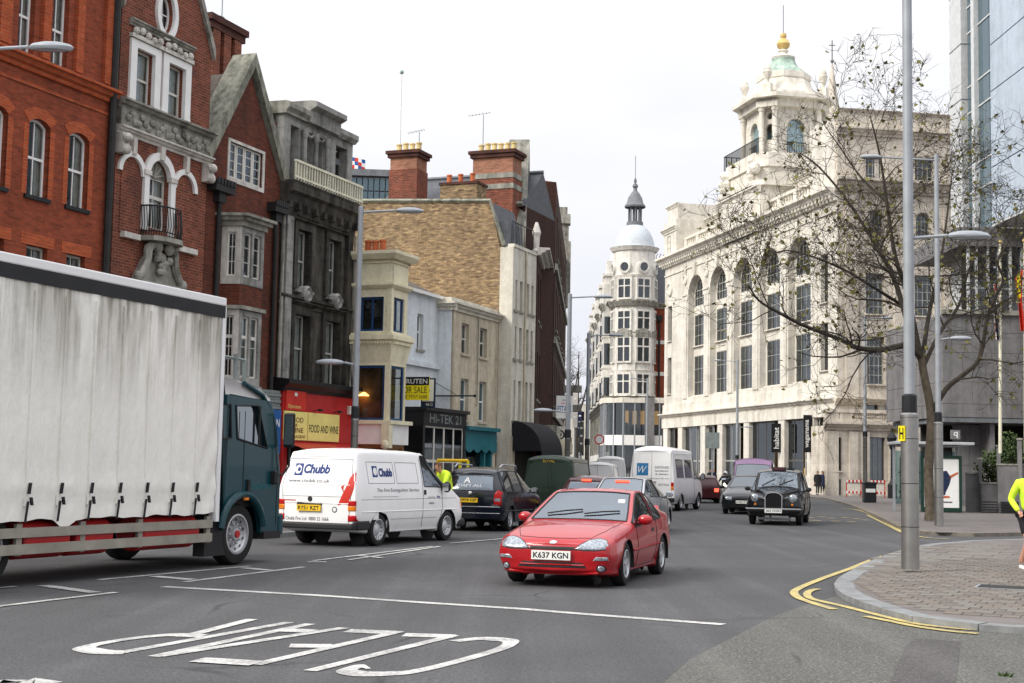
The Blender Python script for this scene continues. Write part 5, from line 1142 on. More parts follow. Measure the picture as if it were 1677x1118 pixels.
for (pa, pb, kd) in shp:
 x0, x1 = H.p(pa, 745, .8)[0]-.6, H.p(pb, 745, .8)[0]+.3
 w_ = MB()
 n = 3
 for k in range(n+1): x = x0+(x1-x0)*k/n; w_.box(x-.05, x+.05, .14, .2, .3, zfb)
 for z in (.3, 2.7, zfb-.08): w_.box(x0, x1, .145, .195, z-.06, z+.06)
 w_ = w_.build('shop_window', 'paint_greyframe' if kd == 'g' else 'paint_darkframe', hb); MB().box(x0, x1, .165, .17, .3, zfb).build('pane', 'pane_shop' if kd == 'w' else 'pane_dark', w_)
 MB().box(x0, x1, 1.0, 1.05, .1, zfb).build('interior', 'room_warm', w_)
 if kd == 'w':
  for z in (1.2, 3.4): MB().box(x0+.2, x1-.2, .85, .9, z, z+.9).build('display', 'display_glow', w_)
zat = zc_h+1.0
for (xa_, xb_, yy, h_) in ((hL-.1, hL+3.6, -.1, 4.6),):
 MB().box(xa_, xb_, yy, 5, zat, zat+h_-.9).build('end_pavilion', 'stone_portland', hb); hcorn(H, hb, xa_-.3, xb_+.2, zat+h_-2.1, .4, .5, y=yy); MB().box(xa_+.3, xb_-.3, yy+.3, 4.6, zat+h_-.9, zat+h_+.8).build('pavilion_cap', 'stone_portland', hb); corn(xa_+.1, xb_-.1, zat+h_+.5, .25, .35, yy+.3).build('pavilion_cornice', 'stone_portland_plain', hb)
 window(hb, xa_+1.1, xa_+2.0, zat+.3, zat+2.2, y=yy-.02, cols=2, rows=3, fm='paint_darkframe', sash=False, sill=None, curtain=0)
MB().box(hL+3.6, hR-.4, .8, 1.2, zat, zat+.5).build('balustrade_base', 'stone_portland_plain', hb); MB().box(hL+3.6, hR-.4, .75, 1.25, zat+1.5, zat+1.75).build('balustrade_rail', 'stone_portland_plain', hb)
nb = int((hR-hL-4)/.55)
bal = MB()
for k in range(nb):
 x = hL+3.9+(hR-hL-4.6)*k/(nb-1)
 if k % 6 == 0: bal.box(x-.35, x+.35, .78, 1.22, zat+.5, zat+1.5)
 else: bal.lathe([(.1,zat+.5),(.17,zat+.75),(.08,zat+1.15),(.14,zat+1.5)], 6, (x, 1.0))
bal.build('balusters', 'stone_portland_plain', hb)['kind'] = 'stuff'
MB().box(hL+3.6, hR-.2, 3.2, 9, zat, zat+3.4).build('attic', 'stone_portland', hb); corn(hL+3.6, hR-.2, zat+3.4, .35, .4, 3.2).build('attic_cornice', 'stone_portland_plain', hb)
MB().box(hL+.1, hR-.6, 1.15, 24, 0, zat-.1).build('body', 'stone_portland_plain', hb)
# ---- tower
TX = 17.0-37.8+37.8;
tc_ = H.l(Vector((24.4, 127.6, 0))); tx, ty = tc_.x, tc_.y
def tz(y_): return atz(1283, y_, 127.6).z
tw = empty('store_tower', H.w(tx, ty), H.a, 'octagonal stone tower with coupled columns, urns and copper cap on the store', 'tower')
def octo(a, c): return [(a, -a+c), (a, a-c), (a-c, a), (-a+c, a), (-a, a-c), (-a, -a+c), (-a+c, -a), (a-c, -a)]
def prism(root, nm, a, c, z0, z1, m): return MB().prz(octo(a, c), z0, z1).build(nm, m, root)
a_ = 3.25; c_ = 1.5
ztb, zcol0, zcol1, zcorn = tz(330)-.0, tz(268), tz(190), tz(178)
prism(tw, 'plinth', a_+1.2, .8, zat-1, tz(322), 'stone_portland'); prism(tw, 'plinth_cornice', a_+1.5, .9, tz(322), tz(314), 'stone_portland_plain')
prism(tw, 'base', a_+.8, .9, tz(314), tz(290), 'stone_portland'); prism(tw, 'base_cornice', a_+1.0, 1.0, tz(290), zcol0, 'stone_portland_plain')
for k in range(4):
 e = bpy.data.objects.new('tower_face', None); COL.objects.link(e); e.parent = tw; e.rotation_euler = (0, 0, R(90*k))
 wd = a_-c_; MB().plate(rc(-wd, wd, zcol0, zcol1+.3), [archo(-.85, .85, zcol0+.5, zcol1-.9)], -a_+.5, -a_+.9).build('wall', 'stone_portland', e)
 MB().plate(arc(0, zcol1-.9-.85, 1.1, 0, 180, 12)+arc(0, zcol1-.9-.85, .84, 180, 0, 12), [], -a_+.42, -a_+.5).build('archivolt', 'stone_portland_plain', e)
 MB().plate(archo(-.85, .85, zcol0+.5, zcol1-.9), [], -a_+.8, -a_+.83).build('window', 'pane_pale', e)
 mb = MB(); mb.tube([(-.9,-a_+.3,zcol0+1.3),(.9,-a_+.3,zcol0+1.3)], .05, 5)
 for q in range(9): x = -.9+1.8*q/8; mb.tube([(x,-a_+.3,zcol0+.3),(x,-a_+.3,zcol0+1.3)], .03, 4)
 mb.build('railing', 'iron_black', e)
 MB().plate(rc(-c_*.55, c_*.55, zcol0, zcol1+.3), [archo(-.4, .4, zcol0+1.6, zcol1-1.4), [(.3*math.cos(R(t*30)), zcol1-.7+.3*math.sin(R(t*30))) for t in range(12)]], -(a_-c_/2)*1.414+.35, -(a_-c_/2)*1.414+.7).build('corner_wall', 'stone_portland', wallk := bpy.data.objects.new('tower_corner', None)); COL.objects.link(wallk); wallk.parent = tw; wallk.rotation_euler = (0, 0, R(90*k+45))
 for x in (-.62, .62): MB().lathe([(.32,zcol0),(.32,zcol0+.25),(.26,zcol0+.3),(.23,zcol1-.4),(.3,zcol1-.3),(.34,zcol1)], 12, (x, -(a_-c_/2)*1.414-.1)).build('column', 'stone_portland_plain', wallk)
 MB().box(-1.05, 1.05, -(a_-c_/2)*1.414-.5, -(a_-c_/2)*1.414+.5, zcol0-.3, zcol0).build('column_base', 'stone_portland_plain', wallk)
 MB().box(-1.0, 1.0, -(a_-c_/2)*1.414-.48, -(a_-c_/2)*1.414+.5, zcol1, zcol1+.5).build('entablature', 'stone_portland_plain', wallk)
 zu = tz(162); yu = -(a_-c_/2)*1.414-.25
 MB().box(-.4,.4,yu-.4,yu+.4,zu-.5,zu+.5).build('urn_pedestal', 'stone_portland_plain', wallk)
 MB().lathe([(.25,zu+.5),(.14,zu+.75),(.16,zu+.9),(.36,zu+1.3),(.42,zu+1.6),(.34,zu+1.75),(.36,zu+1.82),(.24,zu+2.1),(.06,zu+2.35)], 12, (0, yu)).build('urn', 'stone_portland_plain', wallk, smooth=True)
prism(tw, 'entablature', a_+.05, c_, zcol1+.1, zcorn+.1, 'stone_portland_plain'); prism(tw, 'cornice', a_+.75, c_+.1, zcorn+.1, tz(170), 'stone_portland_plain'); prism(tw, 'blocking', a_-.1, c_, tz(170), tz(162), 'stone_portland_plain')
cap = [(a_, tz(162)), (3.05, tz(157)), (2.65, tz(147)), (2.4, tz(136))]
MB().lathe(cap+[(2.5, tz(135)), (2.5, tz(126)), (2.15, tz(124))], 8, (0, 0), R(22.5), R(382.5)).build('cap_lower', 'stone_portland_plain', tw)
MB().lathe([(2.17, tz(124)), (1.85, tz(117)), (1.6, tz(114))], 8, (0, 0), R(22.5), R(382.5)).build('cap_middle', 'copper', tw)
MB().lathe([(1.62, tz(115)), (1.3, tz(109)), (1.08, tz(102)), (1.05, tz(97)), (.6, tz(96))], 8, (0, 0), R(22.5), R(382.5)).build('cap_upper', 'copper', tw)
MB().lathe([(1.02, tz(98)), (1.1, tz(95)), (.4, tz(90)), (.32, tz(86)), (.5, tz(84)), (.3, tz(81))], 12).build('finial_base', 'stone_portland_plain', tw, smooth=True)
MB().lathe([(.3, tz(81)), (.55, tz(77)), (.62, tz(72)), (.45, tz(66)), (.22, tz(63)), (.3, tz(60)), (.26, tz(55)), (.0, tz(54))], 14).build('finial', 'gold_stone', tw, smooth=True)
MB().tube([(0,0,tz(56)), (0,0,tz(8))], .05, 5).build('mast', 'steel_paint', tw)
mb = MB(); rr_ = a_+.85
for k in range(34):
 x = -rr_+2*rr_*k/33; mb.tube([(x,-rr_,zcol0-.2),(x,-rr_,zcol0+1.2)], .035, 4); mb.tube([(-rr_,x,zcol0-.2),(-rr_,x,zcol0+1.2)], .035, 4)
mb.tube([(-rr_,rr_,zcol0+1.2),(-rr_,-rr_,zcol0+1.2),(rr_,-rr_,zcol0+1.2)], .05, 4); mb.build('gallery_railing', 'iron_black', tw)
mb = MB()
for (x, y) in ((-rr_+.6, -rr_), (rr_-.6, -rr_), (-rr_, rr_-.6)):
 for k in range(9): mb.ball((x+random.uniform(-.7,.7), y-.2, zcol0-.6-random.uniform(0,1.6)), random.uniform(.3,.5), n=7, m=4)
mb.build('carved_groups', 'stone_portland_plain', tw)['kind'] = 'stuff'
xs0, xs1 = tx-4.6, tx+4.6
MB().plate(rc(xs0, xs1, zat, tz(334)), [rc(tx+d-.4, tx+d+.4, zat+.8, zat+3.6) for d in (-2.2, 0, 2.2)], -.05, .8).build('tower_front', 'stone_portland', hb)
for d in (-2.2, 0, 2.2): window(hb, tx+d-.4, tx+d+.4, zat+.8, zat+3.6, y=.2, cols=2, rows=4, fm='paint_darkframe', sash=False, sill=None, curtain=0, gm='pane_dark')
hcorn(H, hb, xs0-.2, xs1+.2, tz(334), .5, .6, nm='tower_front_cornice', y=-.05); MB().box(xs0+.3, xs1-.3, .2, 2.5, tz(334)+.6, tz(322)+.3).build('tower_step', 'stone_portland', hb)
sp = empty('church_spire', (28.9*2, 128*2, 0), 0, 'slim pointed church spire with cross behind the store', 'spire'); c = atz(1363, 175, 260); sp.location = (c.x, c.y, 0)
def sz(y_): return atz(1363, y_, 260).z
MB().lathe([(1.5, sz(185)), (.12, sz(103))], 8).build('spire', 'stone_portland_warm', sp); MB().lathe([(1.6,0),(1.6,sz(185))], 8).build('tower', 'stone_portland_warm', sp); mb = MB(); mb.tube([(0,0,sz(104)),(0,0,sz(66))], .12, 5); mb.tube([(-.6,0,sz(74)),(.6,0,sz(74))], .1, 5); mb.ball((0,0,sz(100)), .35); mb.build('cross', 'lead', sp)
# ---- corner pavilion and the front to the side street
qc = H.w(hR, 0); PF = Frame(qc.x, qc.y, R(10))
pb_ = bld('store_wing', PF, 'shaded stone side wing of the store behind the bare tree', 'building')
pE = PF.p(1600, 500)[0]
def pz(x, y): return PF.p(x, y)[1]
zt_p = pz(1470, 186); z_a = pz(1470, 226); z_b = pz(1470, 314)
wp = [PF.rect(1418, 1446, 253, 300), PF.rect(1498, 1530, 258, 303), PF.rect(1418, 1449, 448, 515), PF.rect(1498, 1530, 450, 517), PF.rect(1420, 1449, 552, 630), PF.rect(1498, 1528, 553, 631)]
wp = norm(wp[0:2])+norm(wp[2:4])+norm(wp[4:6]); wr_ = [PF.rect(1424, 1448, 345, 385), PF.rect(1500, 1524, 347, 388)]; wr_ = norm(wr_)
lw_ = [(wp[4][0]-.2, wp[4][0]+.9, pz(1440, 678), pz(1440, 656)), (wp[4][0]+1.4, wp[4][0]+2.5, pz(1440, 678), pz(1440, 656))]
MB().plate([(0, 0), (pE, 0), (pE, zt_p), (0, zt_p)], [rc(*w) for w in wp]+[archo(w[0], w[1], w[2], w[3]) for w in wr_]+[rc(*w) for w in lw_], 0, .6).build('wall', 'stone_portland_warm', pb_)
for i, w in enumerate(wp): window(pb_, *w, y=.35, cols=4, rows=5 if i > 1 else 3, fm='paint_greyframe', fw=.08, bar=.05, sash=False, sill='stone_portland_warm', sy=-.2, curtain=0, gm='pane_dark', room='room_warm' if i == 0 else 'room')
for w in wr_: window(pb_, *w, y=.35, cols=4, rows=3, rise=(w[1]-w[0])/2, fm='paint_greyframe', fw=.08, bar=.05, sash=False, sill='stone_portland_warm', curtain=0, gm='pane_dark')
for w in lw_: window(pb_, *w, y=.35, cols=1, rows=1, fm='paint_darkframe', sash=False, sill=None, curtain=0)
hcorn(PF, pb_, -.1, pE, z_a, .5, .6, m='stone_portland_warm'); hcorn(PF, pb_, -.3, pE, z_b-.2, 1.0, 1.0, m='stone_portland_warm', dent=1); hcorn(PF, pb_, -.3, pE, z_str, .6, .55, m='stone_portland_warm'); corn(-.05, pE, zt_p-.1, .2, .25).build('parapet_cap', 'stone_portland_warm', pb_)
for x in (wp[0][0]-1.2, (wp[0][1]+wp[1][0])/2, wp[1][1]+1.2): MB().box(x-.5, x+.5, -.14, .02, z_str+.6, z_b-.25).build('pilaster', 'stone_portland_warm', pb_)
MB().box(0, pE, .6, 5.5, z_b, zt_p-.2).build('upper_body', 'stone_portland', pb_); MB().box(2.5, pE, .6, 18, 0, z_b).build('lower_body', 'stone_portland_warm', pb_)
for k, (pxx, yy) in enumerate(((1463, 168), (1477, 168), (1550, 175))): x = PF.p(pxx, yy, 3)[0]; pots(pb_, [x], 3, zt_p, .9, .25, 'pot_red')
PQ = PF.sub(0, -2.6, 0); pq0 = PQ.p(1352, 740)[0]; pq1 = PQ.p(1472, 740)[0]; zq1 = PQ.p(1410, 698)[1]; zq2 = PQ.p(1410, 676)[1]
pr = bld('stone_porch', PQ, 'low stone pavilion with balustrade in front of the store wing', 'building')
ow_ = PQ.rect(1365, 1378, 716, 771); oo = PQ.rect(1422, 1450, 716, 800)
MB().plate(rc(pq0, pq1, 0, zq1), [rc(*ow_), rc(oo[0], oo[1], .9, oo[3])], 0, .5).build('wall', 'stone_portland_warm', pr)
window(pr, *ow_, y=.2, cols=2, rows=4, fm='paint_darkframe', sash=False, sill='stone_portland_warm', sy=-.2, curtain=0); window(pr, oo[0], oo[1], .9, oo[3], y=.3, cols=3, rows=1, fm='paint_darkframe', sash=False, sill=None, curtain=0, room='net')
for x_ in (1353, 1390, 1404, 1455): x = PQ.p(x_, 740)[0]; MB().box(x, x+.9, -.18, .02, 0, zq1-.4).build('pilaster', 'stone_portland_warm', pr)
corn(pq0-.2, pq1, zq1-.3, .5, .55).build('cornice', 'stone_portland_warm', pr); MB().box(pq0, pq1, .1, .4, zq1+.25, zq1+.55).build('plinth', 'stone_portland_warm', pr); MB().box(pq0, pq1, .05, .45, zq2, zq2+.25).build('rail', 'stone_portland_warm', pr)
for k in range(30):
 x = pq0+.2+(pq1-pq0-.4)*k/29
 if k < 11 and k not in (5,): MB().box(x-.12, x+.12, .1, .4, zq1+.55, zq2).build('die', 'stone_portland_warm', pr)
 else: MB().lathe([(.08,zq1+.55),(.14,zq1+.75),(.07,zq2-.2),(.12,zq2)], 6, (x, .25)).build('baluster', 'stone_portland_warm', pr)
MB().box(pq0+.02, pq1, .5, 2.8, 0, zq1).build('body', 'stone_portland_warm', pr)
hh_ = PQ.rect(1364, 1377, 791, 809, 0); MB().box(hh_[0], hh_[1], -.03, .02, .15, 1.3).build('hatch', 'paint_darkframe', pr)
def banner(px0, px1, py0, py1, text, label):
 r_ = H.rect(px0, px1, py0, py1, -.6); o = empty('shop_banner', H.w((r_[0]+r_[1])/2, -.55, r_[2]), 0, label, 'sign'); hgt = r_[3]-r_[2]; w_ = (px1-px0)/FPX*113/2
 MB().box(-w_, w_, -.06, .06, 0, hgt).build('panel', 'sign_black', o)
 def fr_(p): return Vector((-(p.z), p.y, p.x))
 txt(text, o, 'sign_white', hgt*.12, hgt*.88, -w_*.5, w_*.55, -.065, frame=fr_, bold=.012)
 MB().tube([(-w_, 0, hgt), (w_+.9, 0, hgt)], .04).build('bracket', 'iron_black', o); MB().tube([(-w_, 0, 0), (w_+.9, 0, 0)], .04).build('bracket', 'iron_black', o)
banner(1262, 1279, 694, 740, 'habitat', 'black vertical banner lettered habitat between the stone piers'); banner(1315, 1329, 680, 740, 'wagamama', 'black vertical banner lettered wagamama on the store front')
ra = H.rect(1137, 1160, 738, 746, -.35); ds = empty('shop_sign', H.w(ra[0]+.8, .55, ra[2]), H.a, 'small lit shop name in the far store window', 'sign'); txt('DIESEL', ds, 'lamp_shop', 0, 2.2, 0, .5, 0)
MB().box(-.1, 2.3, .03, .06, -.1, .6).build('panel', 'sign_black', ds)
o, w_, h_ = hang(1155, 1178, 708, 734, 100, 'blank_sign', 'blank grey sign panel on a post before the store', 'shutter', rot=R(-15)); MB().tube([(0,.08,h_),(0,.08,-atz(1166,721,100).z)], .06).build('post', 'steel_paint', o)
# === domed corner building
DC = atz(1036, 700, 170); DF = Frame(DC.x, DC.y, R(-93));
db = empty('domed_building', (DC.x, DC.y, 0), 0, 'white terracotta corner building with round tower and pale dome', 'building')
def dz(y_): return atz(1037, y_, 170).z
def y6(v): return 250+v/2.11
def wl_(r, y0, y1, m, nm, n=32): return MB().lathe([(r, dz(y_ )) for y_ in (y0, y1)], n).build(nm, m, db, smooth=60)
Rt = 2.5
wl_(Rt, y6(845), y6(340), 'terracotta_white', 'round_tower')
def band(r0, r1, ya, yb_, m='terracotta_white', nm='band'):
 za, zb_ = dz(yb_), dz(ya); MB().lathe([(Rt-.2, za), (r0, za), (r1, zb_), (Rt-.2, zb_)], 32).build(nm, m, db)
band(Rt+.35, Rt+.65, y6(520), y6(536), 'stone_grey', 'cornice'); band(Rt+.2, Rt+.5, y6(332), y6(345), nm='cornice'); band(Rt+.1, Rt+.3, y6(625), y6(632)); band(Rt+.1, Rt+.3, y6(845), y6(838), nm='string_course'); band(Rt+.6, Rt+1.1, y6(845), y6(862), 'stone_grey', 'shop_cornice'); band(Rt+.08, Rt+.2, y6(430), y6(436)); band(Rt+.08, Rt+.2, y6(755), y6(762))
prof = [(Rt*.96*math.cos(R(t)), dz(y6(332))+(dz(y6(245))-dz(y6(332)))*math.sin(R(t))) for t in range(0, 91, 9)]
MB().lathe(prof, 32).build('dome', 'dome_white', db, smooth=True)
zl_ = dz(y6(247)); zt_ = dz(y6(190));
MB().lathe([(1.0,zl_-.2),(1.0,zl_+.25),(.75,zl_+.25)], 12).build('lantern_base', 'lead', db)
for k in range(8): a = R(45*k); MB().tube([(.75*math.cos(a), .75*math.sin(a), zl_), (.75*math.cos(a), .75*math.sin(a), zt_)], .1, 6).build('lantern_column', 'lead', db)
MB().lathe([(.3,zl_),(.3,zt_)], 8).build('lantern_core', 'lead', db)
MB().lathe([(1.25,zt_),(1.3,zt_+.2),(1.0,zt_+.6),(.85,zt_+1.2),(.5,zt_+1.8),(.25,zt_+2.1),(.22,zt_+2.4),(.36,zt_+2.6),(.26,zt_+2.9),(.1,zt_+3.0),(.2,zt_+3.3),(.05,zt_+3.7)], 12).build('lantern_roof', 'lead', db, smooth=True); MB().tube([(0,0,zt_+3.6),(0,0,dz(y6(10)))], .05, 5).build('mast', 'steel_paint', db)
cd = math.degrees(math.atan2(-DC.y, -DC.x))
for (ya, yb_, k_) in ((445, 508, 0), (555, 615, 0), (645, 725, 1), (770, 835, 0)):
 for da in (-78, -26, 26, 78):
  a = R(cd+da); e = bpy.data.objects.new('window_bay', None); COL.objects.link(e); e.parent = db; e.location = ((Rt+.02)*math.cos(a), (Rt+.02)*math.sin(a), 0); e.rotation_euler = (0, 0, a+R(90))
  z0, z1 = dz(y6(yb_)), dz(y6(ya)); hw = .76
  q = MB(); q.plate(rc(-hw-.2, hw+.2, z0-.2, z1+.25), [rc(-hw, -.08, z0, z0+(z1-z0)*.6), rc(.08, hw, z0, z0+(z1-z0)*.6), rc(-hw, -.08, z0+(z1-z0)*.66, z1), rc(.08, hw, z0+(z1-z0)*.66, z1)], -.16, .2); q = q.build('mullions', 'terracotta_white', e)
  for (p, r_) in ((-hw, -.08), (.08, hw)): MB().box(p, r_, -.06, -.04, z0, z1).build('pane', 'pane_dark', q)
  MB().box(-hw, hw, .0, .12, z0, z1).build('interior', 'room', q)
  if k_: MB().plate(arc(0, z1+.1, hw+.3, 0, 180, 10), [], -.2, .1).build('arched_head', 'stone_grey', e)
for da in (-78, -26, 26, 78):
 a = R(cd+da); e = bpy.data.objects.new('roundel', None); COL.objects.link(e); e.parent = db; e.location = (Rt*math.cos(a), Rt*math.sin(a), 0); e.rotation_euler = (0, 0, a+R(90)); zc0 = dz(y6(403))
 MB().lathe([(.78,.1),(.78,-.2),(.55,-.24),(.5,-.1)], 18, (0,0,zc0), axis='y').build('ring', 'terracotta_white', e); MB().lathe([(.55,-.12),(0,-.13)], 18, (0,0,zc0), axis='y').build('pane', 'pane_dark', e)
for da in (-52, 0, 52):
 a = R(cd+da); e = bpy.data.objects.new('pilaster_bay', None); COL.objects.link(e); e.parent = db; e.location = (Rt*math.cos(a), Rt*math.sin(a), 0); e.rotation_euler = (0, 0, a+R(90)); MB().box(-.22, .22, -.14, .1, dz(y6(838)), dz(y6(540))).build('pilaster', 'terracotta_white', e)
WF = Frame(DC.x-Rt*.95, DC.y+.8, R(-91+0)); # x towards the camera
lw0 = -62
wl = empty('street_wing', WF.o, WF.a, 'white stone terrace with bays and gables receding behind the domed tower', 'building')
zD = dz(y6(530)); zS = dz(y6(850))
cols_ = 14; st = 62/cols_
hs = []; zr = [(dz(y6(835)), dz(y6(770))), (dz(y6(725)), dz(y6(650))), (dz(y6(615)), dz(y6(555)))]
for k in range(cols_):
 for (z0, z1) in zr: hs.append((lw0+st*k+.8, lw0+st*k+st-.8, z0, z1))
MB().plate(rc(lw0, 0, zS, zD), [rc(*w) for w in hs], 0, .3).build('wall', 'terracotta_white', wl)
for w in hs: window(wl, *w, y=.15, cols=3, rows=2, fm='terracotta_white', fw=.12, bar=.12, sash=False, sill='terracotta_white', curtain=0, gm='pane_dark')
for k in range(0, cols_, 2):
 MB().box(lw0+st*k+.2, lw0+st*k+.75, -.5, .02, zS, zD).build('bay_pier', 'terracotta_white', wl); MB().box(lw0+st*k+.2, lw0+st*k+st, -.45, .02, zr[0][1]+.3, zr[1][0]-.3).build('bay_apron', 'terracotta_white', wl); MB().box(lw0+st*k+.2, lw0+st*k+st, -.45, .02, zr[1][1]+.3, zr[2][0]-.3).build('bay_apron', 'brick_red', wl)
corn(lw0, 0, zD-.1, .8, .8).build('cornice', 'stone_grey', wl); corn(lw0, .5, zS-.6, 1.0, .7).build('shop_cornice', 'stone_grey', wl)
for k in (0, 1, 2, 3):
 x = -4-11*k; mb = MB(); mb.plate([(x-3, zD+.5), (x+1, zD+.5), (x+1, zD+2.5), (x-.2, zD+3.2), (x-.2, zD+5.5), (x-1, zD+6.6), (x-1.8, zD+5.5), (x-1.8, zD+3.2), (x-3, zD+2.5)], [rc(x-1.6, x-.4, zD+1.2, zD+3)], -.1, .5); mb.build('gable', 'terracotta_white', wl); window(wl, x-1.6, x-.4, zD+1.2, zD+3, y=.1, cols=2, rows=2, sash=False, sill=None, curtain=0)
mb = MB(); mb.add([(lw0, .4, zD+.6), (0, .4, zD+.6), (0, 4, zD+5), (lw0, 4, zD+5)], [(0,1,2,3)]); mb.build('roof', 'slate', wl); MB().box(lw0, -.1, .4, 9, 0, zD).build('body', 'brick_red', wl)
for k in range(14): x = lw0+62*k/13; MB().box(x-.25, x+.25, -.25, .2, 0, zS-.6).build('shop_pier', 'stone_grey', wl)
for k in range(13): x = lw0+62*k/13+.25; MB().box(x, x+4.2, .1, .14, .3, zS-.7).build('shop_window', 'pane_dark' if k % 3 else 'pane_blue', wl)
MB().box(lw0, 0, -.2, .08, 3.0, 3.9).build('shop_band', 'paint_white', wl)
for k in range(5):
 x = -3.2-11.5*k
 MB().box(x-3.2, x, -1.1, .02, zS+.6, zD+(3.2 if k % 2 == 0 else .2)).build('oriel', 'terracotta_white', wl); corn(x-3.4, x+.2, zD-.1, .5, .8, -1.1).build('oriel_cornice', 'stone_grey', wl)
 for (z0, z1) in zr: MB().box(x, x+.03, -.95, -.15, z0, z1).build('oriel_pane', 'pane_dark', wl); MB().box(x-2.8, x-.4, -1.13, -1.1, z0, z1).build('oriel_pane', 'pane_dark', wl); MB().box(x-3.3, x+.08, -1.2, .02, z0-.5, z0-.25).build('oriel_band', 'terracotta_white', wl)
 mb = MB(); mb.box(x-2.6, x-.4, -.9, 1.6, zD+.7, zD+4.4); mb.box(x-2.2, x-.8, -.7, 1.2, zD+4.4, zD+6.2); mb.box(x-2.8, x-.2, -1.1, 1.8, zD+4.2, zD+4.5); mb.lathe([(.6,zD+6.2),(.45,zD+6.6),(.15,zD+7.6)], 8, (x-1.5, .2)); mb.build('roof_turret', 'terracotta_white', wl)
RF = Frame(DC.x+Rt*.9, DC.y-.3, R(0)); rw = empty('brick_wing', RF.o, RF.a, 'red brick side wing right of the domed tower', 'building')
MB().plate(rc(0, 14, zS, zD-.3), [], 0, .3).build('wall', 'brick_orange', rw)
for y_ in (656, 765): MB().box(0, 14, -.06, .02, dz(y6(y_))-.15, dz(y6(y_))+.3).build('stone_band', 'terracotta_white', rw)
corn(0, 14, zD-.3, .6, .6).build('cornice', 'stone_grey', rw); MB().box(0, 14, .3, 9, 0, zD-.3).build('body', 'brick_red', rw); mb = MB(); mb.add([(0,.2,zD+.3),(14,.2,zD+.3),(14,3.5,zD+5.8),(0,3.5,zD+5.8)], [(0,1,2,3)]); mb.build('roof', 'slate', rw)
xp = RF.p(1079, 600)[0]; MB().tube([(xp,-.15,zS),(xp,-.15,dz(y6(575)))], .12, 8).build('drainpipe', 'pipe_black', rw); mb = MB(); mb.box(xp-.35, xp+.35, -.4, 0, dz(y6(580)), dz(y6(562))); mb.build('rainwater_head', 'pipe_black', rw)
mb = MB()
for k in range(14): x = .3+.4*k; mb.tube([(x,3.4,zD+5.8),(x,3.4,zD+6.6),(x+.2,3.4,zD+6.9)], .04, 4)
mb.build('ridge_crest', 'iron_black', rw)
gl = empty('corner_shop', (DC.x, DC.y, 0), 0, 'two storey glazed corner shop with lit displays under the round tower', 'shop')
zg1, zg0, zw0 = dz(y6(868)), dz(y6(978)), dz(y6(1012))
ar = [(-Rt-1.2, 3.0), (-Rt-1.0, -1.2), (-1.4, -3.2), (1.3, -3.4), (7.5, -3.4)]
for (p, q) in zip(ar, ar[1:]):
 e = bpy.data.objects.new('glazed_bay', None); COL.objects.link(e); e.parent = gl; e.location = (p[0], p[1], 0); e.rotation_euler = (0, 0, math.atan2(q[1]-p[1], q[0]-p[0])); ln = math.hypot(q[0]-p[0], q[1]-p[1])
 MB().box(0, ln, 0, .3, zw0, zg0).build('white_band', 'paint_white', e); MB().box(0, ln, -.1, .4, zg1, dz(y6(850))).build('stone_head', 'stone_portland_plain', e)
 MB().box(0, ln, .15, .18, zg0, zg1).build('upper_pane', 'pane_shop', e); MB().box(0, ln, 1.6, 1.7, zg0, zg1).build('upper_interior', 'room_warm', e); MB().box(0, ln, .25, .28, .2, zw0).build('lower_pane', 'pane_shop', e); MB().box(0, ln, 1.4, 1.5, .2, zw0).build('lower_interior', 'room_warm', e)
 n = max(1, int(ln/1.3))
 for k in range(n+1): MB().box(ln*k/n-.08, ln*k/n+.08, -.02, .3, 0, zg1).build('mullion', 'steel_paint', e)
 if p[0] > -3:
  for k in range(int(ln*1.2)): x = .4+(ln-.8)*k/max(1, int(ln*1.2)-1); MB().box(x-.25, x+.25, 1.0, 1.1, zg0+1.3, zg1-.9).build('display', 'display_glow', e); MB().box(x-.18, x+.18, .7, .95, zg0, zg0+random.uniform(.9, 1.5)).build('mannequin_row', 'cloth_black', e)
MB().box(1.15, 2.2, -3.75, -3.0, 0, dz(y6(850))).build('stone_pier', 'concrete_tile', gl)
# === modern hotel block on the right
MF = Frame(25.3, 80.6, R(-89.1))
mo = bld('panelled_block', MF, 'blue-grey metal panelled block with glazed stair strip at the right edge', 'building')
xp0 = MF.p(1624, 200)[0]; xg0 = MF.p(1584, 200)[0]; zbot = MF.p(1624, 369)[1]
zj = [zbot]+[MF.p(1624, y)[1] for y in (275, 150, 73, -20, -110)]
xend = 26.0; pws = [xp0, MF.p(1653, 200)[0]]
while pws[-1] < xend: pws.append(pws[-1]+(pws[1]-pws[0])*1.0)
for a, b_ in zip(pws, pws[1:]):
 for z0, z1 in zip(zj, zj[1:]): MB().box(a+.012, b_-.012, -.05, .1, z0+.03, z1-.03).build('panel', 'panel_metal', mo, bevel=.015)
MB().box(xp0, xend, .1, 20, zbot+.1, zj[-1]).build('core', 'lead', mo); MB().box(xp0-.02, xend, -.04, 20, zbot-.12, zbot+.02).build('soffit', 'panel_edge', mo)
MB().box(0, MF.p(1582, 200)[0], -.25, .6, 0, zj[-1]).build('corner_column', 'panel_edge', mo)
for k in range(9): MB().box(-.02, MF.p(1582, 200)[0]+.02, -.27, .62, 10+3.2*k, 10.05+3.2*k).build('column_joint', 'lead', mo)
cols_ = [MF.p(v, 200)[0] for v in (1584, 1597, 1602, 1620, 1624)]
zz = 9.6; k = 0
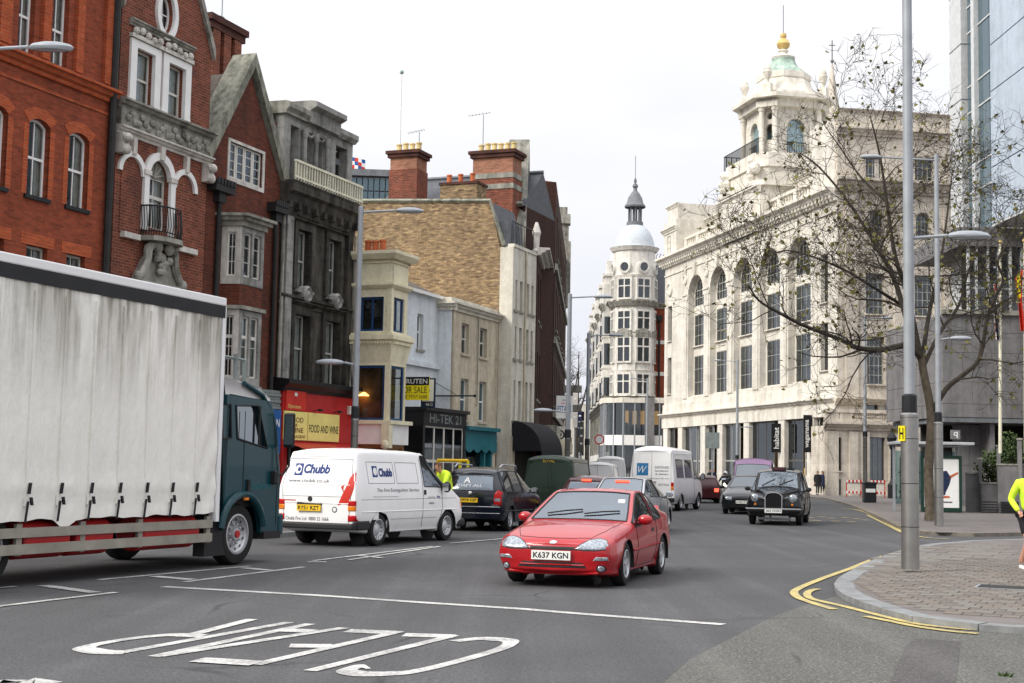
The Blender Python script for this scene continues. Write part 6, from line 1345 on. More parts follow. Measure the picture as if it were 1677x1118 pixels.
while zz < zj[-1]:
 hgt = (3.1, 1.5)[k % 2]; k += 1
 for a, b_ in ((cols_[0], cols_[1]), (cols_[2], cols_[3]), (cols_[3], cols_[4])): MB().box(a+.03, b_-.03, .05, .1, zz+.04, zz+hgt-.04).build('glass_pane', 'pane_blue', mo)
 MB().box(cols_[0], cols_[4], .0, .12, zz-.05, zz+.04).build('transom', 'panel_edge', mo); zz += hgt
MB().box(cols_[1], cols_[2], -.2, .15, 9, zj[-1]).build('mullion', 'panel_edge', mo)
MB().box(cols_[0], cols_[4], .3, .4, 9, zj[-1]).build('stair_core', 'blind', mo)
QF = Frame(*atz(1545, 600, 74)[:2], R(1.5)); qe = 18.0
lo_ = bld('tiled_podium', QF, 'grey stone tiled podium with dark window band behind the flags', 'building')
zq = [QF.p(1620, y)[1] for y in (684, 662, 626, 578, 545, 516)]
xw = [0]+[QF.p(v, 600)[0] for v in (1576, 1614, 1656)]
while xw[-1] < qe: xw.append(xw[-1]+1.25)
for i, (z0, z1) in enumerate(zip(zq, zq[1:])):
 off = .0 if i % 2 == 0 else .5
 for a, b_ in zip(xw, xw[1:]):
  a2, b2 = (a+off if a > 0 else 0), b_+off; MB().box(a2+.008, b2-.008, -.03, .1, z0+.008, z1-.008).build('stone_tile', 'concrete_tile', lo_)
MB().box(0, qe, .1, 9, zq[0], zq[-1]).build('core', 'concrete_tile', lo_); MB().box(-.1, qe, -.2, .12, zq[-1], zq[-1]+.25).build('sill_cap', 'stone_grey', lo_)
MB().box(0, qe, .0, 9, zq[0]-.25, zq[0]-.02).build('soffit_edge', 'lead', lo_)
SQ = QF.sub(0, 0, R(-88)); sq = wallf(lo_, SQ, QF, 'side_wall')
for i, (z0, z1) in enumerate(zip(zq, zq[1:])):
 for k in range(7): MB().box(-1.3*(k+1)+.01, -1.3*k-.01, -.03, .1, z0+.01, z1-.01).build('stone_tile', 'concrete_tile', sq)
zw0, zw1 = zq[-1]+.25, zbot-1.2
xs_ = [QF.p(v, 440)[0] for v in (1586, 1590, 1603, 1622, 1640, 1659)];
while xs_[-1] < qe: xs_.append(xs_[-1]+.62)
for a, b_ in zip(xs_[1:], xs_[2:]):
 MB().box(a+.03, b_-.03, .5, .54, zw0, zw1).build('window_pane', 'pane_dark', lo_); MB().box(a-.05, a+.05, .3, .56, zw0, zw1).build('mullion', 'panel_edge', lo_)
for z in (zw0+1.2, ): MB().box(xs_[1], qe, .44, .55, z, z+.08).build('transom', 'panel_edge', lo_)
MB().box(xs_[1], qe, 1.4, 1.5, zw0, zw1).build('interior', 'room', lo_); MB().box(xs_[0]-.4, qe, .2, 8, zw1, zbot-.2).build('head_beam', 'concrete_tile', lo_)
MB().box(.6, qe, 5.5, 5.8, 0, zq[0]-.25).build('back_wall', 'room', lo_)
for k in range(4):
 z0 = (zq[0]-.3)*k/4
 for j in range(3): MB().box(QF.p(1570, 740, 2)[0]+.6*j, QF.p(1570, 740, 2)[0]+.6*j+.585, 2, 3, z0+.01, z0+(zq[0]-.3)/4-.01).build('stone_block', 'concrete_tile', lo_)
for x in (2.6, 7.0, 11): MB().box(x, x+.25, .5, 5.5, 0, zq[0]-.2).build('fin_wall', 'concrete_tile', lo_)
PLF = Frame(*atz(1575, 800, 62)[:2], R(-14))
pl = bld('planter_wall', PLF, 'stepped grey stone planter walls beside the bus shelter', 'wall')
for (a, b_, yt, d) in ((1582, 1607, 776, 0), (1607, 1634, 792, -.6), (1634, 1690, 762, -1.0), (1604, 1608, 752, -.4), (1634, 1639, 731, -.8), (1668, 1674, 720, -1.2)):
 r_ = PLF.rect(a, b_, yt, 800, d); MB().box(r_[0], r_[1], d, d+.5, 0, r_[3]).build('wall_panel', 'concrete_tile', pl); MB().box(r_[0]-.03, r_[1]+.03, d-.04, d+.54, r_[3], r_[3]+.07).build('coping', 'stone_grey', pl)
for (a, b_) in ((1608, 1634), (1638, 1676)):
 r_ = PLF.rect(a, b_, 815, 833, -1.05)
 for k in range(5): MB().box(r_[0], r_[1], -1.1, -1.03, .1+.11*k, .15+.11*k).build('grille_bar', 'iron_black', pl)
def bush(name, c, rx, ry, rz, n, label, m='leaf_green', ls=.12):
 o = empty(name, (c[0], c[1], c[2]), 0, label, 'bush'); mb = MB(); st = MB()
 for k in range(9): a = random.uniform(0, 6.28); st.tube([(0,0,0),(rx*.5*math.cos(a), ry*.5*math.sin(a), rz*1.2)], [.03,.008], 5)
 for k in range(n):
  while True:
   p = Vector((random.uniform(-1,1), random.uniform(-1,1), random.uniform(-1,1)))
   if .25 < p.length < 1 and random.random() < .4+.6*p.length: break
  bl = 1+.25*math.sin(p.x*5+p.z*4)
  q = Vector((p.x*rx*bl, p.y*ry*bl, rz+p.z*rz*bl)); d = Vector((random.uniform(-1,1), random.uniform(-1,1), random.uniform(-.3,1))).normalized(); e = d.cross(Vector((random.uniform(-1,1), random.uniform(-1,1), random.uniform(-1,1)))).normalized()
  s_ = ls*random.uniform(.6, 1.3); mb.quad(q, q+d*s_*.6+e*s_*.35, q+d*s_*1.3, q+d*s_*.6-e*s_*.35)
 st.build('stems', 'bark_dark', o); f = mb.build('foliage', m, o); f['kind'] = 'stuff'; return o
c = PLF.w(PLF.p(1622, 780, .3)[0], .3); bush('planter_bush', (c.x, c.y, 1.2), .55, .4, .75, 900, 'small dark green bush in the stepped planter')
c = PLF.w(PLF.p(1664, 740, .6)[0], .6); bush('planter_bush', (c.x, c.y, 1.5), 1.0, .7, 1.0, 1500, 'large dark green bush behind the planter at right edge')
c = PLF.w(PLF.p(1655, 778, -.4)[0], -.4); o = empty('plant_pot', (c.x, c.y, 1.55), 0, 'small terracotta pot on the planter wall', 'plant pot'); MB().lathe([(.14,0),(.2,.35),(.23,.35),(.23,.42),(.18,.42)], 14).build('pot', 'pot_red', o, smooth=True); MB().lathe([(.18,.4),(0,.4)], 14).build('soil', 'bark_dark', o)
def flag(px, ybot, ytop, Zd, fx0, fy0, fy1, w, label, pat, fold=.12):
 b_ = atz(px, ybot, Zd); t_ = atz(px-(0 if px < 1650 else 2), ytop, Zd); o = empty('flag', (b_.x, b_.y, b_.z), 0, label, 'flag'); h = t_.z-b_.z
 MB().tube([(0,0,0),(t_.x-b_.x,0,h)], [.07,.05], 10).build('pole', 'paint_cream_rail', o); MB().ball((t_.x-b_.x,0,h+.05), .09).build('finial', 'gold_stone', o)
 z1 = atz(px, fy0, Zd).z-b_.z; z0 = atz(px, fy1, Zd).z-b_.z; mb = MB(); ni, nj = 8, 14; x0 = (fx0-px)/FPX*Zd
 def P(i, j): u, v = i/ni, j/nj; return (x0*u*(1-.5*v)-.02, fold*math.sin(u*9+v*3), z1+(z0-z1)*v-.5*u*(1-v)*.8)
 for i in range(ni):
  for j in range(nj): mb.mat(pat(i, j)); mb.quad(P(i,j), P(i+1,j), P(i+1,j+1), P(i,j+1))
 mb.build('cloth', ['sign_red', 'sign_white', 'sign_navy', 'sign_lemon'], o, smooth=True)
flag(1638, 742, 398, 58, 1628, 455, 556, 1, 'furled red, white and navy flag hanging on the near flagpole', lambda i, j: (2, 2, 1, 0, 0, 1, 2, 2)[(i+j//2) % 8])
flag(1680, 742, 396, 55, 1667, 440, 542, 1, 'red and yellow flag hanging at the right picture edge', lambda i, j: 3 if j < 6 and i % 3 else 0)
# === bus shelter
BS = Frame(*ground(1510, 842)[:2], R(-6)); bs = bld('bus_shelter', BS, 'glass bus shelter with pale advertising panel behind the tree', 'bus shelter')
r_ = BS.rect(1508, 1575, 746, 838); x0, x1, z1 = r_[0], r_[1], r_[3]
MB().plate(rc(x0, x1, .12, z1), [rc(x0+.12, x1-.12, .3, z1-.12)], -.08, .1).build('panel_frame', 'van_dkgreen', bs, bevel=.02)
MB().box(x0+.12, x1-.12, -.03, .03, .3, z1-.12).build('poster', 'sign_white', bs)
mb = MB(); cx_, cz_ = x0+(x1-x0)*.62, 1.35
mb.plate([(cx_-.3, cz_-.35), (cx_-.05, cz_-.45), (cx_+.12, cz_-.1), (cx_+.2, cz_+.2), (cx_+.02, cz_+.5), (cx_-.3, cz_+.45)], [], -.036, -.031); mb.build('print', 'cloth_navy', bs); mb = MB(); mb.plate([(cx_-.2, cz_-.55), (cx_-.02, cz_-.5), (cx_-.05, cz_-.42), (cx_-.25, cz_-.4)], [], -.036, -.031); mb.build('print', 'cloth_navy', bs)
mb = MB(); mb.plate([(cx_+.12, cz_+.15), (cx_+.5, cz_+.38), (cx_+.48, cz_+.46), (cx_+.15, cz_+.3)], [], -.036, -.031); mb.build('print', 'pot_red', bs); mb = MB(); mb.plate([(cx_-.2, cz_-.66), (cx_+.15, cz_-.64), (cx_+.12, cz_-.56), (cx_-.2, cz_-.55)], [], -.0365, -.031); mb.build('print', 'pot_red', bs)
MB().box(x0+.7, x1-.4, -.036, -.031, .5, .56).build('print', 'ink_grey', bs)
zrf = BS.p(1530, 726)[1]; mb = MB(); rx0, rx1 = BS.p(1462, 726)[0], BS.p(1592, 728)[0]
MB().box(rx0, rx1, -.5, 1.6, zrf-.06, zrf+.06).build('roof', 'alu', bs, bevel=.02); MB().box(rx0+.3, rx1-.5, -.3, 1.4, zrf-.14, zrf-.08).build('roof_beam', 'steel_paint', bs)
for x in (x0, x1, rx0+.2): MB().box(x-.05, x+.05, .9, 1.0, .1, zrf).build('post', 'steel_paint', bs)
MB().box(rx0+.2, x1, 1.35, 1.37, .4, zrf-.3).build('glass_pane', 'pane_sky', bs); MB().box(rx0+.5, x0-.1, .9, 1.15, .5, .56).build('bench', 'steel_paint', bs)
MB().box(x0+.1, x1-.1, -.14, .2, 0, .13).build('foot', 'iron_black', bs)
bf = empty('bus_stop_flag', BS.w(x0+.75, .4, zrf+.05), BS.a, 'orange and white bus stop sign above the shelter roof', 'sign'); MB().box(-.18,.18,-.02,.02,.1,.45).build('orange_field', 'pot_red', bf); MB().box(-.18,.18,-.02,.02,.45,.62).build('white_field', 'sign_white', bf); MB().box(-.03,.03,.02,.06,0,.7).build('post', 'iron_black', bf)
o, w_, h_ = hang(1557, 1572, 704, 719, 61, 'wall_sign', 'small grey sign with a white letter q behind the shelter', 'concrete_tile', [('q', -.45, .45, -.75, .6, 'sign_white')])
# === lamp posts
def lamphead(root, x, z, sx, L_=.72):
 mb = MB(); prof = []
 n = 14
 for j, (f, zz_) in enumerate(((.02, .085), (.5, .075), (.85, .045), (1, .0), (.96, -.03), (.82, -.05))):
  for i in range(n): a = 2*math.pi*i/n; mb.v.append((x+sx*L_/2+f*L_/2*math.cos(a), f*.15*math.sin(a), z+zz_))
 for j in range(5):
  for i in range(n): mb.f.append((j*n+i, j*n+(i+1) % n, (j+1)*n+(i+1) % n, (j+1)*n+i)); mb.m.append(0)
 mb.f.append(tuple(range(n))); mb.m.append(0)
 h = mb.build('lamp_head', 'steel_paint', root, smooth=True)
 MB().lathe([(L_*.40, 0), (0, -.01)], 14, (0, 0, 0)).build('lens', 'lens_clear', h).location = (x+sx*L_/2, 0, z-.045); bpy.context.view_layer.update()
 h.children[0].scale = (1, .4, 1)
def lamppost(loc, h, arms, label, rl=.11, ru=.065, sleeve=2.6, rot=0, extra=None, group='street lamps'):
 o = empty('street_lamp', loc, rot, label, 'street lamp', group)
 MB().lathe([(rl,0),(rl,sleeve-.05),(rl*1.06,sleeve-.04),(rl*1.06,sleeve),(ru*1.2,sleeve+.04)], 28).build('sleeve', 'steel', o, smooth=True)
 for z in (.27*sleeve, .55*sleeve, .84*sleeve): MB().lathe([(rl*1.006,z),(rl*1.006,z+.012)], 28).build('sleeve_joint', 'iron_black', o)
 MB().lathe([(ru,sleeve),(ru*.85,h),(0,h+.03)], 14).build('column', 'steel_paint', o, smooth=True)
 MB().lathe([(ru*1.35,sleeve+.02),(ru*1.35,sleeve+.3),(ru,sleeve+.33)], 14).build('collar', 'iron_black', o)
 for (sx, z, ln) in arms:
  MB().tube([(0,0,z-.06),(sx*ln,0,z+.0)], .028, 8).build('arm', 'steel_paint', o); lamphead(o, sx*ln, z, sx)
 return o
np_ = ground(1491, 932, .12)
o = lamppost(np_, 10.6, [(1, 5.32, .62)], 'tall steel lamp post on the near corner with yellow hydrant plate', .139, .088, 2.43)
hp = empty('hydrant_plate', (np_.x-.135, np_.y-.05, np_.z+2.13), R(-66), 'yellow hydrant plate strapped to the near lamp post', 'sign'); MB().box(-.075,.075,-.01,.01,-.12,.12).build('plate', 'sign_lemon', hp); txt('H', hp, 'sign_black', -.05,.05,-.09,.09,-.013, bold=.02); mb = MB(); mb.tube([(-.02,.05,.0),(.02,.05,0)], .02); mb.build('strap', 'steel', hp)
p2 = ground(1538, 860, .12); lamppost(p2, 11.4, [(-1, 11.3, 1.65), (1, 5.7, .35)], 'twin armed steel lamp post in front of the bus shelter', .135, .085, 3.1)
def lp_at(px, Z, ytop, arms, label, **k):
 b_ = atz(px, 770, Z); zt = atz(px, ytop, Z).z; return lamppost((b_.x, b_.y, .12), zt-.12, [(s_, (zt-.2 if q is None else q), l_) for s_, q, l_ in arms], label, **k)
lp_at(579, 35.1, 338, [(1, None, .85), (-1, 4.0, .3)], 'grey lamp post before the cream oriel house', ru=.075, rl=.09)
lp_at(-72, 21.9, 66, [(1, None, .78)], 'lamp post cut by the left picture edge, head over the brick house', ru=.075, rl=.09)
lp_at(929, 51.7, 481, [(1, None, .85), (-1, 3.6, .55)], 'lamp post at the bend beside the white hanging sign', ru=.09, rl=.1)
lp_at(961, 66, 545, [(1, None, .9)], 'lamp post in front of the white stone terrace', ru=.09, rl=.1)
lp_at(1059, 150, 619, [(-1, None, 1.2)], 'distant lamp post below the domed tower', ru=.11, rl=.12)
lp_at(1207, 115, 589, [(-1, None, 1.2), (1, 5.2, .6)], 'lamp post halfway along the arched store front', ru=.11, rl=.13)
b_ = ground(1417, 822, .12); lamppost(b_, 10.4, [(1, 10.3, .9)], 'lamp post with litter bin before the stone porch', .12, .1, 3.6)
bn = empty('litter_bin', (b_.x+.1, b_.y-.5, .12), 0, 'black litter bin with pale band at a lamp post foot', 'litter bin'); MB().box(-.33,.33,-.3,.3,0,1.0).build('body', 'iron_black', bn, bevel=.04); MB().box(-.26,.26,-.32,-.29,.55,.75).build('label_band', 'sign_white', bn); MB().box(-.36,.36,-.33,.33,.97,1.12).build('lid', 'iron_black', bn, bevel=.05)
ol = empty('lantern_post', (*atz(1461, 790, 95)[:2], .12), 0, 'black cast iron lantern post by the porch gate', 'street lamp'); MB().lathe([(.3,0),(.3,.9),(.16,1.1),(.1,1.3),(.08,3.2),(.16,3.3)], 10).build('post', 'iron_black', ol); MB().lathe([(.16,3.3),(.32,3.9),(.36,4.0),(.12,4.4),(.03,4.7)], 8).build('lantern', 'iron_black', ol); MB().lathe([(.2,3.45),(.3,3.88)], 8).build('glass', 'lens_clear', ol)
gt = empty('iron_gate', (*atz(1472, 790, 96)[:2], .12), R(8), 'dark spiked iron gate beside the lantern post', 'gate')
for k in range(9): MB().tube([(.1+.22*k,0,0),(.1+.22*k,0,2.6+.25*(k%2)),(.1+.22*k,0,2.9+.25*(k%2))], [.035,.035,.004], 5).build('bar', 'iron_black', gt)
for z in (.4, 1.7): MB().box(0, 2, -.03, .03, z, z+.08).build('rail', 'iron_black', gt)
for i, (a, b_, lab) in enumerate(((1386, 1411, 'red and white striped works barrier left of the lamp post'), (1426, 1450, 'red and white striped works barrier right of the lamp post'))):
 c0, c1 = atz(a, 800, 96), atz(b_, 800, 96); w_ = c1.x-c0.x; o = empty('works_barrier', (c0.x, c0.y, .12), 0, lab, 'barrier', 'striped works barriers')
 for z in (.25, 1.0):
  n = 8
  for k in range(n): MB().box(w_*k/n, w_*(k+1)/n, -.03, .03, z, z+.16).build('stripe', 'sign_red' if k % 2 else 'sign_white', o)
 for x in (0, w_-.06): MB().box(x, x+.06, .03, .08, 0, 1.2).build('leg', 'sign_red', o)
 MB().box(0, w_, .031, .04, .41, 1.0).build('mesh_panel', 'stone_portland_plain', o)
yf = empty('works_barrier', (*atz(716, 780, 41)[:2], .12), C8.a, 'yellow tubular works frame behind the dark estate car', 'barrier')
zt = atz(740, 754, 41).z-.12; ww = [atz(v, 780, 41).x-atz(716, 780, 41).x for v in (716, 756, 770)]
for x in ww: MB().tube([(x,0,0),(x,0,zt)], .045, 8).build('upright', 'sign_lemon' if x else 'plate_yellow', yf)
for (a, b_) in zip(ww, ww[1:]): MB().tube([(a,0,zt),(b_,0,zt)], .045, 8).build('top_rail', 'plate_yellow', yf); MB().box(a, b_, -.02, .02, zt-.55, zt-.3).build('board', 'room_warm', yf)
# === bare plane tree
def tree(name, base, label, limbs, Zd, r0, seed, twigs=3, leaves=1800, lm='leaf', spread=1.0, bm_='bark', ls=.16, cat='tree'):
 rnd = random.Random(seed); o = empty(name, base, 0, label, cat); tk = MB(); cr = MB(); lf = MB(); tips = []
 def wander(p, d, ln, r, n=5, up=.12):
  pts = [p];
  for i in range(n):
   d = (d+Vector((rnd.gauss(0,.22), rnd.gauss(0,.22), rnd.gauss(0,.18)+up*.3))).normalized(); p = p+d*ln/n; pts.append(p)
  return pts, d
 def branch(pts, r, r1, lvl):
  n = len(pts); rs = [r+(r1-r)*i/(n-1) for i in range(n)]; cr.tube(pts, rs, 7 if lvl < 2 else (5 if lvl < 3 else 3), cap=False)
  if lvl >= 4: tips.extend(pts[-2:]); return
  tot = sum((b-a).length for a, b in zip(pts, pts[1:])); m = max(2, int(tot*(1.25, 2.0, 2.6, 3.2)[min(lvl, 3)]*spread))
  for k in range(m):
   t = rnd.uniform(.18, 1)*(n-1); i = min(int(t), n-2); p = pts[i].lerp(pts[i+1], t-i); d = (pts[i+1]-pts[i]).normalized()
   q = Vector((rnd.gauss(0,1), rnd.gauss(0,1), rnd.gauss(.15,.8))); q = (q-d*q.dot(d)).normalized(); nd = (d*rnd.uniform(.3,.9)+q*rnd.uniform(.5,1)).normalized()
   ln = (2.6, 1.5, .9, .5)[min(lvl, 3)]*rnd.uniform(.5, 1.25); rr = max(.009, rs[i]*rnd.uniform(.3, .5)); pp, _ = wander(p, nd, ln, rr, 5 if lvl < 2 else 3); branch(pp, rr, rr*.35, lvl+1)
 for li, (px, ra, rb, dz0, dz1) in enumerate(limbs):
  P = [atz(x, y, Zd+dz0+(dz1-dz0)*i/(len(px)-1))-Vector(base) for i, (x, y) in enumerate(px)]
  Q = []
  for i in range(len(P)-1):
   p0, p1, p2, p3 = P[max(i-1,0)], P[i], P[i+1], P[min(i+2,len(P)-1)]
   for k in range(4): t = k/4; Q.append(.5*((2*p1)+(p2-p0)*t+(2*p0-5*p1+4*p2-p3)*t*t+(3*p1-p0-3*p2+p3)*t**3))
  Q.append(P[-1])
  if li == 0: rs = [ra+(rb-ra)*i/(len(Q)-1) for i in range(len(Q))]; rs[0] *= 1.35; tk.tube(Q, rs, 10)
  else: branch(Q, ra, rb, 0)
 tk.build('trunk', bm_, o, smooth=True); cr.build('crown', 'bark_dark', o)
 for k in range(leaves):
  p = rnd.choice(tips); q = p+Vector((rnd.gauss(0,.04), rnd.gauss(0,.04), rnd.gauss(-.06,.05))); d = Vector((rnd.gauss(0,1), rnd.gauss(0,1), rnd.gauss(-.6,.8))).normalized(); e = d.cross(Vector((rnd.gauss(0,1), rnd.gauss(0,1), rnd.gauss(0,1)))).normalized(); s_ = ls*rnd.uniform(.5, 1.1); c3 = d.cross(e)*s_*.2
  lf.add([q, q+d*s_*.35+e*s_*.5+c3, q+d*s_, q+d*s_*.35-e*s_*.5+c3], [(0,1,2,3)])
 f = lf.build('leaves', lm, o); f['kind'] = 'stuff'; return o
TB = ground(1525, 852, .12)
TZ = TB.y
tree('plane_tree', TB, 'almost leafless plane tree leaning beside the bus shelter', [
([(1524,852),(1521,770),(1525,706),(1523,663),(1513,612),(1508,580)], .165, .125, 0, 0),
([(1509,585),(1484,566),(1441,573),(1403,569),(1377,556),(1317,533),(1276,512),(1243,492),(1226,467)], .12, .025, 0, -3),
([(1509,590),(1490,540),(1478,500),(1463,453),(1437,406),(1410,362),(1380,318),(1340,272),(1310,250)], .12, .02, 0, 2),
([(1506,580),(1485,480),(1466,420),(1452,330),(1441,255),(1425,190)], .11, .02, 0, -1.5),
([(1510,590),(1522,510),(1540,430),(1552,345),(1560,275)], .09, .015, 0, 2.5),
([(1524,680),(1549,637),(1579,612),(1604,586),(1617,521),(1630,487),(1643,457),(1634,427),(1656,388),(1668,350)], .10, .02, 0, -2),
([(1512,600),(1540,543),(1570,500),(1583,453),(1600,400),(1606,340)], .08, .015, 0, 3),
([(1478,500),(1430,470),(1380,440),(1330,420),(1285,410),(1250,425)], .06, .015, 1, -2),
([(1452,330),(1410,290),(1375,240),(1350,205)], .05, .012, 0, 1)], TZ, .2, 5, leaves=1700, spread=1.3, ls=.18)
for (px, yt, Zd, lab, sd) in ((928, 560, 230, 'bare distant tree at the far bend behind the lamp posts', 3), (944, 575, 260, 'second bare distant tree beyond the far bend', 9)):
 b_ = atz(px, 770, Zd); B0 = Vector((b_.x, b_.y, 0))
 h = atz(px, yt, Zd).z; f = lambda dx, fr: (px+dx, 770-(770-yt)*fr)
 tree('distant_tree', B0, lab, [([(px,790),f(0,.25),f(1,.45)], .5, .35, 0, 0), ([f(1,.42),f(-8,.65),f(-14,.9)], .28, .06, 0, 2), ([f(1,.45),f(3,.7),f(4,1)], .28, .05, 0, -2), ([f(0,.42),f(12,.6),f(20,.8)], .25, .05, 0, 1)], Zd, .5, sd, leaves=0, spread=.9, bm_='bark_dark')
# === distant facades closing the street
FW = Frame(-2.5, 330, R(0)); fw_ = bld('distant_terrace', FW, 'pale distant terrace closing the end of the street', 'building')
hs = [rc(-30+4*k, -28.4+4*k, z, z+2.2) for k in range(22) for z in (5, 9, 13)]
MB().plate(rc(-32, 60, 0, 17), hs, 0, .4).build('wall', 'render_white', fw_); MB().box(-32, 60, .5, 8, 0, 16).build('body', 'brick_brown', fw_)
for h_ in hs[:66]: MB().box(h_[0][0], h_[1][0], .2, .24, h_[0][1], h_[2][1]).build('window', 'pane_dark', fw_)
for i, (a, b_, yt, yb, Zd, m, lab) in enumerate(((938,946,640,700,95,'paint_offwhite','narrow pale hoarding beyond the bend'),(946,953,672,712,110,'sign_navy','narrow dark blue vertical sign with white marks'),(948,956,690,740,80,'paint_darkframe','dark kiosk front below the lamp post'))):
 o, w_, h_ = hang(a, b_, yt, yb, Zd, 'street_sign', lab, m)
 for k in range(3): MB().box(-w_*.5, w_*.5, -.06, -.052, h_*(.5-.5*k), h_*(.62-.5*k)).build('mark', 'sign_white', o)
 MB().tube([(0,.06,-h_),(0,.06,-atz(a, (yt+yb)/2, Zd).z)], .05).build('post', 'steel_paint', o)
o, w_, h_ = hang(979, 984, 717, 722, 90, 'round_sign', 'small round red bordered traffic sign by the far shops', 'sign_red'); bpy.data.objects.remove(o.children[0]); MB().lathe([(.32,.02),(.32,-.02),(0,-.02)], 20, axis='y').build('disc', 'sign_red', o, smooth=True); MB().lathe([(.24,-.025),(0,-.026)], 20, axis='y').build('face', 'sign_white', o); MB().tube([(0,.06,.3),(0,.06,-3.5)], .04).build('post', 'steel_paint', o)
# === vehicles
def paint(name, c, rough=.25, coat=.9, metal=0, dirt=.12):
 t = NT(name); n = t.noise(2.2, 4); t.fin(t.mix(t.ramp(n, [(.35, 0), (.7, dirt)]), c, mul3(c, .55)), rough, metal, .3, coat)
paint('car_red', (.37,.005,.009), .3, .7); paint('van_white', (.84,.835,.82), .35, .4, dirt=.14); paint('car_navy', (.004,.006,.013), .2, .45); paint('car_black', (.004,.005,.006), .2, .5)
paint('van_green', (.006,.026,.011), .35, .3); paint('car_silver', (.42,.44,.46), .3, .8, .5); paint('lorry_teal', (.003,.043,.055), .35, .25); paint('car_maroon', (.06,.007,.01), .25, .5); paint('van_purple', (.16,.07,.17), .35)
paint('white_clean', (.78,.78,.77), .4, .3)
def curtainmat():
 t = NT('lorry_curtain'); f = t.noise(1.0, 6, .65, t.co((1.4, 1.4, .35))); g = t.noise(.6, 4, .6, t.co((.6, .6, 1)))
 tc = t.n('ShaderNodeTexCoord'); sp = t.n('ShaderNodeSeparateXYZ'); t.l(tc.outputs['Object'], sp.inputs[0])
 h = t.n('ShaderNodeMapRange'); t.l(sp.outputs[2], h.inputs[0]); h.inputs[1].default_value = 2.3; h.inputs[2].default_value = 3.8
 f2 = t.noise(1, 5, .6, t.co((7, 7, .5))); k = t.mix(.5, t.ramp(f, [(.42, 0), (.56, 1)]), t.ramp(f2, [(.44, 0), (.58, 1)])); d = t.mix(1, k, t.mix(.15, h.outputs[0], (.5,.5,.5)), 'MULTIPLY')
 t.fin(t.mix(d, (.84,.825,.755), (.20,.18,.135)), .55); t.bump(t.noise(1.6, 5, .6, t.co((2.2, 1, .8))), .7, .06)
curtainmat()
def card(P, t):
 n = len(P); i = min(int(t), n-2); u = t-i; p0, p1, p2, p3 = P[max(i-1,0)], P[i], P[i+1], P[min(i+2,n-1)]
 k = .38; m1, m2 = (p2-p0)*k, (p3-p1)*k
 return p1*(2*u**3-3*u*u+1)+m1*(u**3-2*u*u+u)+p2*(-2*u**3+3*u*u)+m2*(u**3-u*u)
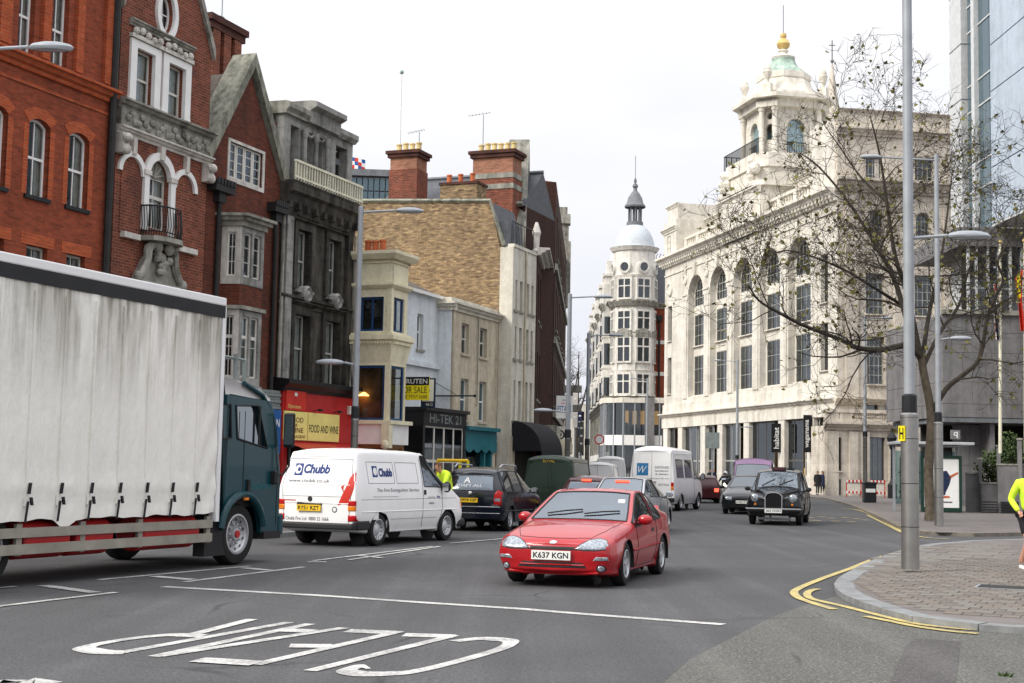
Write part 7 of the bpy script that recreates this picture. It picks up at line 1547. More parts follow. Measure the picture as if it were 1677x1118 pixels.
class Car:
 def __init__(s, name, label, cat, origin, ang, st, wins, pm, axles, gm='car_glass', group=None, scale=(1,1,1), nu=5, nv=4, bulge=(.06,.05), arch_r=None):
  s.root = empty(name, origin, ang, label, cat, group); s.pm = pm
  sx, sy, sz = scale; G_ = []
  for (x, zb, hb, zm, hm, zk, hk, xt, zt, ht, zr) in st:
   G_.append([Vector((a*sx, b*sy, c*sz)) for a, b, c in ((x,0,zb),(x,hb*.9,zb),(x,hb,zb+.07),(x,hm,zm),(x,hk,zk),(xt,ht,zt),(xt,ht-.075,zt+(zr-zt)*.5),(xt,ht*.5,zr-(zr-zt)*.12),(xt,0,zr))])
  NI, NJ = (len(st)-1)*nu, 8*nv; cols = [[card([g[j] for g in G_], i/nu) for j in range(9)] for i in range(NI+1)]
  P = [[card(c, j/nv) for j in range(NJ+1)] for c in cols]
  for c in P: c[NJ].y = 0; c[0].y = 0
  ax = [(a*sx, r*sz, t*sy, w) for a, r, t, w in axles]; s.ax = ax
  ar = [(a, r, (arch_r or 1.13)*r) for a, r, t, w in ax]
  cut = set()
  for (a, r, R_) in ar:
   for i in range(NI+1):
    for j in range(NJ+1):
     p = P[i][j]
     if abs(p.y) < .45*sy or p.z > r+R_: continue
     d = math.hypot(p.x-a, p.z-r)
     if d < R_: cut.add((i, j))
   for i in range(NI+1):
    for j in range(NJ+1):
     if (i, j) in cut:
      p = P[i][j]; d = math.hypot(p.x-a, p.z-r)
      if d < R_ and d > 1e-4 and d > R_*.55: p.x, p.z = a+(p.x-a)/d*R_, r+(p.z-r)/d*R_
  wc = set()
  for (i0, i1, j0, j1) in wins:
   for i in range(i0*nu, i1*nu):
    for j in range(j0*nv, j1*nv): wc.add((i, j))
  body, glassm = MB(), MB()
  def vid(mb, cache, i, j, sg):
   if sg < 0 and j in (0, NJ): sg = 1
   k = (i, j, sg)
   if k not in cache: cache[k] = len(mb.v); p = P[i][j]; mb.v.append((p.x, p.y*sg, p.z))
   return cache[k]
  cb, cg = {}, {}
  for i in range(NI):
   for j in range(NJ):
    q = [(i,j),(i+1,j),(i+1,j+1),(i,j+1)]
    if all(c in cut for c in q): continue
    mb, ca = (glassm, cg) if (i, j) in wc else (body, cb)
    for sg in (1, -1):
     f = tuple(vid(mb, ca, a, b, sg) for a, b in q); mb.f.append(f if sg < 0 else f[::-1]); mb.m.append(0)
  for I, sgn, bl in ((0, 1, bulge[0]), (NI, -1, bulge[1])):
   n = 8
   for j in range(NJ):
    for k in range(n):
     def pt(jj, kk): p = P[I][jj]; t = kk/n*2-1; return (p.x+sgn*bl*(1-t*t)*(1 if p.y > .02 else 0)*min(1, p.y/.4), p.y*t, p.z)
     f = [pt(j,k), pt(j,k+1), pt(j+1,k+1), pt(j+1,k)]; body.add(f, [(0,1,2,3)])
  s.body = body.build('body', pm, s.root, smooth=40)
  if glassm.f: s.glass = glassm.build('glazing', gm, s.root, smooth=40)
  for (i0, i1, j0, j1) in wins:
   for sg in (1, -1):
    a, b, c_, d = i0*nu, i1*nu, j0*nv, j1*nv; ctr = d == NJ
    ln = [(i, c_) for i in range(a, b+1)]+[(b, j) for j in range(c_+1, d+1)]+([] if ctr else [(i, d) for i in range(b-1, a-1, -1)]+[(a, j) for j in range(d-1, c_-1, -1)])
    for q in ([ln] if not ctr else [ln, [(a, j) for j in range(c_, d+1)]]): MB().tube([(P[i][j].x, P[i][j].y*sg, P[i][j].z) for i, j in q], .013, 5).build('window_seal', 'black_trim', s.root)
  full = MB(); full.v = list(body.v)+list(glassm.v); o_ = len(body.v); full.f = list(body.f)+[tuple(o_+v for v in f) for f in glassm.f]
  s.bvh = BVHTree.FromPolygons([Vector(v) for v in full.v], full.f)
  s.P, s.NI, s.NJ, s.nu, s.nv = P, NI, NJ, nu, nv
  zb = min(v[2] for v in body.v)
  for (a, r, t, w) in ax:
   R_ = (arch_r or 1.13)*r
   for sg in (1, -1):
    m_ = MB(); m_.lathe([(R_*.995, sg*.42*sy), (R_*.995, sg*(t+w*.62))], 18, (a, 0, r), R(-12), R(192), axis='y'); m_.lathe([(R_, sg*.42*sy), (.02, sg*.42*sy)], 18, (a, 0, r), axis='y'); m_.build('wheel_well', 'black_trim', s.root)
 def hit(s, axis, a, b):
  if axis == 'f': o, d = Vector((9, a, b)), Vector((-1,0,0))
  elif axis == 'r': o, d = Vector((-9, a, b)), Vector((1,0,0))
  elif axis == 'l': o, d = Vector((a, 9, b)), Vector((0,-1,0))
  elif axis == 's': o, d = Vector((a, -9, b)), Vector((0,1,0))
  else: o, d = Vector((a, b, 9)), Vector((0,0,-1))
  h = s.bvh.ray_cast(o, d)
  if h[0] is None: return None, None
  n = h[1]; n = n if n.dot(d) < 0 else -n
  return h[0], n
 def patch(s, axis, poly, name, m, off=.008, parent=None, rings=5, dense=.05, smooth=True):
  pts = []
  for (p, q) in zip(poly, poly[1:]+poly[:1]):
   k = max(1, int(math.hypot(q[0]-p[0], q[1]-p[1])/dense))
   pts += [(p[0]+(q[0]-p[0])*i/k, p[1]+(q[1]-p[1])*i/k) for i in range(k)]
  cx, cy = sum(p[0] for p in pts)/len(pts), sum(p[1] for p in pts)/len(pts); mb = MB(); n = len(pts); last = None; ok = []
  for k in range(rings+1):
   f = k/rings
   for p in pts:
    h, nn = s.hit(axis, cx+(p[0]-cx)*f, cy+(p[1]-cy)*f)
    if h is None: h, nn = (last if last else (Vector((0,0,0)), Vector((0,0,0))))
    else: last = (h, nn)
    o_ = off*(1 if f < .99 else .25); mb.v.append(tuple(h+nn*o_))
  for k in range(rings):
   for i in range(n): mb.f.append((k*n+i, k*n+(i+1)%n, (k+1)*n+(i+1)%n, (k+1)*n+i)); mb.m.append(0)
  return mb.build(name, m, parent or s.root, smooth=smooth and 60)
 def seam(s, axis, pts, name='seam', m='black_trim', r=.006, off=.001, mirror=False):
  P = []
  for (p, q) in zip(pts, pts[1:]):
   k = max(1, int(math.hypot(q[0]-p[0], q[1]-p[1])/.06)); P += [(p[0]+(q[0]-p[0])*i/k, p[1]+(q[1]-p[1])*i/k) for i in range(k)]
  P.append(pts[-1]); L_ = []
  for a in P:
   h, n = s.hit(axis, *a)
   if h is not None: L_.append(h+n*off)
  if len(L_) > 1: MB().tube(L_, r, 4).build(name, m, s.root)
 def print(s, axis, text, m, a0, a1, z0, z1, off=.006, bold=0, shear=0, flip=False):
  def fr(p):
   h, n = s.hit(axis, (-p.x if flip else p.x), p.z); return (h+n*off) if h is not None else Vector((0,0,-.5))
  if flip: a0, a1 = -a1, -a0
  return txt(text, s.root, m, a0, a1, z0, z1, 0, frame=fr, bold=bold, shear=shear)
 def wheels(s, style='disc', rimm='alu'):
  for (a, r, t, w) in s.ax:
   for sg in (1, -1): wheel(s.root, a, sg*t, r, w, sg, style, rimm)
 def seats(s, rows, y=.36, z=.35, h=.72, m='seat_grey', head=True):
  for x in rows:
   for sg in (1, -1):
    mb = MB(); mb.obox((x-.12, sg*y, z+h*.5), (.07,0,.02), (0,.23,0), (-.1*.5,0,h*.48)); mb.obox((x+.15, sg*y, z), (.26,0,.02), (0,.24,0), (0,0,.09));
    if head: mb.obox((x-.22, sg*y, z+h+.1), (.05,0,0), (0,.13,0), (-.01,0,.09))
    mb.build('seat', m, s.root, bevel=.04)
  x0, x1 = min(p.x for c in s.P for p in c)+.4, max(p.x for c in s.P for p in c)-.5
  MB().box(x0, x1, -.66, .66, z-.13, z-.08).build('floor', 'dash', s.root)
 def dash(s, x, z, w=.66): MB().box(x, x+.35, -w, w, z-.22, z).build('dashboard', 'dash', s.root, bevel=.05); MB().lathe([(.17,0),(.185,.015),(.17,.03)], 14, (0,0,0), axis='x').build('steering_wheel', 'dash', s.root).location = (x-.12, -.36, z+.02)
 def plate(s, axis, y, z, text, m, w=.26, h=.056, off=.025, side=0):
  h0, n = s.hit(axis, y, z); sg = 1 if axis == 'f' else -1
  e = bpy.data.objects.new('number_plate', None); COL.objects.link(e); e.parent = s.root; e.location = h0+Vector((sg*off, 0, 0)); e.rotation_euler = (0, 0, R(90) if axis == 'f' else R(-90))
  MB().box(-w, w, -.01, .02, -h, h).build('backing', m, e); txt(text, e, 'sign_black', -w*.9, w*.9, -h*.66, h*.66, -.013, bold=.02)
 def mirror(s, x, y, z, m=None, sz_=(.07,.11,.075)):
  for sg in (1, -1):
   mb = MB(); mb.ball((x, sg*(y+.1), z), sz_[0], sz_[1], sz_[2], 12, 8); mb.tube([(x+.03, sg*(y-.06), z-.06), (x, sg*(y+.04), z-.03)], .03, 6); o = mb.build('door_mirror', m or s.pm, s.root, smooth=True); MB().obox((x-sz_[0]*.93, sg*(y+.1), z), (.004,0,0), (0,sz_[1]*.7,0), (0,0,sz_[2]*.7)).build('mirror_glass', 'chrome', o)
def wheel(root, x, y, r, w, sg, style='disc', rimm='alu'):
 h = w/2; prof = [(r*.62,-h*.9),(r*.8,-h),(r*.94,-h*.9),(r,-h*.6),(r,h*.6),(r*.94,h*.9),(r*.8,h),(r*.62,h*.9)]
 o = MB().lathe(prof, 28, (0,0,0), axis='y').build('wheel', 'rubber', root, smooth=True); o.location = (x, y, r)
 yo = sg*h*.62; mb = MB(); mb.lathe([(r*.66, sg*h*.92),(r*.6, sg*h*.95),(r*.57, yo),(r*.5,yo*.9)], 24, axis='y')
 if style == 'spoke':
  for k in range(5):
   a = 2*math.pi*k/5+.3; d = Vector((math.cos(a),0,math.sin(a))); t = Vector((-math.sin(a),0,math.cos(a))); mb.obox(d*r*.34+Vector((0,yo*1.1,0)), d*r*.26, t*r*.085, Vector((0,sg*h*.12,0)))
  mb.lathe([(r*.16,yo*.9),(r*.16,yo*1.35),(0,yo*1.4)], 16, axis='y'); MB().lathe([(r*.6,yo*.6),(0,yo*.6)], 20, axis='y').build('brake_disc', 'black_trim', o)
 elif style == 'lorry':
  mb.lathe([(r*.58,yo*1.2),(r*.42,yo*.4),(r*.24,yo*.4),(r*.2,yo*1.3),(0,yo*1.32)], 24, axis='y')
  for k in range(10): a = 2*math.pi*k/10; mb.lathe([(.02,0),(.02,sg*.06),(0,sg*.07)], 6, (r*.32*math.cos(a), yo*.4, r*.32*math.sin(a)), axis='y')
 else:
  mb.lathe([(r*.5,yo*.9),(r*.42,yo*.55),(r*.24,yo*1.0),(r*.1,yo*1.1),(0,yo*1.1)], 24, axis='y')
 rm = mb.build('rim', rimm, o, smooth=True)
 if style != 'spoke':
  b = MB()
  for k in range(10 if style == 'lorry' else 12):
   a = 2*math.pi*(k+.5)/(10 if style == 'lorry' else 12); b.lathe([(r*.05,yo*1.02+sg*.004),(0,yo*1.02+sg*.005)], 8, (r*.47*math.cos(a), (yo*.0), r*.47*math.sin(a)), axis='y')
  b.build('rim_holes', 'black_trim', o)['kind'] = 'stuff'
 if style == 'lorry': MB().lathe([(r*.12,yo*1.34),(r*.12,yo*1.6),(0,yo*1.62)], 14, axis='y').build('hub_cap', 'paint_red', o)
def away(pt, a, xa, ya):
 d = Vector((math.sin(R(a)), math.cos(R(a)))); l = Vector((-d.y, d.x)); q = Vector(pt[:2])-d*xa-l*ya; return (q.x, q.y, 0), R(90-a)
def toward(pt, a, xa, ya):
 d = -Vector((math.sin(R(a)), math.cos(R(a)))); l = Vector((-d.y, d.x)); q = Vector(pt[:2])-d*xa-l*ya; return (q.x, q.y, 0), R(270-a)
def el(cx, cy, rx, ry, n=16, a=0): return [(cx+rx*math.cos(2*math.pi*k/n)*math.cos(a)-ry*math.sin(2*math.pi*k/n)*math.sin(a), cy+rx*math.cos(2*math.pi*k/n)*math.sin(a)+ry*math.sin(2*math.pi*k/n)*math.cos(a)) for k in range(n)]
# --- red coupe
o_, a_ = toward((1.55, 19.85), 17.5, 1.27, .735)
ST = [(2.10,.24,.58,.40,.66,.52,.66,2.08,.57,.58,.60),(2.03,.19,.70,.40,.77,.56,.75,2.01,.62,.66,.655),(1.80,.17,.78,.42,.835,.62,.80,1.80,.69,.70,.72),(1.45,.17,.80,.45,.85,.68,.815,1.45,.76,.68,.80),(.98,.17,.80,.47,.85,.745,.82,.98,.82,.66,.86),(.70,.17,.80,.48,.85,.78,.82,.76,.845,.775,.875),(.06,.17,.80,.48,.85,.83,.82,-.10,1.21,.63,1.26),(-.45,.17,.80,.48,.85,.85,.82,-.50,1.25,.615,1.305),(-.55,.17,.80,.48,.85,.855,.82,-.62,1.25,.615,1.305),(-1.05,.17,.80,.48,.85,.88,.82,-1.02,1.19,.59,1.255),(-1.55,.19,.80,.50,.845,.91,.80,-1.60,.985,.62,1.02),(-1.92,.22,.76,.50,.81,.88,.76,-1.92,.93,.66,.96),(-2.08,.28,.66,.5,.72,.80,.70,-2.06,.86,.60,.88)]
c = Car('coupe', 'bright red two-door coupe driving towards us in the middle of the road', 'car', o_, a_, ST, [(5,6,6,8),(5,7,4,5),(8,9,4,5),(9,10,6,8)], 'car_red', [(1.27,.30,.735,.2),(-1.19,.30,.735,.2)])
c.wheels('spoke'); c.seats((.05, -.75)); c.dash(.35, .86)
for sg in (1, -1):
 hl = [(sg*y, z) for y, z in ((.32,.525),(.38,.58),(.48,.64),(.60,.665),(.70,.645),(.755,.575),(.72,.525),(.58,.51),(.42,.51))]
 c.patch('f', hl, 'headlight', 'lens_clear', .012); c.seam('f', hl+[hl[0]], 'headlight_trim', r=.007)
 c.patch('f', [(sg*.56,.375),(sg*.76,.38),(sg*.75,.425),(sg*.60,.425)], 'indicator', 'lens_amber' if 0 else 'lens_clear', .008)
 c.patch('f', el(sg*.66, .27, .065, .05), 'fog_lamp_recess', 'black_trim', .004); c.patch('f', el(sg*.66, .27, .042, .038), 'fog_lamp', 'lens_clear', .014)
 c.seam('l' if sg > 0 else 's', [(.66,.80),(.60,.45),(.62,.22)]); c.seam('l' if sg > 0 else 's', [(-.66,.86),(-.68,.5),(-.55,.24)]); c.seam('l' if sg > 0 else 's', [(.62,.23),(-.55,.24)]); c.seam('l' if sg > 0 else 's', [(1.05,.47),(-.95,.50)], 'side_moulding', 'car_red', .018, .004)
 c.patch('l' if sg > 0 else 's', [(-.32,.74),(-.5,.75),(-.5,.70),(-.32,.69)], 'door_handle', 'black_trim', .01)
 c.seam('f', [(sg*.50,.60),(sg*.60,.66)], r=.004)
c.seam('t', [(1.95,.50),(1.6,.62),(.8,.66)], 'bonnet_seam', r=.004); c.seam('t', [(1.95,-.50),(1.6,-.62),(.8,-.66)], 'bonnet_seam', r=.004); c.seam('t', [(1.95,-.5),(2.0,-.25),(2.01,0),(2.0,.25),(1.95,.5)], 'bonnet_seam', r=.005)
c.patch('f', [(-.36,.505),(.36,.505),(.34,.55),(-.34,.55)], 'grille_slot', 'black_trim', .004); c.patch('f', [(-.48,.27),(.48,.27),(.42,.345),(-.42,.345)], 'air_intake', 'black_trim', .004); c.seam('f', [(-.44,.31),(.44,.31)], 'intake_bar', 'car_red', .012, .004)
c.patch('f', el(0, .605, .055, .02), 'badge', 'chrome', .01); c.plate('f', 0, .435, 'K637 KGN', 'plate_white', .27, .06, .03)
c.seam('f', [(-.62,.215),(-.3,.2),(0,.198),(.3,.2),(.62,.215)], 'chin_lip', 'car_red', .02, .008)
for sg, y0 in ((1, .05), (-1, -.5)):
 h0, n0 = c.hit('t', .62, y0); h1, n1 = c.hit('t', .50, y0+.5); MB().tube([h0+n0*.02, (h0+h1)/2+n0*.03, h1+n1*.02], .011, 5).build('wiper', 'black_trim', c.root)
c.mirror(.42, .80, .88)
mb = MB(); mb.tube([(-1.86,-.62,.94),(-1.92,-.6,1.0),(-1.95,0,1.02),(-1.92,.6,1.0),(-1.86,.62,.94)], .035, 8); mb.build('tail_spoiler', 'car_red', c.root, smooth=True)
h0, n0 = c.hit('f', .50, 1.12); MB().obox(h0+n0*.006, (.002,0,.003), (0,.05,0), (-.02,0,.03)).build('tax_disc', 'sign_white', c.root)
MB().ball((-.05,.0,1.13), .03, .1, .035).build('rear_view_mirror', 'black_trim', c.root)
# --- white panel van
VT = [(2.42,.30,.62,.55,.74,.80,.72,2.38,.84,.64,.87),(2.27,.25,.78,.55,.87,.88,.82,2.22,.93,.74,.97),(1.95,.25,.84,.58,.915,1.00,.87,1.9,1.05,.76,1.10),(1.6,.25,.85,.6,.92,1.12,.885,1.58,1.16,.78,1.23),(1.05,.25,.85,.6,.92,1.16,.90,.66,1.77,.75,1.86),(.42,.25,.85,.6,.92,1.17,.905,.40,1.80,.77,1.92),(.30,.25,.85,.6,.92,1.17,.905,.28,1.80,.77,1.92),(-1.0,.25,.85,.6,.92,1.17,.905,-1.0,1.80,.78,1.94),(-2.05,.28,.85,.6,.92,1.17,.905,-1.98,1.79,.77,1.915),(-2.24,.38,.84,.6,.912,1.17,.895,-2.12,1.75,.75,1.865),(-2.31,.40,.815,.6,.885,1.17,.865,-2.17,1.70,.72,1.80)]
o_, a_ = away((-2.66, 28.55), 25.0, -1.40, -.80)
v = Car('panel_van', 'white panel van with red dart graphic and Chubb lettering behind the lorry', 'van', o_, a_, VT, [(3,4,6,8),(3,5,4,5)], 'van_white', [(1.52,.325,.80,.2),(-1.40,.325,.80,.2)], bulge=(.08,.05))
v.wheels('disc', 'alu'); v.seats((.75,), z=.75); v.dash(1.15, 1.15)
v.print('r', 'Chubb', 'ink_blue', -.27, .34, 1.41, 1.60, bold=.045, flip=True, shear=.12)
v.patch('r', [(.36,1.37),(.56,1.37),(.56,1.61),(.36,1.61)], 'logo_square', 'ink_blue', .004); v.patch('r', el(.475, 1.49, .085, .095), 'logo_disc', 'sign_white', .008); v.patch('r', el(.45, 1.49, .045, .05), 'logo_centre', 'ink_blue', .011)
v.print('r', 'www.chubb.co.uk', 'ink_grey', -.30, .66, 1.24, 1.31, flip=True, bold=.006); v.print('r', 'Chubb Fire Ltd  0800 32 1666', 'ink_grey', -.31, .70, .50, .57, flip=True)
v.patch('r', [(-.845,1.52),(-.72,1.34),(-.70,1.22),(-.58,.98),(-.50,.80),(-.62,.84),(-.70,.82),(-.80,1.0),(-.86,1.2),(-.875,1.35)], 'dart_graphic', 'sign_red', .005)
v.patch('r', [(-.56,1.16),(-.64,1.24),(-.60,1.12),(-.66,1.0)], 'dart_graphic', 'sign_red', .0065)
for sg in (1, -1):
 for (z0, z1, m_) in ((.80,.90,'lens_red'),(.70,.80,'lens_amber'),(.50,.62,'lens_red')): v.patch('r', [(sg*.73,z0),(sg*.895,z0),(sg*.895,z1),(sg*.73,z1)], 'tail_light', m_, .015)
v.seam('r', [(-.72,1.70),(.72,1.70),(.80,1.2),(.74,.46),(-.74,.46),(-.80,1.2),(-.72,1.70)], 'tailgate_seam', 'ink_grey', .006); v.seam('r', [(-.66,1.66),(.66,1.66)], 'press_line', 'van_white', .012); v.seam('r', [(-.75,1.20),(.75,1.20)], 'press_line', 'van_white', .010); v.seam('r', [(-.78,.97),(.78,.97)], 'press_line', 'ink_grey', .004); v.seam('r', [(-.74,.84),(.74,.84)], 'press_line', 'van_white', .010)
v.patch('r', el(.12, .92, .055, .055), 'badge', 'black_trim', .012); v.patch('r', el(-.44, .72, .06, .06), 'emblem', 'ink_grey', .004); v.patch('r', el(-.44, .72, .042, .042), 'emblem_face', 'sign_white', .007)
v.patch('r', [(.46,.875),(.78,.875),(.78,.895),(.46,.895)], 'script', 'paint_red', .006)
mb = MB(); mb.box(-2.37,-2.30,-.16,.42,.80,.85); mb.build('plate_lamp', 'black_trim', v.root); v.plate('r', .13, .745, 'RY51 RZT', 'plate_yellow', .27, .06, .03)
mb = MB(); mb.box(-2.44,-2.2,-.91,.91,.34,.46); mb.obox((-2.05,-.90,.42), (.25,0,0), (0,.03,0), (0,0,.09)); mb.obox((-2.05,.90,.42), (.25,0,0), (0,.03,0), (0,0,.09)); mb.build('rear_bumper', 'black_trim', v.root, bevel=.04)
mb = MB(); mb.box(2.1,2.5,-.86,.86,.28,.46); mb.build('front_bumper', 'black_trim', v.root, bevel=.06)
for ax_, sg in (('s', -1), ('l', 1)):
 for (a0, a1) in ((.18,-.72),(-.82,-1.85)): v.seam(ax_, [(a0,1.24),(a0,1.66),(a1,1.66),(a1,1.24),(a0,1.24)], 'panel_press', 'ink_grey', .005)
 v.seam(ax_, [(.36,1.75),(.36,.42),(.42,.34)]); v.seam(ax_, [(1.22,1.1),(1.24,.7),(1.1,.34)]); v.seam(ax_, [(1.9,.92),(-2.15,.92)], 'waist_line', 'ink_grey', .004); v.seam(ax_, [(1.9,.68),(-2.1,.68)], 'side_press', 'van_white', .012)
 v.seam(ax_, [(1.0,.52),(-.95,.52)], 'sill_line', 'ink_grey', .004)
 v.patch(ax_, [(.50,1.0),(.40,1.0),(.40,1.1),(.50,1.1)], 'door_handle', 'black_trim', .015); v.patch(ax_, [(2.2,.72),(2.32,.72),(2.32,.84),(2.2,.84)], 'side_indicator', 'lens_amber', .01)
v.print('s', 'Chubb', 'ink_blue', -1.42, -.88, 1.37, 1.54, bold=.045); v.patch('s', [(-1.66,1.36),(-1.46,1.36),(-1.46,1.58),(-1.66,1.58)], 'logo_square', 'ink_blue', .004); v.patch('s', el(-1.55, 1.47, .08, .085), 'logo_disc', 'sign_white', .008)
v.print('s', 'The Fire Extinguisher Service', 'ink_grey', -1.55, .18, 1.05, 1.14); v.print('s', 'fire protection and prevention', 'ink_grey', -1.7, -.7, .955, .99); v.print('s', 'fire', 'ink_blue', .98, 1.12, .93, .98, bold=.03); v.print('s', 'call us free', 'ink_grey', .58, .9, .93, .97); v.print('s', '0800', 'ink_grey', .62, .85, .80, .84)
v.mirror(1.22, .93, 1.16, 'black_trim', (.07,.10,.12))
# --- dark estate car
ZT = [(2.18,.25,.60,.45,.70,.66,.68,2.16,.70,.60,.74),(2.05,.2,.76,.45,.83,.75,.79,2.03,.80,.70,.84),(1.7,.2,.80,.48,.865,.84,.84,1.7,.90,.70,.95),(1.2,.2,.82,.5,.87,.93,.855,1.18,.98,.74,1.05),(.5,.2,.82,.5,.87,.97,.86,.12,1.47,.63,1.56),(-.1,.2,.82,.5,.87,.98,.86,-.1,1.52,.63,1.61),(-.2,.2,.82,.5,.87,.98,.86,-.2,1.52,.63,1.61),(-1.05,.2,.82,.5,.87,.99,.86,-1.0,1.52,.63,1.62),(-1.17,.2,.82,.5,.87,.99,.86,-1.1,1.52,.63,1.62),(-1.8,.25,.82,.5,.865,1.0,.845,-1.62,1.49,.61,1.59),(-2.0,.3,.80,.5,.855,1.0,.825,-1.80,1.44,.60,1.55),(-2.08,.32,.76,.5,.82,.98,.79,-1.88,1.38,.57,1.49)]
o_, a_ = away((-.05, 36.5), 15, -1.29, -.74)
z = Car('estate_car', 'dark navy people carrier with yellow plate between the two vans', 'car', o_, a_, ZT, [(3,4,6,8),(3,5,4,5),(6,7,4,5),(8,9,4,5)], 'car_navy', [(1.40,.31,.74,.2),(-1.29,.31,.74,.2)], gm='car_glass_dark')
z.wheels('spoke'); z.seats((.35,-.5), z=.5); z.dash(.65, .98)
z.patch('r', [(-.60,1.02),(.60,1.02),(.54,1.36),(.50,1.40),(-.50,1.40),(-.54,1.36)], 'rear_window', 'car_glass', .01); z.seam('r', [(-.60,1.02),(.60,1.02),(.54,1.38),(-.54,1.38),(-.60,1.02)], 'window_seal', r=.012)
for sg in (1, -1):
 z.patch('r', [(sg*.62,.68),(sg*.80,.66),(sg*.82,1.0),(sg*.70,1.04),(sg*.62,.92)], 'tail_light', 'lens_red', .016); z.patch('r', [(sg*.63,.76),(sg*.79,.75),(sg*.79,.84),(sg*.63,.84)], 'reverse_lamp', 'lens_clear', .022)
 mb = MB(); mb.tube([(.1,sg*.60,1.58),(0,sg*.60,1.66),(-1.3,sg*.60,1.68),(-1.55,sg*.59,1.60)], .02, 6); mb.build('roof_rail', 'alu', z.root)
 ax_ = 'l' if sg > 0 else 's'; z.seam(ax_, [(-.15,.96),(-.15,.28)]); z.seam(ax_, [(-1.1,.96),(-1.0,.6),(-.9,.3)]); z.seam(ax_, [(.9,.5),(-1.9,.52)], 'side_moulding', 'black_trim', .015); z.patch(ax_, [(-.3,.86),(-.5,.86),(-.5,.82),(-.3,.82)], 'door_handle', 'car_navy', .012); z.patch(ax_, [(-1.15,.86),(-1.33,.86),(-1.33,.82),(-1.15,.82)], 'door_handle', 'car_navy', .012)
z.plate('r', .05, .78, 'X976 CJF', 'plate_yellow', .26, .056, .025); z.patch('r', el(0,.96,.05,.04), 'badge', 'chrome', .012); z.seam('r', [(-.78,.62),(.78,.62)], 'bumper_line', 'alu', .01); z.seam('r', [(-.78,.46),(.78,.46)], 'bumper_line', 'alu', .008); z.patch('r', [(-.72,.655),(-.56,.655),(-.56,.68),(-.72,.68)], 'script', 'chrome', .006)
z.print('r', 'A', 'sign_white', .02, .2, 1.20, 1.34, off=.02, bold=.03, flip=True); z.print('r', 'ADAPT-ALL', 'sign_white', -.3, .42, 1.10, 1.17, off=.02, flip=True)
z.mirror(.78, .84, 1.02, 'car_navy')
# --- black cab
TT = [(2.20,.36,.50,.55,.66,.80,.60,2.22,.80,.30,.99),(2.08,.30,.76,.55,.85,.92,.72,2.14,.86,.36,1.04),(1.6,.28,.83,.55,.875,.96,.76,1.6,.92,.46,1.10),(1.1,.28,.83,.55,.875,.99,.80,1.1,.98,.62,1.15),(.85,.28,.83,.55,.875,1.01,.83,.84,1.05,.72,1.19),(.62,.28,.83,.55,.875,1.03,.84,.45,1.56,.66,1.66),(-.15,.28,.83,.55,.875,1.03,.845,-.15,1.62,.68,1.75),(-.27,.28,.83,.55,.875,1.03,.845,-.27,1.62,.68,1.755),(-1.1,.28,.83,.55,.875,1.03,.845,-1.1,1.61,.68,1.76),(-1.6,.28,.83,.55,.87,1.01,.84,-1.5,1.5,.64,1.68),(-2.0,.3,.8,.55,.85,.98,.80,-1.82,1.15,.66,1.22),(-2.3,.35,.7,.55,.78,.85,.72,-2.25,.92,.6,.95)]
o_, a_ = toward(ground(1309, 860), 15.5, 1.45, .72)
t = Car('taxi_cab', 'black traditional taxi cab with round headlamps coming towards us', 'taxi', o_, a_, TT, [(4,5,6,8),(4,6,4,5),(7,8,4,5)], 'car_black', [(1.45,.33,.72,.19),(-1.36,.33,.72,.19)], bulge=(.03,.05))
t.wheels('disc', 'black_trim'); t.seats((.2,-1.2), z=.6, h=.7); t.dash(.5, 1.12)
gx = t.hit('f', 0, .8)[0].x+.01
mb = MB(); out_ = [(-.27,.46),(.27,.46),(.27,.90),(.2,.99),(.08,1.02),(-.08,1.02),(-.2,.99),(-.27,.90)]; inn = [(-.24,.49),(.24,.49),(.24,.89),(.18,.96),(.07,.99),(-.07,.99),(-.18,.96),(-.24,.89)]
e = bpy.data.objects.new('grille', None); COL.objects.link(e); e.parent = t.root; e.location = (gx+.03, 0, 0); e.rotation_euler = (0, 0, R(90)); MB().plate(out_, [inn], -.03, .06).build('grille_surround', 'chrome', e); MB().plate(inn, [], .03, .06).build('grille_back', 'black_trim', e)
for k in range(11): x = -.22+.044*k; MB().box(x-.006, x+.006, .0, .02, .5, .93).build('grille_slat', 'iron_black', e)
for sg in (1, -1):
 hx = t.hit('f', sg*.58, .84)[0].x; MB().lathe([(.125,-.06),(.125,.03),(.11,.05)], 20, (hx, sg*.58, .83), axis='x').build('headlamp_rim', 'chrome', t.root); MB().lathe([(.112,.045),(.07,.07),(0,.08)], 18, (hx, sg*.58, .83), axis='x').build('headlamp', 'lens_clear', t.root, smooth=True)
 hx2 = t.hit('f', sg*.58, .64); MB().lathe([(.035,-.02),(.03,.04),(0,.05)], 12, (hx2[0].x, sg*.56, .64), axis='x').build('side_lamp', 'lens_amber', t.root, smooth=True)
 t.seam('l' if sg > 0 else 's', [(.75,1.0),(.72,.35)]); t.seam('l' if sg > 0 else 's', [(-.2,1.0),(-.2,.35)]); t.seam('l' if sg > 0 else 's', [(-1.1,1.0),(-1.0,.35)])
 MB().tube([(-1.5,sg*.62,1.64),(.35,sg*.64,1.64)], .012, 5).build('drip_rail', 'chrome', t.root)
mb = MB(); mb.box(2.22,2.36,-.84,.84,.42,.53); mb.build('front_bumper', 'black_trim', t.root, bevel=.04); MB().box(2.30,2.37,-.84,.84,.50,.53).build('bumper_strip', 'alu', t.root)
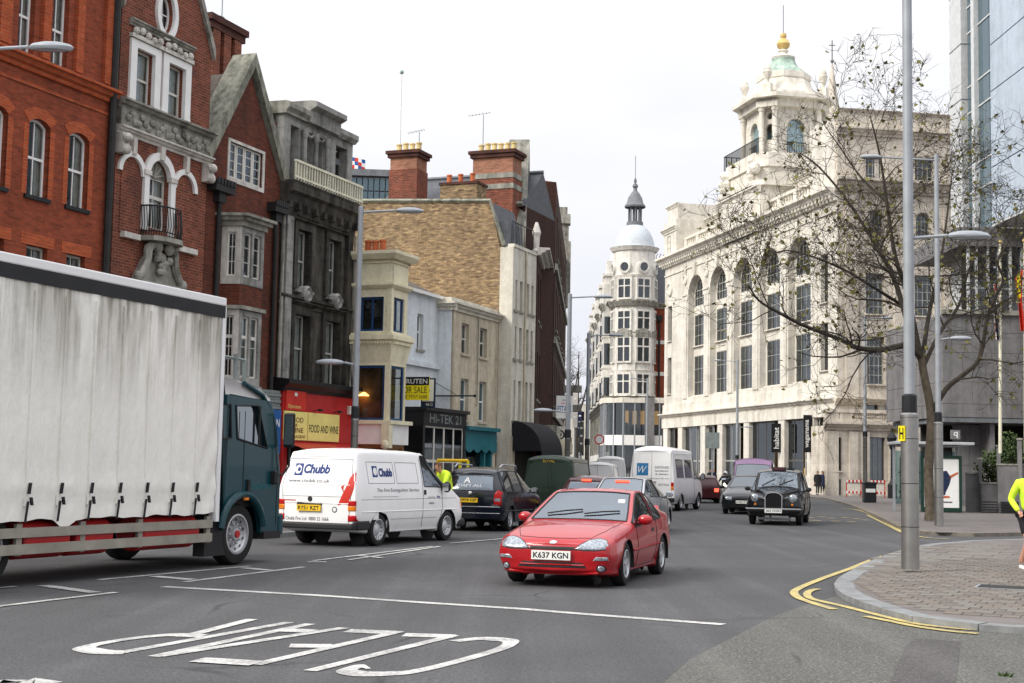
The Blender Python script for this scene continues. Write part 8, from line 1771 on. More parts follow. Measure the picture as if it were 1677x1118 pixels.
e = bpy.data.objects.new('number_plate', None); COL.objects.link(e); e.parent = t.root; e.location = (2.39,0,.44); e.rotation_euler = (0,0,R(90)); MB().box(-.26,.26,-.01,.01,-.055,.055).build('backing', 'plate_white', e); txt('J63 OVH', e, 'sign_black', -.22,.22,-.038,.038,-.013, bold=.02)
MB().box(.18,.36,-.22,.22,1.68,1.80).build('roof_sign', 'black_trim', t.root, bevel=.02); MB().box(.355,.365,-.18,.18,1.70,1.78).build('roof_sign_face', 'car_maroon', t.root)
MB().box(-.9,-.1,.2,.45,1.755,1.775).build('roof_panel', 'sign_navy', t.root)
for y0 in (.05, -.5): h0, n0 = t.hit('t', .80, y0); h1, n1 = t.hit('t', .66, y0+.42); MB().tube([h0+n0*.02, h1+n1*.02], .01, 4).build('wiper', 'black_trim', t.root)
t.mirror(.70, .86, 1.10, 'black_trim', (.05,.09,.07)); MB().tube([(2.0,-.5,.2),(2.0,.5,.2)], .04, 6).build('axle_beam', 'alu', t.root)
# --- tall vans
HT = [(2.75,.3,.6,.55,.74,.85,.72,2.72,.9,.64,.93),(2.6,.25,.82,.55,.91,.95,.86,2.55,1.0,.77,1.04),(2.2,.25,.86,.6,.955,1.18,.91,2.17,1.22,.82,1.29),(1.55,.25,.88,.6,.965,1.25,.935,1.15,2.1,.79,2.2),(.9,.25,.88,.6,.965,1.25,.935,.9,2.25,.82,2.47),(.78,.25,.88,.6,.965,1.25,.935,.78,2.25,.82,2.48),(-1.0,.25,.88,.6,.965,1.25,.935,-1.0,2.26,.82,2.52),(-2.5,.28,.88,.6,.965,1.25,.935,-2.48,2.25,.82,2.52),(-2.7,.36,.87,.6,.955,1.25,.925,-2.64,2.21,.80,2.47),(-2.76,.4,.84,.6,.93,1.25,.90,-2.70,2.16,.77,2.40)]
def tallvan(name, label, o_, a_, pm, sc, wins=(), rear='closed', group=None):
 q = Car(name, label, 'van', o_, a_, HT, [(2,3,6,8),(2,4,4,5)]+list(wins), pm, [(1.72,.34,.84,.21),(-1.55,.34,.84,.21)], gm='car_glass_dark', scale=sc, bulge=(.08,.03), group=group)
 q.wheels('disc', 'alu'); q.seats((1.0,), z=.85)
 S = sc; H_ = lambda z_: z_*S[2]
 q.seam('r', [(0,H_(2.3)),(0,H_(.5))]); q.seam('r', [(-.78,H_(2.3)),(.78,H_(2.3)),(.82,H_(.5)),(-.82,H_(.5)),(-.78,H_(2.3))], r=.007)
 for ax_ in ('s', 'l'): q.seam(ax_, [(-2.4*S[0],H_(1.28)),(2.0*S[0],H_(1.28))], 'waist_line', 'ink_grey', .005); q.seam(ax_, [(.82*S[0],H_(2.3)),(.82*S[0],H_(.4))]); q.seam(ax_, [(-2.4*S[0],H_(2.24)),(.7*S[0],H_(2.24))], 'roof_gutter', pm, .018)
 mb = MB(); mb.box(-2.86*S[0],-2.6*S[0],-.93*S[1],.93*S[1],H_(.36),H_(.52)); mb.build('rear_bumper', 'black_trim', q.root, bevel=.04)
 q.mirror(1.95*S[0], .98*S[1], H_(1.35), 'black_trim', (.07,.10,.16))
 return q
o_, a_ = away((6.95, 58.6), 20, -1.55, -.84)
w = tallvan('tall_van', 'white high-roof van with blue square monogram ahead in the middle lane', o_, a_, 'van_white', (1,1,1.04))
w.patch('s', [(-2.3,1.35),(-1.0,1.35),(-1.0,2.1),(-2.3,2.1)], 'side_window', 'car_glass_dark', .008); w.patch('s', [(-.8,1.35),(.6,1.35),(.6,2.1),(-.8,2.1)], 'side_window', 'car_glass_dark', .008)
w.patch('s', [(-2.55,.4),(1.9,.4),(1.9,.95),(-2.55,1.0)], 'lower_side_panel', 'car_silver', .004) if 0 else None
w.patch('r', [(.14,1.42),(.62,1.42),(.62,1.92),(.14,1.92)], 'monogram_field', 'sign_blue2', .006); w.print('r', 'W', 'sign_white', .20, .56, 1.52, 1.80, off=.01, flip=True, shear=.35, bold=-.005)
for tx_, a0, a1, z0, z1 in (('WATFORD', -.72, -.12, 1.70, 1.80), ('launderers', -.70, -.14, 1.58, 1.66), ('& cleaners', -.70, -.16, 1.45, 1.53), ('Sydney Road  Watford  Herts  WD1 7PX', -.72, .66, 1.27, 1.33), ('Tel: Watford  227763', -.72, .62, 1.02, 1.10)): w.print('r', tx_, 'ink_grey', a0, a1, z0, z1, flip=True, bold=.01)
for sg in (1, -1): w.patch('r', [(sg*.80,.86),(sg*.92,.86),(sg*.92,1.0),(sg*.80,1.0)], 'tail_light', 'lens_amber', .02); w.patch('r', [(sg*.80,1.0),(sg*.92,1.0),(sg*.92,1.16),(sg*.80,1.16)], 'tail_light', 'lens_red', .02)
w.patch('r', [(-.2,1.14),(.05,1.14),(.05,1.18),(-.2,1.18)], 'door_handle', 'black_trim', .012); w.plate('r', .4, .62, 'P371 HBH', 'plate_yellow', .26, .056, .03)
o_, a_ = away((2.3, 48.2), 13, -1.55*.88, -.84*.93)
gv = tallvan('tall_van', 'dark bottle-green van parked at the left kerb', o_, a_, 'van_green', (.88,.93,.82))
gv.print('s', 'MUSCULAR', 'plate_yellow', -1.6, -.4, 1.05*.82+.35, 1.3*.82+.35); gv.plate('r', -.62, .72, 'R216', 'plate_yellow', .2, .05); gv.print('r', 'ROYAL', 'plate_yellow', -.2, .2, 1.82, 1.9, flip=True)
for (px, Zd, m_, sc, lab, an) in ((984, 74, 'van_white', (.85,.95,.80), 'white van ahead of the dark green van', 8), (1000, 88, 'van_white', (.95,1,.98), 'farther tall white van near the corner shop', 4)):
 b_ = atz(px, 790, Zd); q = tallvan('tall_van', lab, (b_.x, b_.y, 0), R(90-an), m_, sc)
# --- other cars
SA = [(2.15,.25,.6,.42,.70,.60,.66,2.13,.64,.58,.67),(2.0,.2,.78,.42,.83,.68,.79,1.98,.73,.68,.77),(1.5,.2,.81,.45,.855,.78,.82,1.5,.85,.68,.90),(1.0,.2,.82,.45,.86,.87,.83,.98,.92,.72,.99),(.35,.2,.82,.45,.86,.90,.83,.0,1.32,.59,1.385),(-.25,.2,.82,.45,.86,.92,.83,-.3,1.36,.59,1.425),(-.35,.2,.82,.45,.86,.92,.83,-.4,1.36,.59,1.425),(-1.0,.2,.82,.45,.86,.93,.82,-.95,1.33,.58,1.395),(-1.55,.22,.80,.45,.845,.95,.80,-1.6,1.0,.65,1.055),(-2.0,.25,.78,.45,.82,.93,.75,-2.0,.97,.64,1.0),(-2.15,.3,.68,.45,.74,.85,.68,-2.13,.9,.58,.93)]
def saloon(label, o_, a_, pm, st=SA, sc=(1,1,1), wins=((3,4,6,8),(3,5,4,5),(6,8,4,5),(7,8,6,8)), brake=False, plate=None, front=None, gm='car_glass'):
 q = Car('saloon_car', label, 'car', o_, a_, st, list(wins), pm, [(1.35,.30,.735,.19),(-1.3,.30,.735,.19)], scale=sc, gm=gm)
 q.wheels('disc', 'alu'); q.seats((.2,-.6), z=.4); S = sc[2]
 for sg in (1, -1):
  q.patch('r', [(sg*.5,.66*S),(sg*.72,.66*S),(sg*.74,.86*S),(sg*.5,.86*S)], 'tail_light', 'brake_light' if brake else 'lens_red', .012); q.patch('f', [(sg*.42,.52*S),(sg*.68,.53*S),(sg*.66,.64*S),(sg*.42,.63*S)], 'headlight', 'lens_clear', .012)
  ax_ = 'l' if sg > 0 else 's'; q.seam(ax_, [(-.3,.9*S),(-.3,.28)]); q.seam(ax_, [(.95,.85*S),(.9,.28)])
 if plate: q.plate('r', 0, .62*S, plate, 'plate_yellow')
 if front: q.plate('f', 0, .45*S, front, 'plate_white')
 q.mirror(.7*sc[0], .84*sc[1], .98*S); return q
b_ = ground(1068, 826); o_, a_ = away((b_.x, 46.0), 12, 0, -.85)
sv = saloon('silver saloon half hidden behind the red coupe roof', (3.2, 37.8, 0), R(90-15), 'car_silver', brake=True, plate='L814 FGJ')
h0, n0 = sv.hit('r', 0, 1.30); MB().obox(h0+n0*.02, (.01,0,0), (0,.18,0), (0,0,.025)).build('high_brake_light', 'brake_light', sv.root)
b_ = atz(980, 800, 43.5)
hv = Car('hatchback', 'small dark roofed hatchback with lit brake lamp between estate car and silver saloon', 'car', (b_.x, b_.y, 0), R(90-16), ZT, [(3,4,6,8),(3,5,4,5),(6,7,4,5),(8,9,4,5)], 'car_maroon', [(1.40,.31,.74,.2),(-1.29,.31,.74,.2)], gm='car_glass', scale=(.84,.97,.885))
hv.wheels('disc'); hv.seats((.3,-.4), z=.42); hv.patch('r', [(-.55,.94),(.55,.94),(.5,1.24),(-.5,1.24)], 'rear_window', 'car_glass', .01); h0, n0 = hv.hit('r', 0, 1.29); MB().obox(h0+n0*.02, (.015,0,0), (0,.14,0), (0,0,.03)).build('high_brake_light', 'brake_light', hv.root)
for sg in (1, -1): hv.patch('r', [(sg*.6,.66),(sg*.76,.64),(sg*.76,.86),(sg*.62,.88)], 'tail_light', 'lens_red', .014)
hv.plate('r', 0, .7, 'S42 KLM', 'plate_yellow', .24, .05)
b_ = atz(1151, 806, 76); mv = saloon('dark red car with glowing tail lamp beyond the monogram van', (b_.x, b_.y, 0), R(90-5), 'car_maroon', st=ZT, sc=(.9,.98,.9), wins=((3,4,6,8),(3,5,4,5),(6,7,4,5)), brake=True)
b_ = atz(1224, 812, 57); dv = saloon('dark car following close behind the taxi', (b_.x, b_.y, 0), R(270-14), 'car_black', sc=(1,1,1.06), front='LV02 KTP', gm='car_glass_dark')
b_ = atz(1235, 800, 62); pv = tallvan('tall_van', 'purple roofed van behind the taxi', (b_.x, b_.y, 0), R(270-12), 'van_purple', (.9,.98,.90))
pv.patch('f', [(-.6,.85),(.6,.85),(.6,1.0),(-.6,1.0)], 'front_grille', 'black_trim', .01)
b_ = atz(1006, 800, 66)
# === curtain-sided lorry
LA = 22.3; lc = Vector((-4.26, 22.43)); d_ = Vector((math.sin(R(LA)), math.cos(R(LA)))); l_ = Vector((-d_.y, d_.x)); lo2 = lc+l_*1.12
lr = empty('lorry', (lo2.x, lo2.y, 0), R(90-LA), 'curtain-sided lorry with teal cab and grubby white curtain at left', 'lorry')
TF = Frame((lc-l_*.13).x, (lc-l_*.13).y, R(90-LA))
xf = TF.p(361, 660)[0]; zct = TF.p(200, 466)[1]; ztop = TF.p(200, 453)[1]; zcb = .80; xb_ = -7.6; ys = -1.25
bl = MB(); bl.box(xb_, xf, -1.22, 1.22, zcb+.15, ztop-.05); bl.build('load_body', 'white_clean', lr)
mb = MB(); nx, nz_ = 150, 26
sp_ = [TF.p(v, 640)[0] for v in (47, 100, 147, 192, 237, 279, 321)]; pitch = (sp_[-1]-sp_[0])/6
strapx = [sp_[0]+pitch*k for k in range(-4, 7)]
def cur(i, k):
 x = xb_+.05+(xf-.12-xb_)*i/nx; u = k/nz_; zt_ = ztop-.31; z0 = zcb+.02+.012*math.sin(x*5.1)+.008*math.sin(x*13)
 if abs(x-(strapx[5]+.16)) < .22: z0 -= .14*(1-abs(x-(strapx[5]+.16))/.22)
 z = z0+(zt_-z0)*u; dd = min(abs(x-s_) for s_ in strapx); y = ys-.015-.014*math.exp(-(dd/.09)**2)-.012*math.sin(x*9+3*u)*(1-u)-.03*math.exp(-((z-1.22)/.07)**2)*(.6+.4*math.sin(x*7))
 y += .02*math.exp(-((z-1.08)/.05)**2);
 if xf-x < .5: y += .012*math.sin((xf-x)*14+z*9)*(1-u*.5)
 return (x, y, z)
for i in range(nx+1):
 for k in range(nz_+1): mb.v.append(cur(i, k))
for i in range(nx):
 for k in range(nz_): a = i*(nz_+1)+k; mb.f.append((a, a+nz_+1, a+nz_+2, a+1)); mb.m.append(0)
cu_ = mb.build('curtain', 'lorry_curtain', lr, smooth=70)
MB().box(xb_, xf+.02, -1.29, 1.29, ztop-.13, ztop).build('roof_rail', 'white_clean', lr, bevel=.02); MB().box(xb_, xf, -1.285, 1.285, ztop-.31, ztop-.13).build('gutter', 'iron_black', lr)
MB().box(xf-.06, xf+.03, -1.28, 1.28, zcb-.1, ztop-.13).build('front_bulkhead', 'white_clean', lr)
for x in strapx:
 if x < xb_+.2: continue
 s1 = MB(); s1.box(x-.018, x+.018, ys-.05, ys-.02, 1.0, ztop-.4); s1.build('webbing', 'lorry_curtain', lr)
 s2 = MB(); s2.obox((x+.02, ys-.075, 1.22), (.016,0,0), (0,.014,0), (.01,0,.07)); s2.obox((x+.05, ys-.085, 1.06), (.02,0,.0), (0,.012,0), (-.012,0,.05)); s2.obox((x-.01, ys-.07, .93), (.014,0,0), (0,.008,0), (.02,0,.13)); s2.build('strap_buckle', 'iron_black', lr)
MB().box(xb_, xf, -1.15, 1.15, zcb+.02, zcb+.2).build('deck', 'black_trim', lr)
for y in (-.42, .42): MB().box(xb_, 1.2, y-.04, y+.04, .58, zcb-.08).build('chassis_rail', 'paint_red', lr)
zr = [TF.p(180, y_)[1] for y_ in (858, 869, 885, 898)]
xr1 = TF.p(346, 870)[0]
for (z1, z0) in ((zr[0], zr[1]-.03), (zr[2]+.02, zr[3])): MB().box(-5.6, xr1, ys-.02, ys+.03, z0, z1).build('side_guard', 'guard_grey', lr)
for px_ in (34, 138, 232, 343): x = TF.p(px_, 870)[0]; MB().box(x-.05, x+.05, ys+.02, ys+.07, zr[3]-.02, zcb-.02).build('guard_post', 'guard_grey', lr)
for (a, b_) in ((45, 120), (130, 190), (238, 330)):
 x0, x1 = TF.p(a, 865)[0], TF.p(b_, 865)[0]; MB().lathe([(0,x0),(.22,x0),(.25,x0+.03),(.25,x1-.03),(.22,x1),(0,x1)], 20, (0,-.98,.57), axis='x').build('air_tank', 'paint_red', lr, smooth=True)
MB().box(xf-1.2, xf-.55, -1.1, -.6, .35, .75).build('battery_box', 'black_trim', lr)
for x in (0, -5.5):
 for sg in (1, -1): wheel(lr, x, sg*1.02, .48, .28, sg, 'lorry', 'alu')
for sg in (1, -1): wheel(lr, -5.5, sg*.74, .48, .24, sg, 'lorry', 'alu')
cz0 = .42; roofz = TF.p(390, 632)[1]; cabr = -.5; cabf = 1.12
prof = [(cabr, cz0+.2), (-.62+.1, cz0+.2), (cabf-.02, cz0-.02), (cabf, cz0+.2), (cabf-.02, 1.45), (cabf-.18, 2.15), (cabf-.42, 2.42), (cabf-.6, 2.5), (cabr, 2.52)]
wa = [[TF.p(*q) for q in ((368,718),(383,717),(382,662),(367,662))], [TF.p(*q) for q in ((393,718),(441,734),(428,668),(425,664),(391,664))]]
archp = archo(-.60, .60, .05, 1.10, .58, 14)
for sg in (-1, 1):
 side = [(cabr, cz0+.25), (-.585, cz0+.25)] + []
 o_l = [(cabr, .55)]+[(-.56, .55)][:0]+[(.58*math.cos(R(a)), .48+.60*math.sin(R(a))) for a in range(150, -1, -15)]+[(cabf, .45), (cabf, 1.45), (cabf-.14, 2.2), (cabf-.34, 2.60), (cabr, 2.64)]
 y0 = sg*1.2; pl_ = MB().plate(o_l, wa, min(y0, y0-sg*.08), max(y0, y0-sg*.08)).build('cab_side', 'lorry_teal', lr, bevel=.012)
 for wv in wa: MB().plate(wv, [], y0-sg*.05, y0-sg*.045, False).build('side_window', 'car_glass', lr)
 mb = MB(); mb.tube([(p[0], y0+sg*.005, p[1]) for p in wa[1]+wa[1][:1]], .018, 5); mb.tube([(p[0], y0+sg*.005, p[1]) for p in wa[0]+wa[0][:1]], .018, 5); mb.tube([(.44, y0, wa[1][0][1]-.08), (.44, y0, wa[1][3][1])], .02, 5); mb.build('window_seal', 'black_trim', lr)
 mb = MB(); mb.tube([(.02, y0+sg*.003, .95), (.02, y0+sg*.003, 2.4)], .007, 4); mb.tube([(1.02, y0+sg*.003, .6), (1.04, y0+sg*.003, 1.45), (.85, y0+sg*.003, 2.36)], .007, 4); mb.build('door_seam', 'black_trim', lr)
 ap = [(.60*math.cos(R(a)), .48+.62*math.sin(R(a))) for a in range(170, 9, -10)]; mb = MB(); mb.tube([(p[0], y0+sg*.03, p[1]) for p in ap], .06, 8); mb.build('wheel_arch', 'lorry_teal', lr, smooth=True)
 MB().obox((.15, y0+sg*.02, 1.22), (.03,0,0), (0,.02,0), (0,0,.11)).build('door_handle', 'black_trim', lr); MB().obox((.02, y0+sg*.07, 1.03), (.05,0,0), (0,.02,0), (0,0,.02)).build('side_marker', 'lens_amber', lr)
mb = MB(); mb.add([(cabf,-1.2,.45),(cabf,1.2,.45),(cabf,1.2,1.42),(cabf,-1.2,1.42)], [(0,1,2,3)]); mb.add([(cabr,-1.2,.55),(cabr,1.2,.55),(cabr,1.2,2.5),(cabr,-1.2,2.5)], [(0,3,2,1)]); mb.build('cab_front', 'lorry_teal', lr)
mb = MB(); mb.add([(cabf,-1.12,1.42),(cabf,1.12,1.42),(cabf-.3,1.1,2.52),(cabf-.3,-1.1,2.52)], [(0,1,2,3)]); mb.build('windscreen', 'car_glass', lr)
rf = MB(); sec = [(cabr, 2.56), (cabr, 2.90), (-.1, 2.88), (.5, 2.80), (.84, 2.66), (.9, 2.54)]
for (a, b_) in zip(sec[1:], sec[2:]): rf.add([(a[0],-1.12,a[1]),(a[0],1.12,a[1]),(b_[0],1.14,b_[1]),(b_[0],-1.14,b_[1])], [(0,1,2,3)])
for sg in (-1, 1): rf.add([(p[0], sg*(1.12 if i else 1.18), p[1]) for i, p in enumerate(sec)], [tuple(range(len(sec)))])
rf.build('cab_roof', 'white_clean', lr, smooth=30, bevel=.05); MB().tube([(.84,-1.16,2.42),(.55,-1.17,2.68),(-.0,-1.17,2.84)], .04, 8).build('roof_trim', 'lorry_teal', lr)
mb = MB(); mb.tube([(-.08,-1.05,2.72),(-.08,-1.05,3.3)], .04, 6); mb.tube([(.18,-1.05,2.68),(.18,-1.05,3.22)], .04, 6); mb.tube([(-.08,-1.05,3.24),(-.08,.9,3.24)], .025, 6); mb.tube([(-.5,-1.05,3.24),(.2,-1.05,3.22)], .025, 6); mb.build('roof_rack', 'shutter', lr)
MB().box(cabf-.05, cabf+.14, -1.22, 1.22, .42, .78).build('front_bumper', 'lorry_teal', lr, bevel=.05); MB().box(.62, cabf, -1.24, -1.0, .38, .5).build('cab_step', 'black_trim', lr)
for sg in (-1, 1):
 mb = MB(); mb.tube([(.88, sg*1.2, 1.38), (1.05, sg*1.3, 1.42), (1.12, sg*1.36, 1.55), (1.12, sg*1.36, 2.42)], .018, 6); mb.build('mirror_arm', 'black_trim', lr); o = MB().box(1.06, 1.14, sg*1.36-.1, sg*1.36+.1, 1.85, 2.42).build('door_mirror', 'black_trim', lr, bevel=.035); MB().box(1.052, 1.059, sg*1.36-.08, sg*1.36+.08, 1.9, 2.37).build('mirror_glass', 'chrome', o)
 m2 = MB(); m2.obox((.88, sg*1.24, 1.36), (.05,0,0), (0,.05,0), (0,0,.11)); m2.build('mirror_bracket', 'black_trim', lr, bevel=.02)
for y in (-.5, .5): MB().obox((.15, y, 1.55), (.1,0,.02), (0,.24,0), (-.05,0,.4)).build('seat', 'seat_grey', lr, bevel=.05)
MB().box(cabr+.1, .9, -1.1, 1.1, .9, 1.1).build('cab_floor', 'dash', lr); MB().box(.75, 1.1, -1.05, 1.05, 1.2, 1.42).build('dashboard', 'dash', lr, bevel=.05)
MB().obox((-.62, -1.05, .55), (.28,0,0), (0,.1,0), (0,0,.38)).build('mudguard', 'black_trim', lr); MB().box(-.62, .9, -.45, .45, .35, .85).build('engine', 'black_trim', lr)
txt('S Steward', lr, 'paint_teal', .12, .85, 1.18, 1.30, -1.206)
# === motorbike and people
def skinned(name, verts, edges, radii, root, m, sub=2):
 me = bpy.data.meshes.new(name); me.from_pydata(verts, edges, []); o = bpy.data.objects.new(name, me); COL.objects.link(o); o.parent = root
 o.modifiers.new('skin', 'SKIN'); sv = me.skin_vertices[0].data
 for i, r in enumerate(radii):
  sv[i].radius = (r, r) if not isinstance(r, tuple) else r; sv[i].use_root = (i == 0)
 s_ = o.modifiers.new('sub', 'SUBSURF'); s_.levels = sub; s_.render_levels = sub
 o.modifiers['skin'].use_smooth_shade = True; me.materials.append(M[m]); return o
def head(root, c, m='skin', hair='hair_brown', r=.095, face=-90, tilt=0):
 """head with nose, ears, eyes and hair; face = heading in degrees"""
 f = Vector((math.cos(R(face)), math.sin(R(face)), 0)); s_ = Vector((-f.y, f.x, 0)); c = Vector(c); mb = MB(); n, mm = 16, 12
 for j in range(mm+1):
  ph = math.pi*j/mm; rr = math.sin(ph); zz_ = -math.cos(ph)
  for i in range(n):
   a = 2*math.pi*i/n; fx, sy_ = math.cos(a)*rr, math.sin(a)*rr; wdt = .78 if zz_ > -.3 else .78-.25*(-.3-zz_); dp = .98 if fx < 0 else (.95 if zz_ > -.5 else .9)
   if fx > .85 and -.25 < zz_ < .1: dp += .13
   mb.v.append(tuple(c+f*fx*r*dp+s_*sy_*r*wdt+Vector((0,0,zz_*r*1.22))))
 for j in range(mm):
  for i in range(n): mb.f.append((j*n+i, j*n+(i+1)%n, (j+1)*n+(i+1)%n, (j+1)*n+i)); mb.m.append(0)
 for sg in (1, -1): mb.ball(tuple(c+s_*sg*r*.8-Vector((0,0,r*.1))), .018, .018, .032, 8, 5)
 h = mb.build('head', m, root, smooth=60)
 e = MB()
 for sg in (1, -1): e.ball(tuple(c+f*r*.86+s_*sg*r*.33+Vector((0,0,r*.08))), .014, .014, .008, 8, 5)
 e.ball(tuple(c+f*r*.84-Vector((0,0,r*.62))), .012, .03, .007, 8, 4) if abs(f.x) > .7 else e.ball(tuple(c+f*r*.84-Vector((0,0,r*.62))), .03, .012, .007, 8, 4)
 e.build('eyes', 'hair_brown', h)
 if hair:
  q = MB();
  for j in range(8):
   ph = math.pi*(.0+.58*j/7)
   for i in range(16):
    a = 2*math.pi*i/16; fx, sy_ = math.cos(a)*math.sin(ph), math.sin(a)*math.sin(ph); lim = math.cos(ph)
    k = 1.06 if fx < .45 else 1.03; zz_ = lim if fx < .5 else max(lim, .45); q.v.append(tuple(c+f*fx*r*.99*k+s_*sy_*r*.84*k+Vector((0,0,zz_*r*1.28))))
  for j in range(7):
   for i in range(16): q.f.append((j*16+i, j*16+(i+1)%16, (j+1)*16+(i+1)%16, (j+1)*16+i)); q.m.append(0)
  q.build('hair', hair, root, smooth=60)
def hand(root, w, d, side, m='skin'):
 """palm and five fingers half curled; w wrist, d pointing direction, side = direction of the thumb"""
 w, d, s_ = Vector(w), Vector(d).normalized(), Vector(side).normalized(); n_ = d.cross(s_).normalized(); V = [w, w+d*.05, w+d*.09]; E = [(0,1),(1,2)]; Rr = [(.022,.02), (.036,.018), (.036,.016)]
 skinned('hand', [tuple(v) for v in V], E, Rr, root, m, 2)
 for k, ln in enumerate((.068, .078, .072, .058)):
  b = w+d*.085+s_*(.028-.019*k); p1 = b+d*ln*.5+n_*ln*.12; p2 = p1+d*ln*.22+n_*ln*.35; skinned('finger', [tuple(w+d*.06+s_*(.022-.015*k)), tuple(b), tuple(p1), tuple(p2)], [(0,1),(1,2),(2,3)], [.011,.0095,.009,.0075], root, m, 1)
 skinned('thumb', [tuple(w+d*.03+s_*.02), tuple(w+d*.055+s_*.045), tuple(w+d*.085+s_*.05+n_*.015)], [(0,1),(1,2)], [.013,.011,.009], root, m, 1)
def person(loc, rz, label, J, top, bottom, shoe='cloth_black', hair='hair_brown', bare_legs=False, hands=True, skinm='skin', group=None, lean=0, scale=1.0, face=-90, helmet=None, shorts=False):
 """J: joints in metres, x right / y back / z up, facing -y"""
 o = empty('person', loc, rz, label, 'person', group); o.scale = (scale,)*3; g = J
 V = [g['pelvis'], g['waist'], g['chest'], g['neck'], g['shl'], g['ell'], g['wrl'], g['shr'], g['elr'], g['wrr']]
 skinned('top', V, [(0,1),(1,2),(2,3),(2,4),(4,5),(5,6),(2,7),(7,8),(8,9)], [(.165,.12),(.15,.11),(.17,.125),.065,.075,.056,.042,.075,.056,.042], o, top)
 kn = 'skin' if shorts else bottom
 P = [g['pelvis'], g['hpl'], g['knl'], g['anl'], g['hpr'], g['knr'], g['anr']]
 skinned('legs', P, [(0,1),(1,2),(2,3),(0,4),(4,5),(5,6)], [(.16,.12),.098,.062,.042,.098,.062,.042], o, kn)
 if shorts:
  ml = lambda a, b, t: tuple(Vector(a).lerp(Vector(b), t)); S_ = [g['pelvis'], g['hpl'], ml(g['hpl'], g['knl'], .8), g['hpr'], ml(g['hpr'], g['knr'], .8)]; skinned('shorts', S_, [(0,1),(1,2),(0,3),(3,4)], [(.172,.13),.115,.095,.115,.095], o, bottom)
 for a, t in (('anl', g['tol']), ('anr', g['tor'])):
  A = Vector(g[a]); T = Vector(t); skinned('shoe', [tuple(A+Vector((0,.03,-.05))), tuple((A+T)/2+Vector((0,0,-.03))), tuple(T)], [(0,1),(1,2)], [(.04,.04),(.045,.035),(.04,.025)], o, shoe, 1)
 hd = Vector(g['head']); skinned('neck', [tuple(Vector(g['neck'])-Vector((0,0,.04))), tuple(hd-Vector((0,0,.07)))], [(0,1)], [.055,.05], o, skinm, 1)
 if helmet: head(o, hd, skinm, None, face=face); MB().ball(tuple(hd+Vector((0,.01,.03))), .135, .145, .14, 16, 10).build('helmet', helmet, o, smooth=True); MB().ball(tuple(hd+Vector((0,-.06,.0))), .105, .1, .06, 14, 8).build('visor', 'black_trim', o, smooth=True)
 else: head(o, hd, skinm, hair, face=face)
 if hands:
  for e_, w_, sd in (('ell', 'wrl', 1), ('elr', 'wrr', -1)): d = Vector(g[w_])-Vector(g[e_]); hand(o, g[w_], d, Vector((sd*.3,-1,.1)).cross(d).cross(d)*-1 if 0 else Vector((sd*.2,-.9,.3)))
 return o
def stand(**k):
 J = dict(pelvis=(0,0,.95), waist=(0,0,1.12), chest=(0,.01,1.34), neck=(0,.01,1.50), head=(0,-.01,1.64), shl=(-.19,.01,1.42), ell=(-.25,.03,1.14), wrl=(-.24,-.06,.90), shr=(.19,.01,1.42), elr=(.25,.03,1.14), wrr=(.24,-.06,.90), hpl=(-.1,0,.88), knl=(-.11,-.02,.49), anl=(-.11,.02,.09), hpr=(.1,0,.88), knr=(.11,-.02,.49), anr=(.11,.02,.09), tol=(-.12,-.16,.035), tor=(.12,-.16,.035)); J.update(k); return J
jl = ground(1668, 935, .12);
person((jl.x+.2, jl.y, .08), R(8), 'jogger in hi-vis yellow top and black shorts at the right edge', stand(shl=(-.2,.0,1.42), ell=(-.27,.12,1.16), wrl=(-.25,-.1,.98), shr=(.2,0,1.42), elr=(.3,.16,1.18), wrr=(.2,-.02,1.3), knl=(-.12,-.16,.52), anl=(-.12,.10,.16), tol=(-.12,-.08,.08), knr=(.12,-.06,.49), anr=(.12,.06,.09), tor=(.12,-.12,.035)), 'cloth_hivis', 'cloth_black', shoe='sign_white', shorts=True)
pw = atz(735, 800, 34.4); person((pw.x, pw.y, .0), R(-60), 'worker in yellow hi-vis jacket bending beside the dark estate car', stand(waist=(0,-.02,1.12), chest=(0,-.12,1.36), neck=(0,-.2,1.50), head=(0,-.29,1.59), shl=(-.2,-.14,1.43), ell=(-.25,-.25,1.16), wrl=(-.18,-.42,1.0), shr=(.2,-.14,1.43), elr=(.25,-.25,1.16), wrr=(.18,-.42,1.0)), 'cloth_hivis', 'cloth_jean')
for (px, Zd, rz, top, bot, lab) in ((1339, 104, 10, 'cloth_black', 'cloth_black', 'pedestrian in long black coat left of the walking pair'), (1347, 105, -10, 'cloth_navy', 'cloth_black', 'pedestrian in navy coat right of the walking pair'), (1163, 120, 0, 'cloth_black', 'cloth_navy', 'dark clothed pedestrian by the far store piers'), (1169, 118, 20, 'cloth_navy', 'cloth_black', 'pedestrian in navy by the store pier nearest the motorcycle')):
 b_ = atz(px, 800, Zd); o = person((b_.x, b_.y, .12), R(rz), lab, stand(knl=(-.1,-.1,.5), anl=(-.1,-.02,.1), tol=(-.1,-.2,.04), knr=(.1,.02,.48), anr=(.1,.16,.11), tor=(.1,.0,.035)), top, bot, hands=True, hair='hair_brown' if px < 1345 else 'cloth_black');
 MB().lathe([(.2,1.42),(.24,1.1),(.26,.8),(.28,.62),(.24,.62)], 14, (0, .01)).build('coat', top, o, smooth=True)
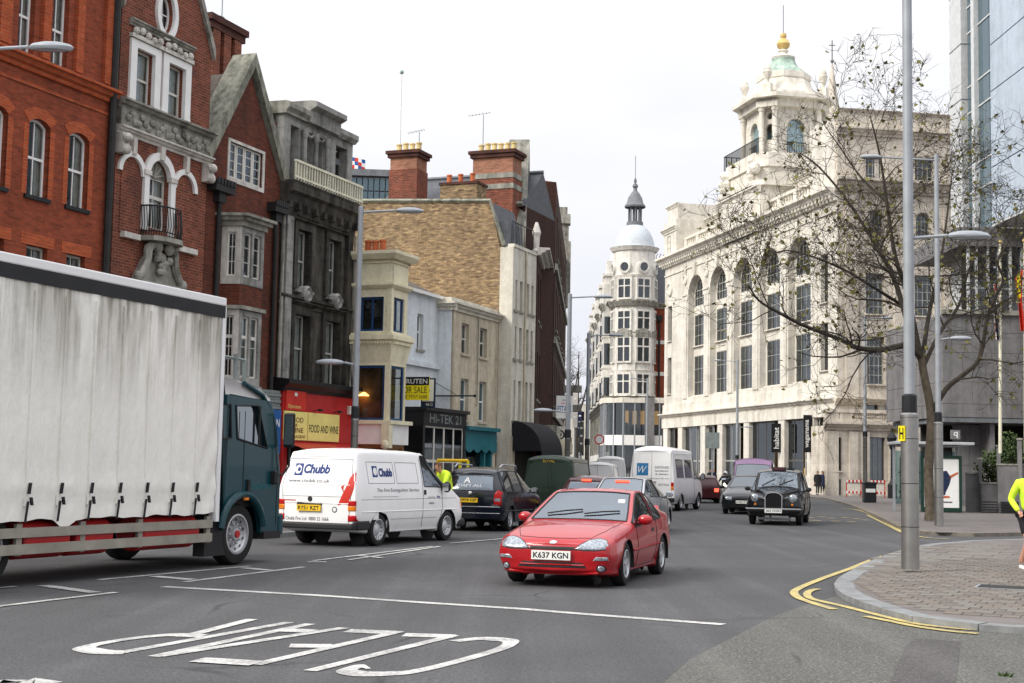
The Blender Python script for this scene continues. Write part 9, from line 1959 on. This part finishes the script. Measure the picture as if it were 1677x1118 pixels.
mb_ = atz(1188, 808, 84); bk = empty('motorcycle', (mb_.x, mb_.y, 0), R(270-10), 'motorcycle with lit headlamp coming towards us', 'motorcycle')
for x in (.7, -.7): wheel(bk, x, 0, .31, .13, 1, 'spoke', 'alu')
mb = MB(); mb.tube([(.7,-.08,.31),(.5,-.08,.85)], .03, 8); mb.tube([(.7,.08,.31),(.5,.08,.85)], .03, 8); mb.tube([(.48,-.38,1.02),(.45,0,.98),(.48,.38,1.02)], .02, 6); mb.build('front_fork', 'alu', bk)
mb = MB(); mb.ball((.1,0,.78), .35, .17, .16, 14, 8); mb.ball((-.1,0,.48), .3, .18, .18, 12, 8); mb.obox((-.5,0,.78), (.4,0,0), (0,.14,0), (0,0,.06)); mb.build('body', 'car_maroon', bk, smooth=True)
MB().lathe([(.1,-.02),(.11,.04),(.09,.07),(0,.08)], 14, (.58,0,.92), axis='x').build('headlamp', 'head_light', bk, smooth=True); MB().obox((.62,0,1.12), (.06,0,-.05), (0,.2,0), (.03,0,.12)).build('screen', 'car_glass', bk)
person((mb_.x+.02, mb_.y+.25, 0), R(-10), 'motorcycle rider in black with white helmet', stand(pelvis=(0,.1,.88), waist=(0,.06,1.05), chest=(0,-.02,1.25), neck=(0,-.05,1.40), head=(0,-.09,1.54), shl=(-.2,-.02,1.33), ell=(-.34,-.2,1.12), wrl=(-.34,-.52,1.05), shr=(.2,-.02,1.33), elr=(.34,-.2,1.12), wrr=(.34,-.52,1.05), hpl=(-.12,.08,.84), knl=(-.26,-.3,.74), anl=(-.24,-.05,.34), tol=(-.24,-.25,.29), hpr=(.12,.08,.84), knr=(.26,-.3,.74), anr=(.24,-.05,.34), tor=(.24,-.25,.29)), 'cloth_black', 'cloth_black', helmet='sign_white')
# === flatten wall frames so that nothing lies deeper than thing > part > sub-part
for e in list(bpy.data.objects):
 if e.type == 'EMPTY' and e.parent and any(c.children for c in e.children):
  for c in list(e.children):
   mb_ = e.matrix_basis @ c.matrix_basis; c.parent = e.parent; c.matrix_parent_inverse = Matrix.Identity(4); c.matrix_basis = mb_
  bpy.data.objects.remove(e)
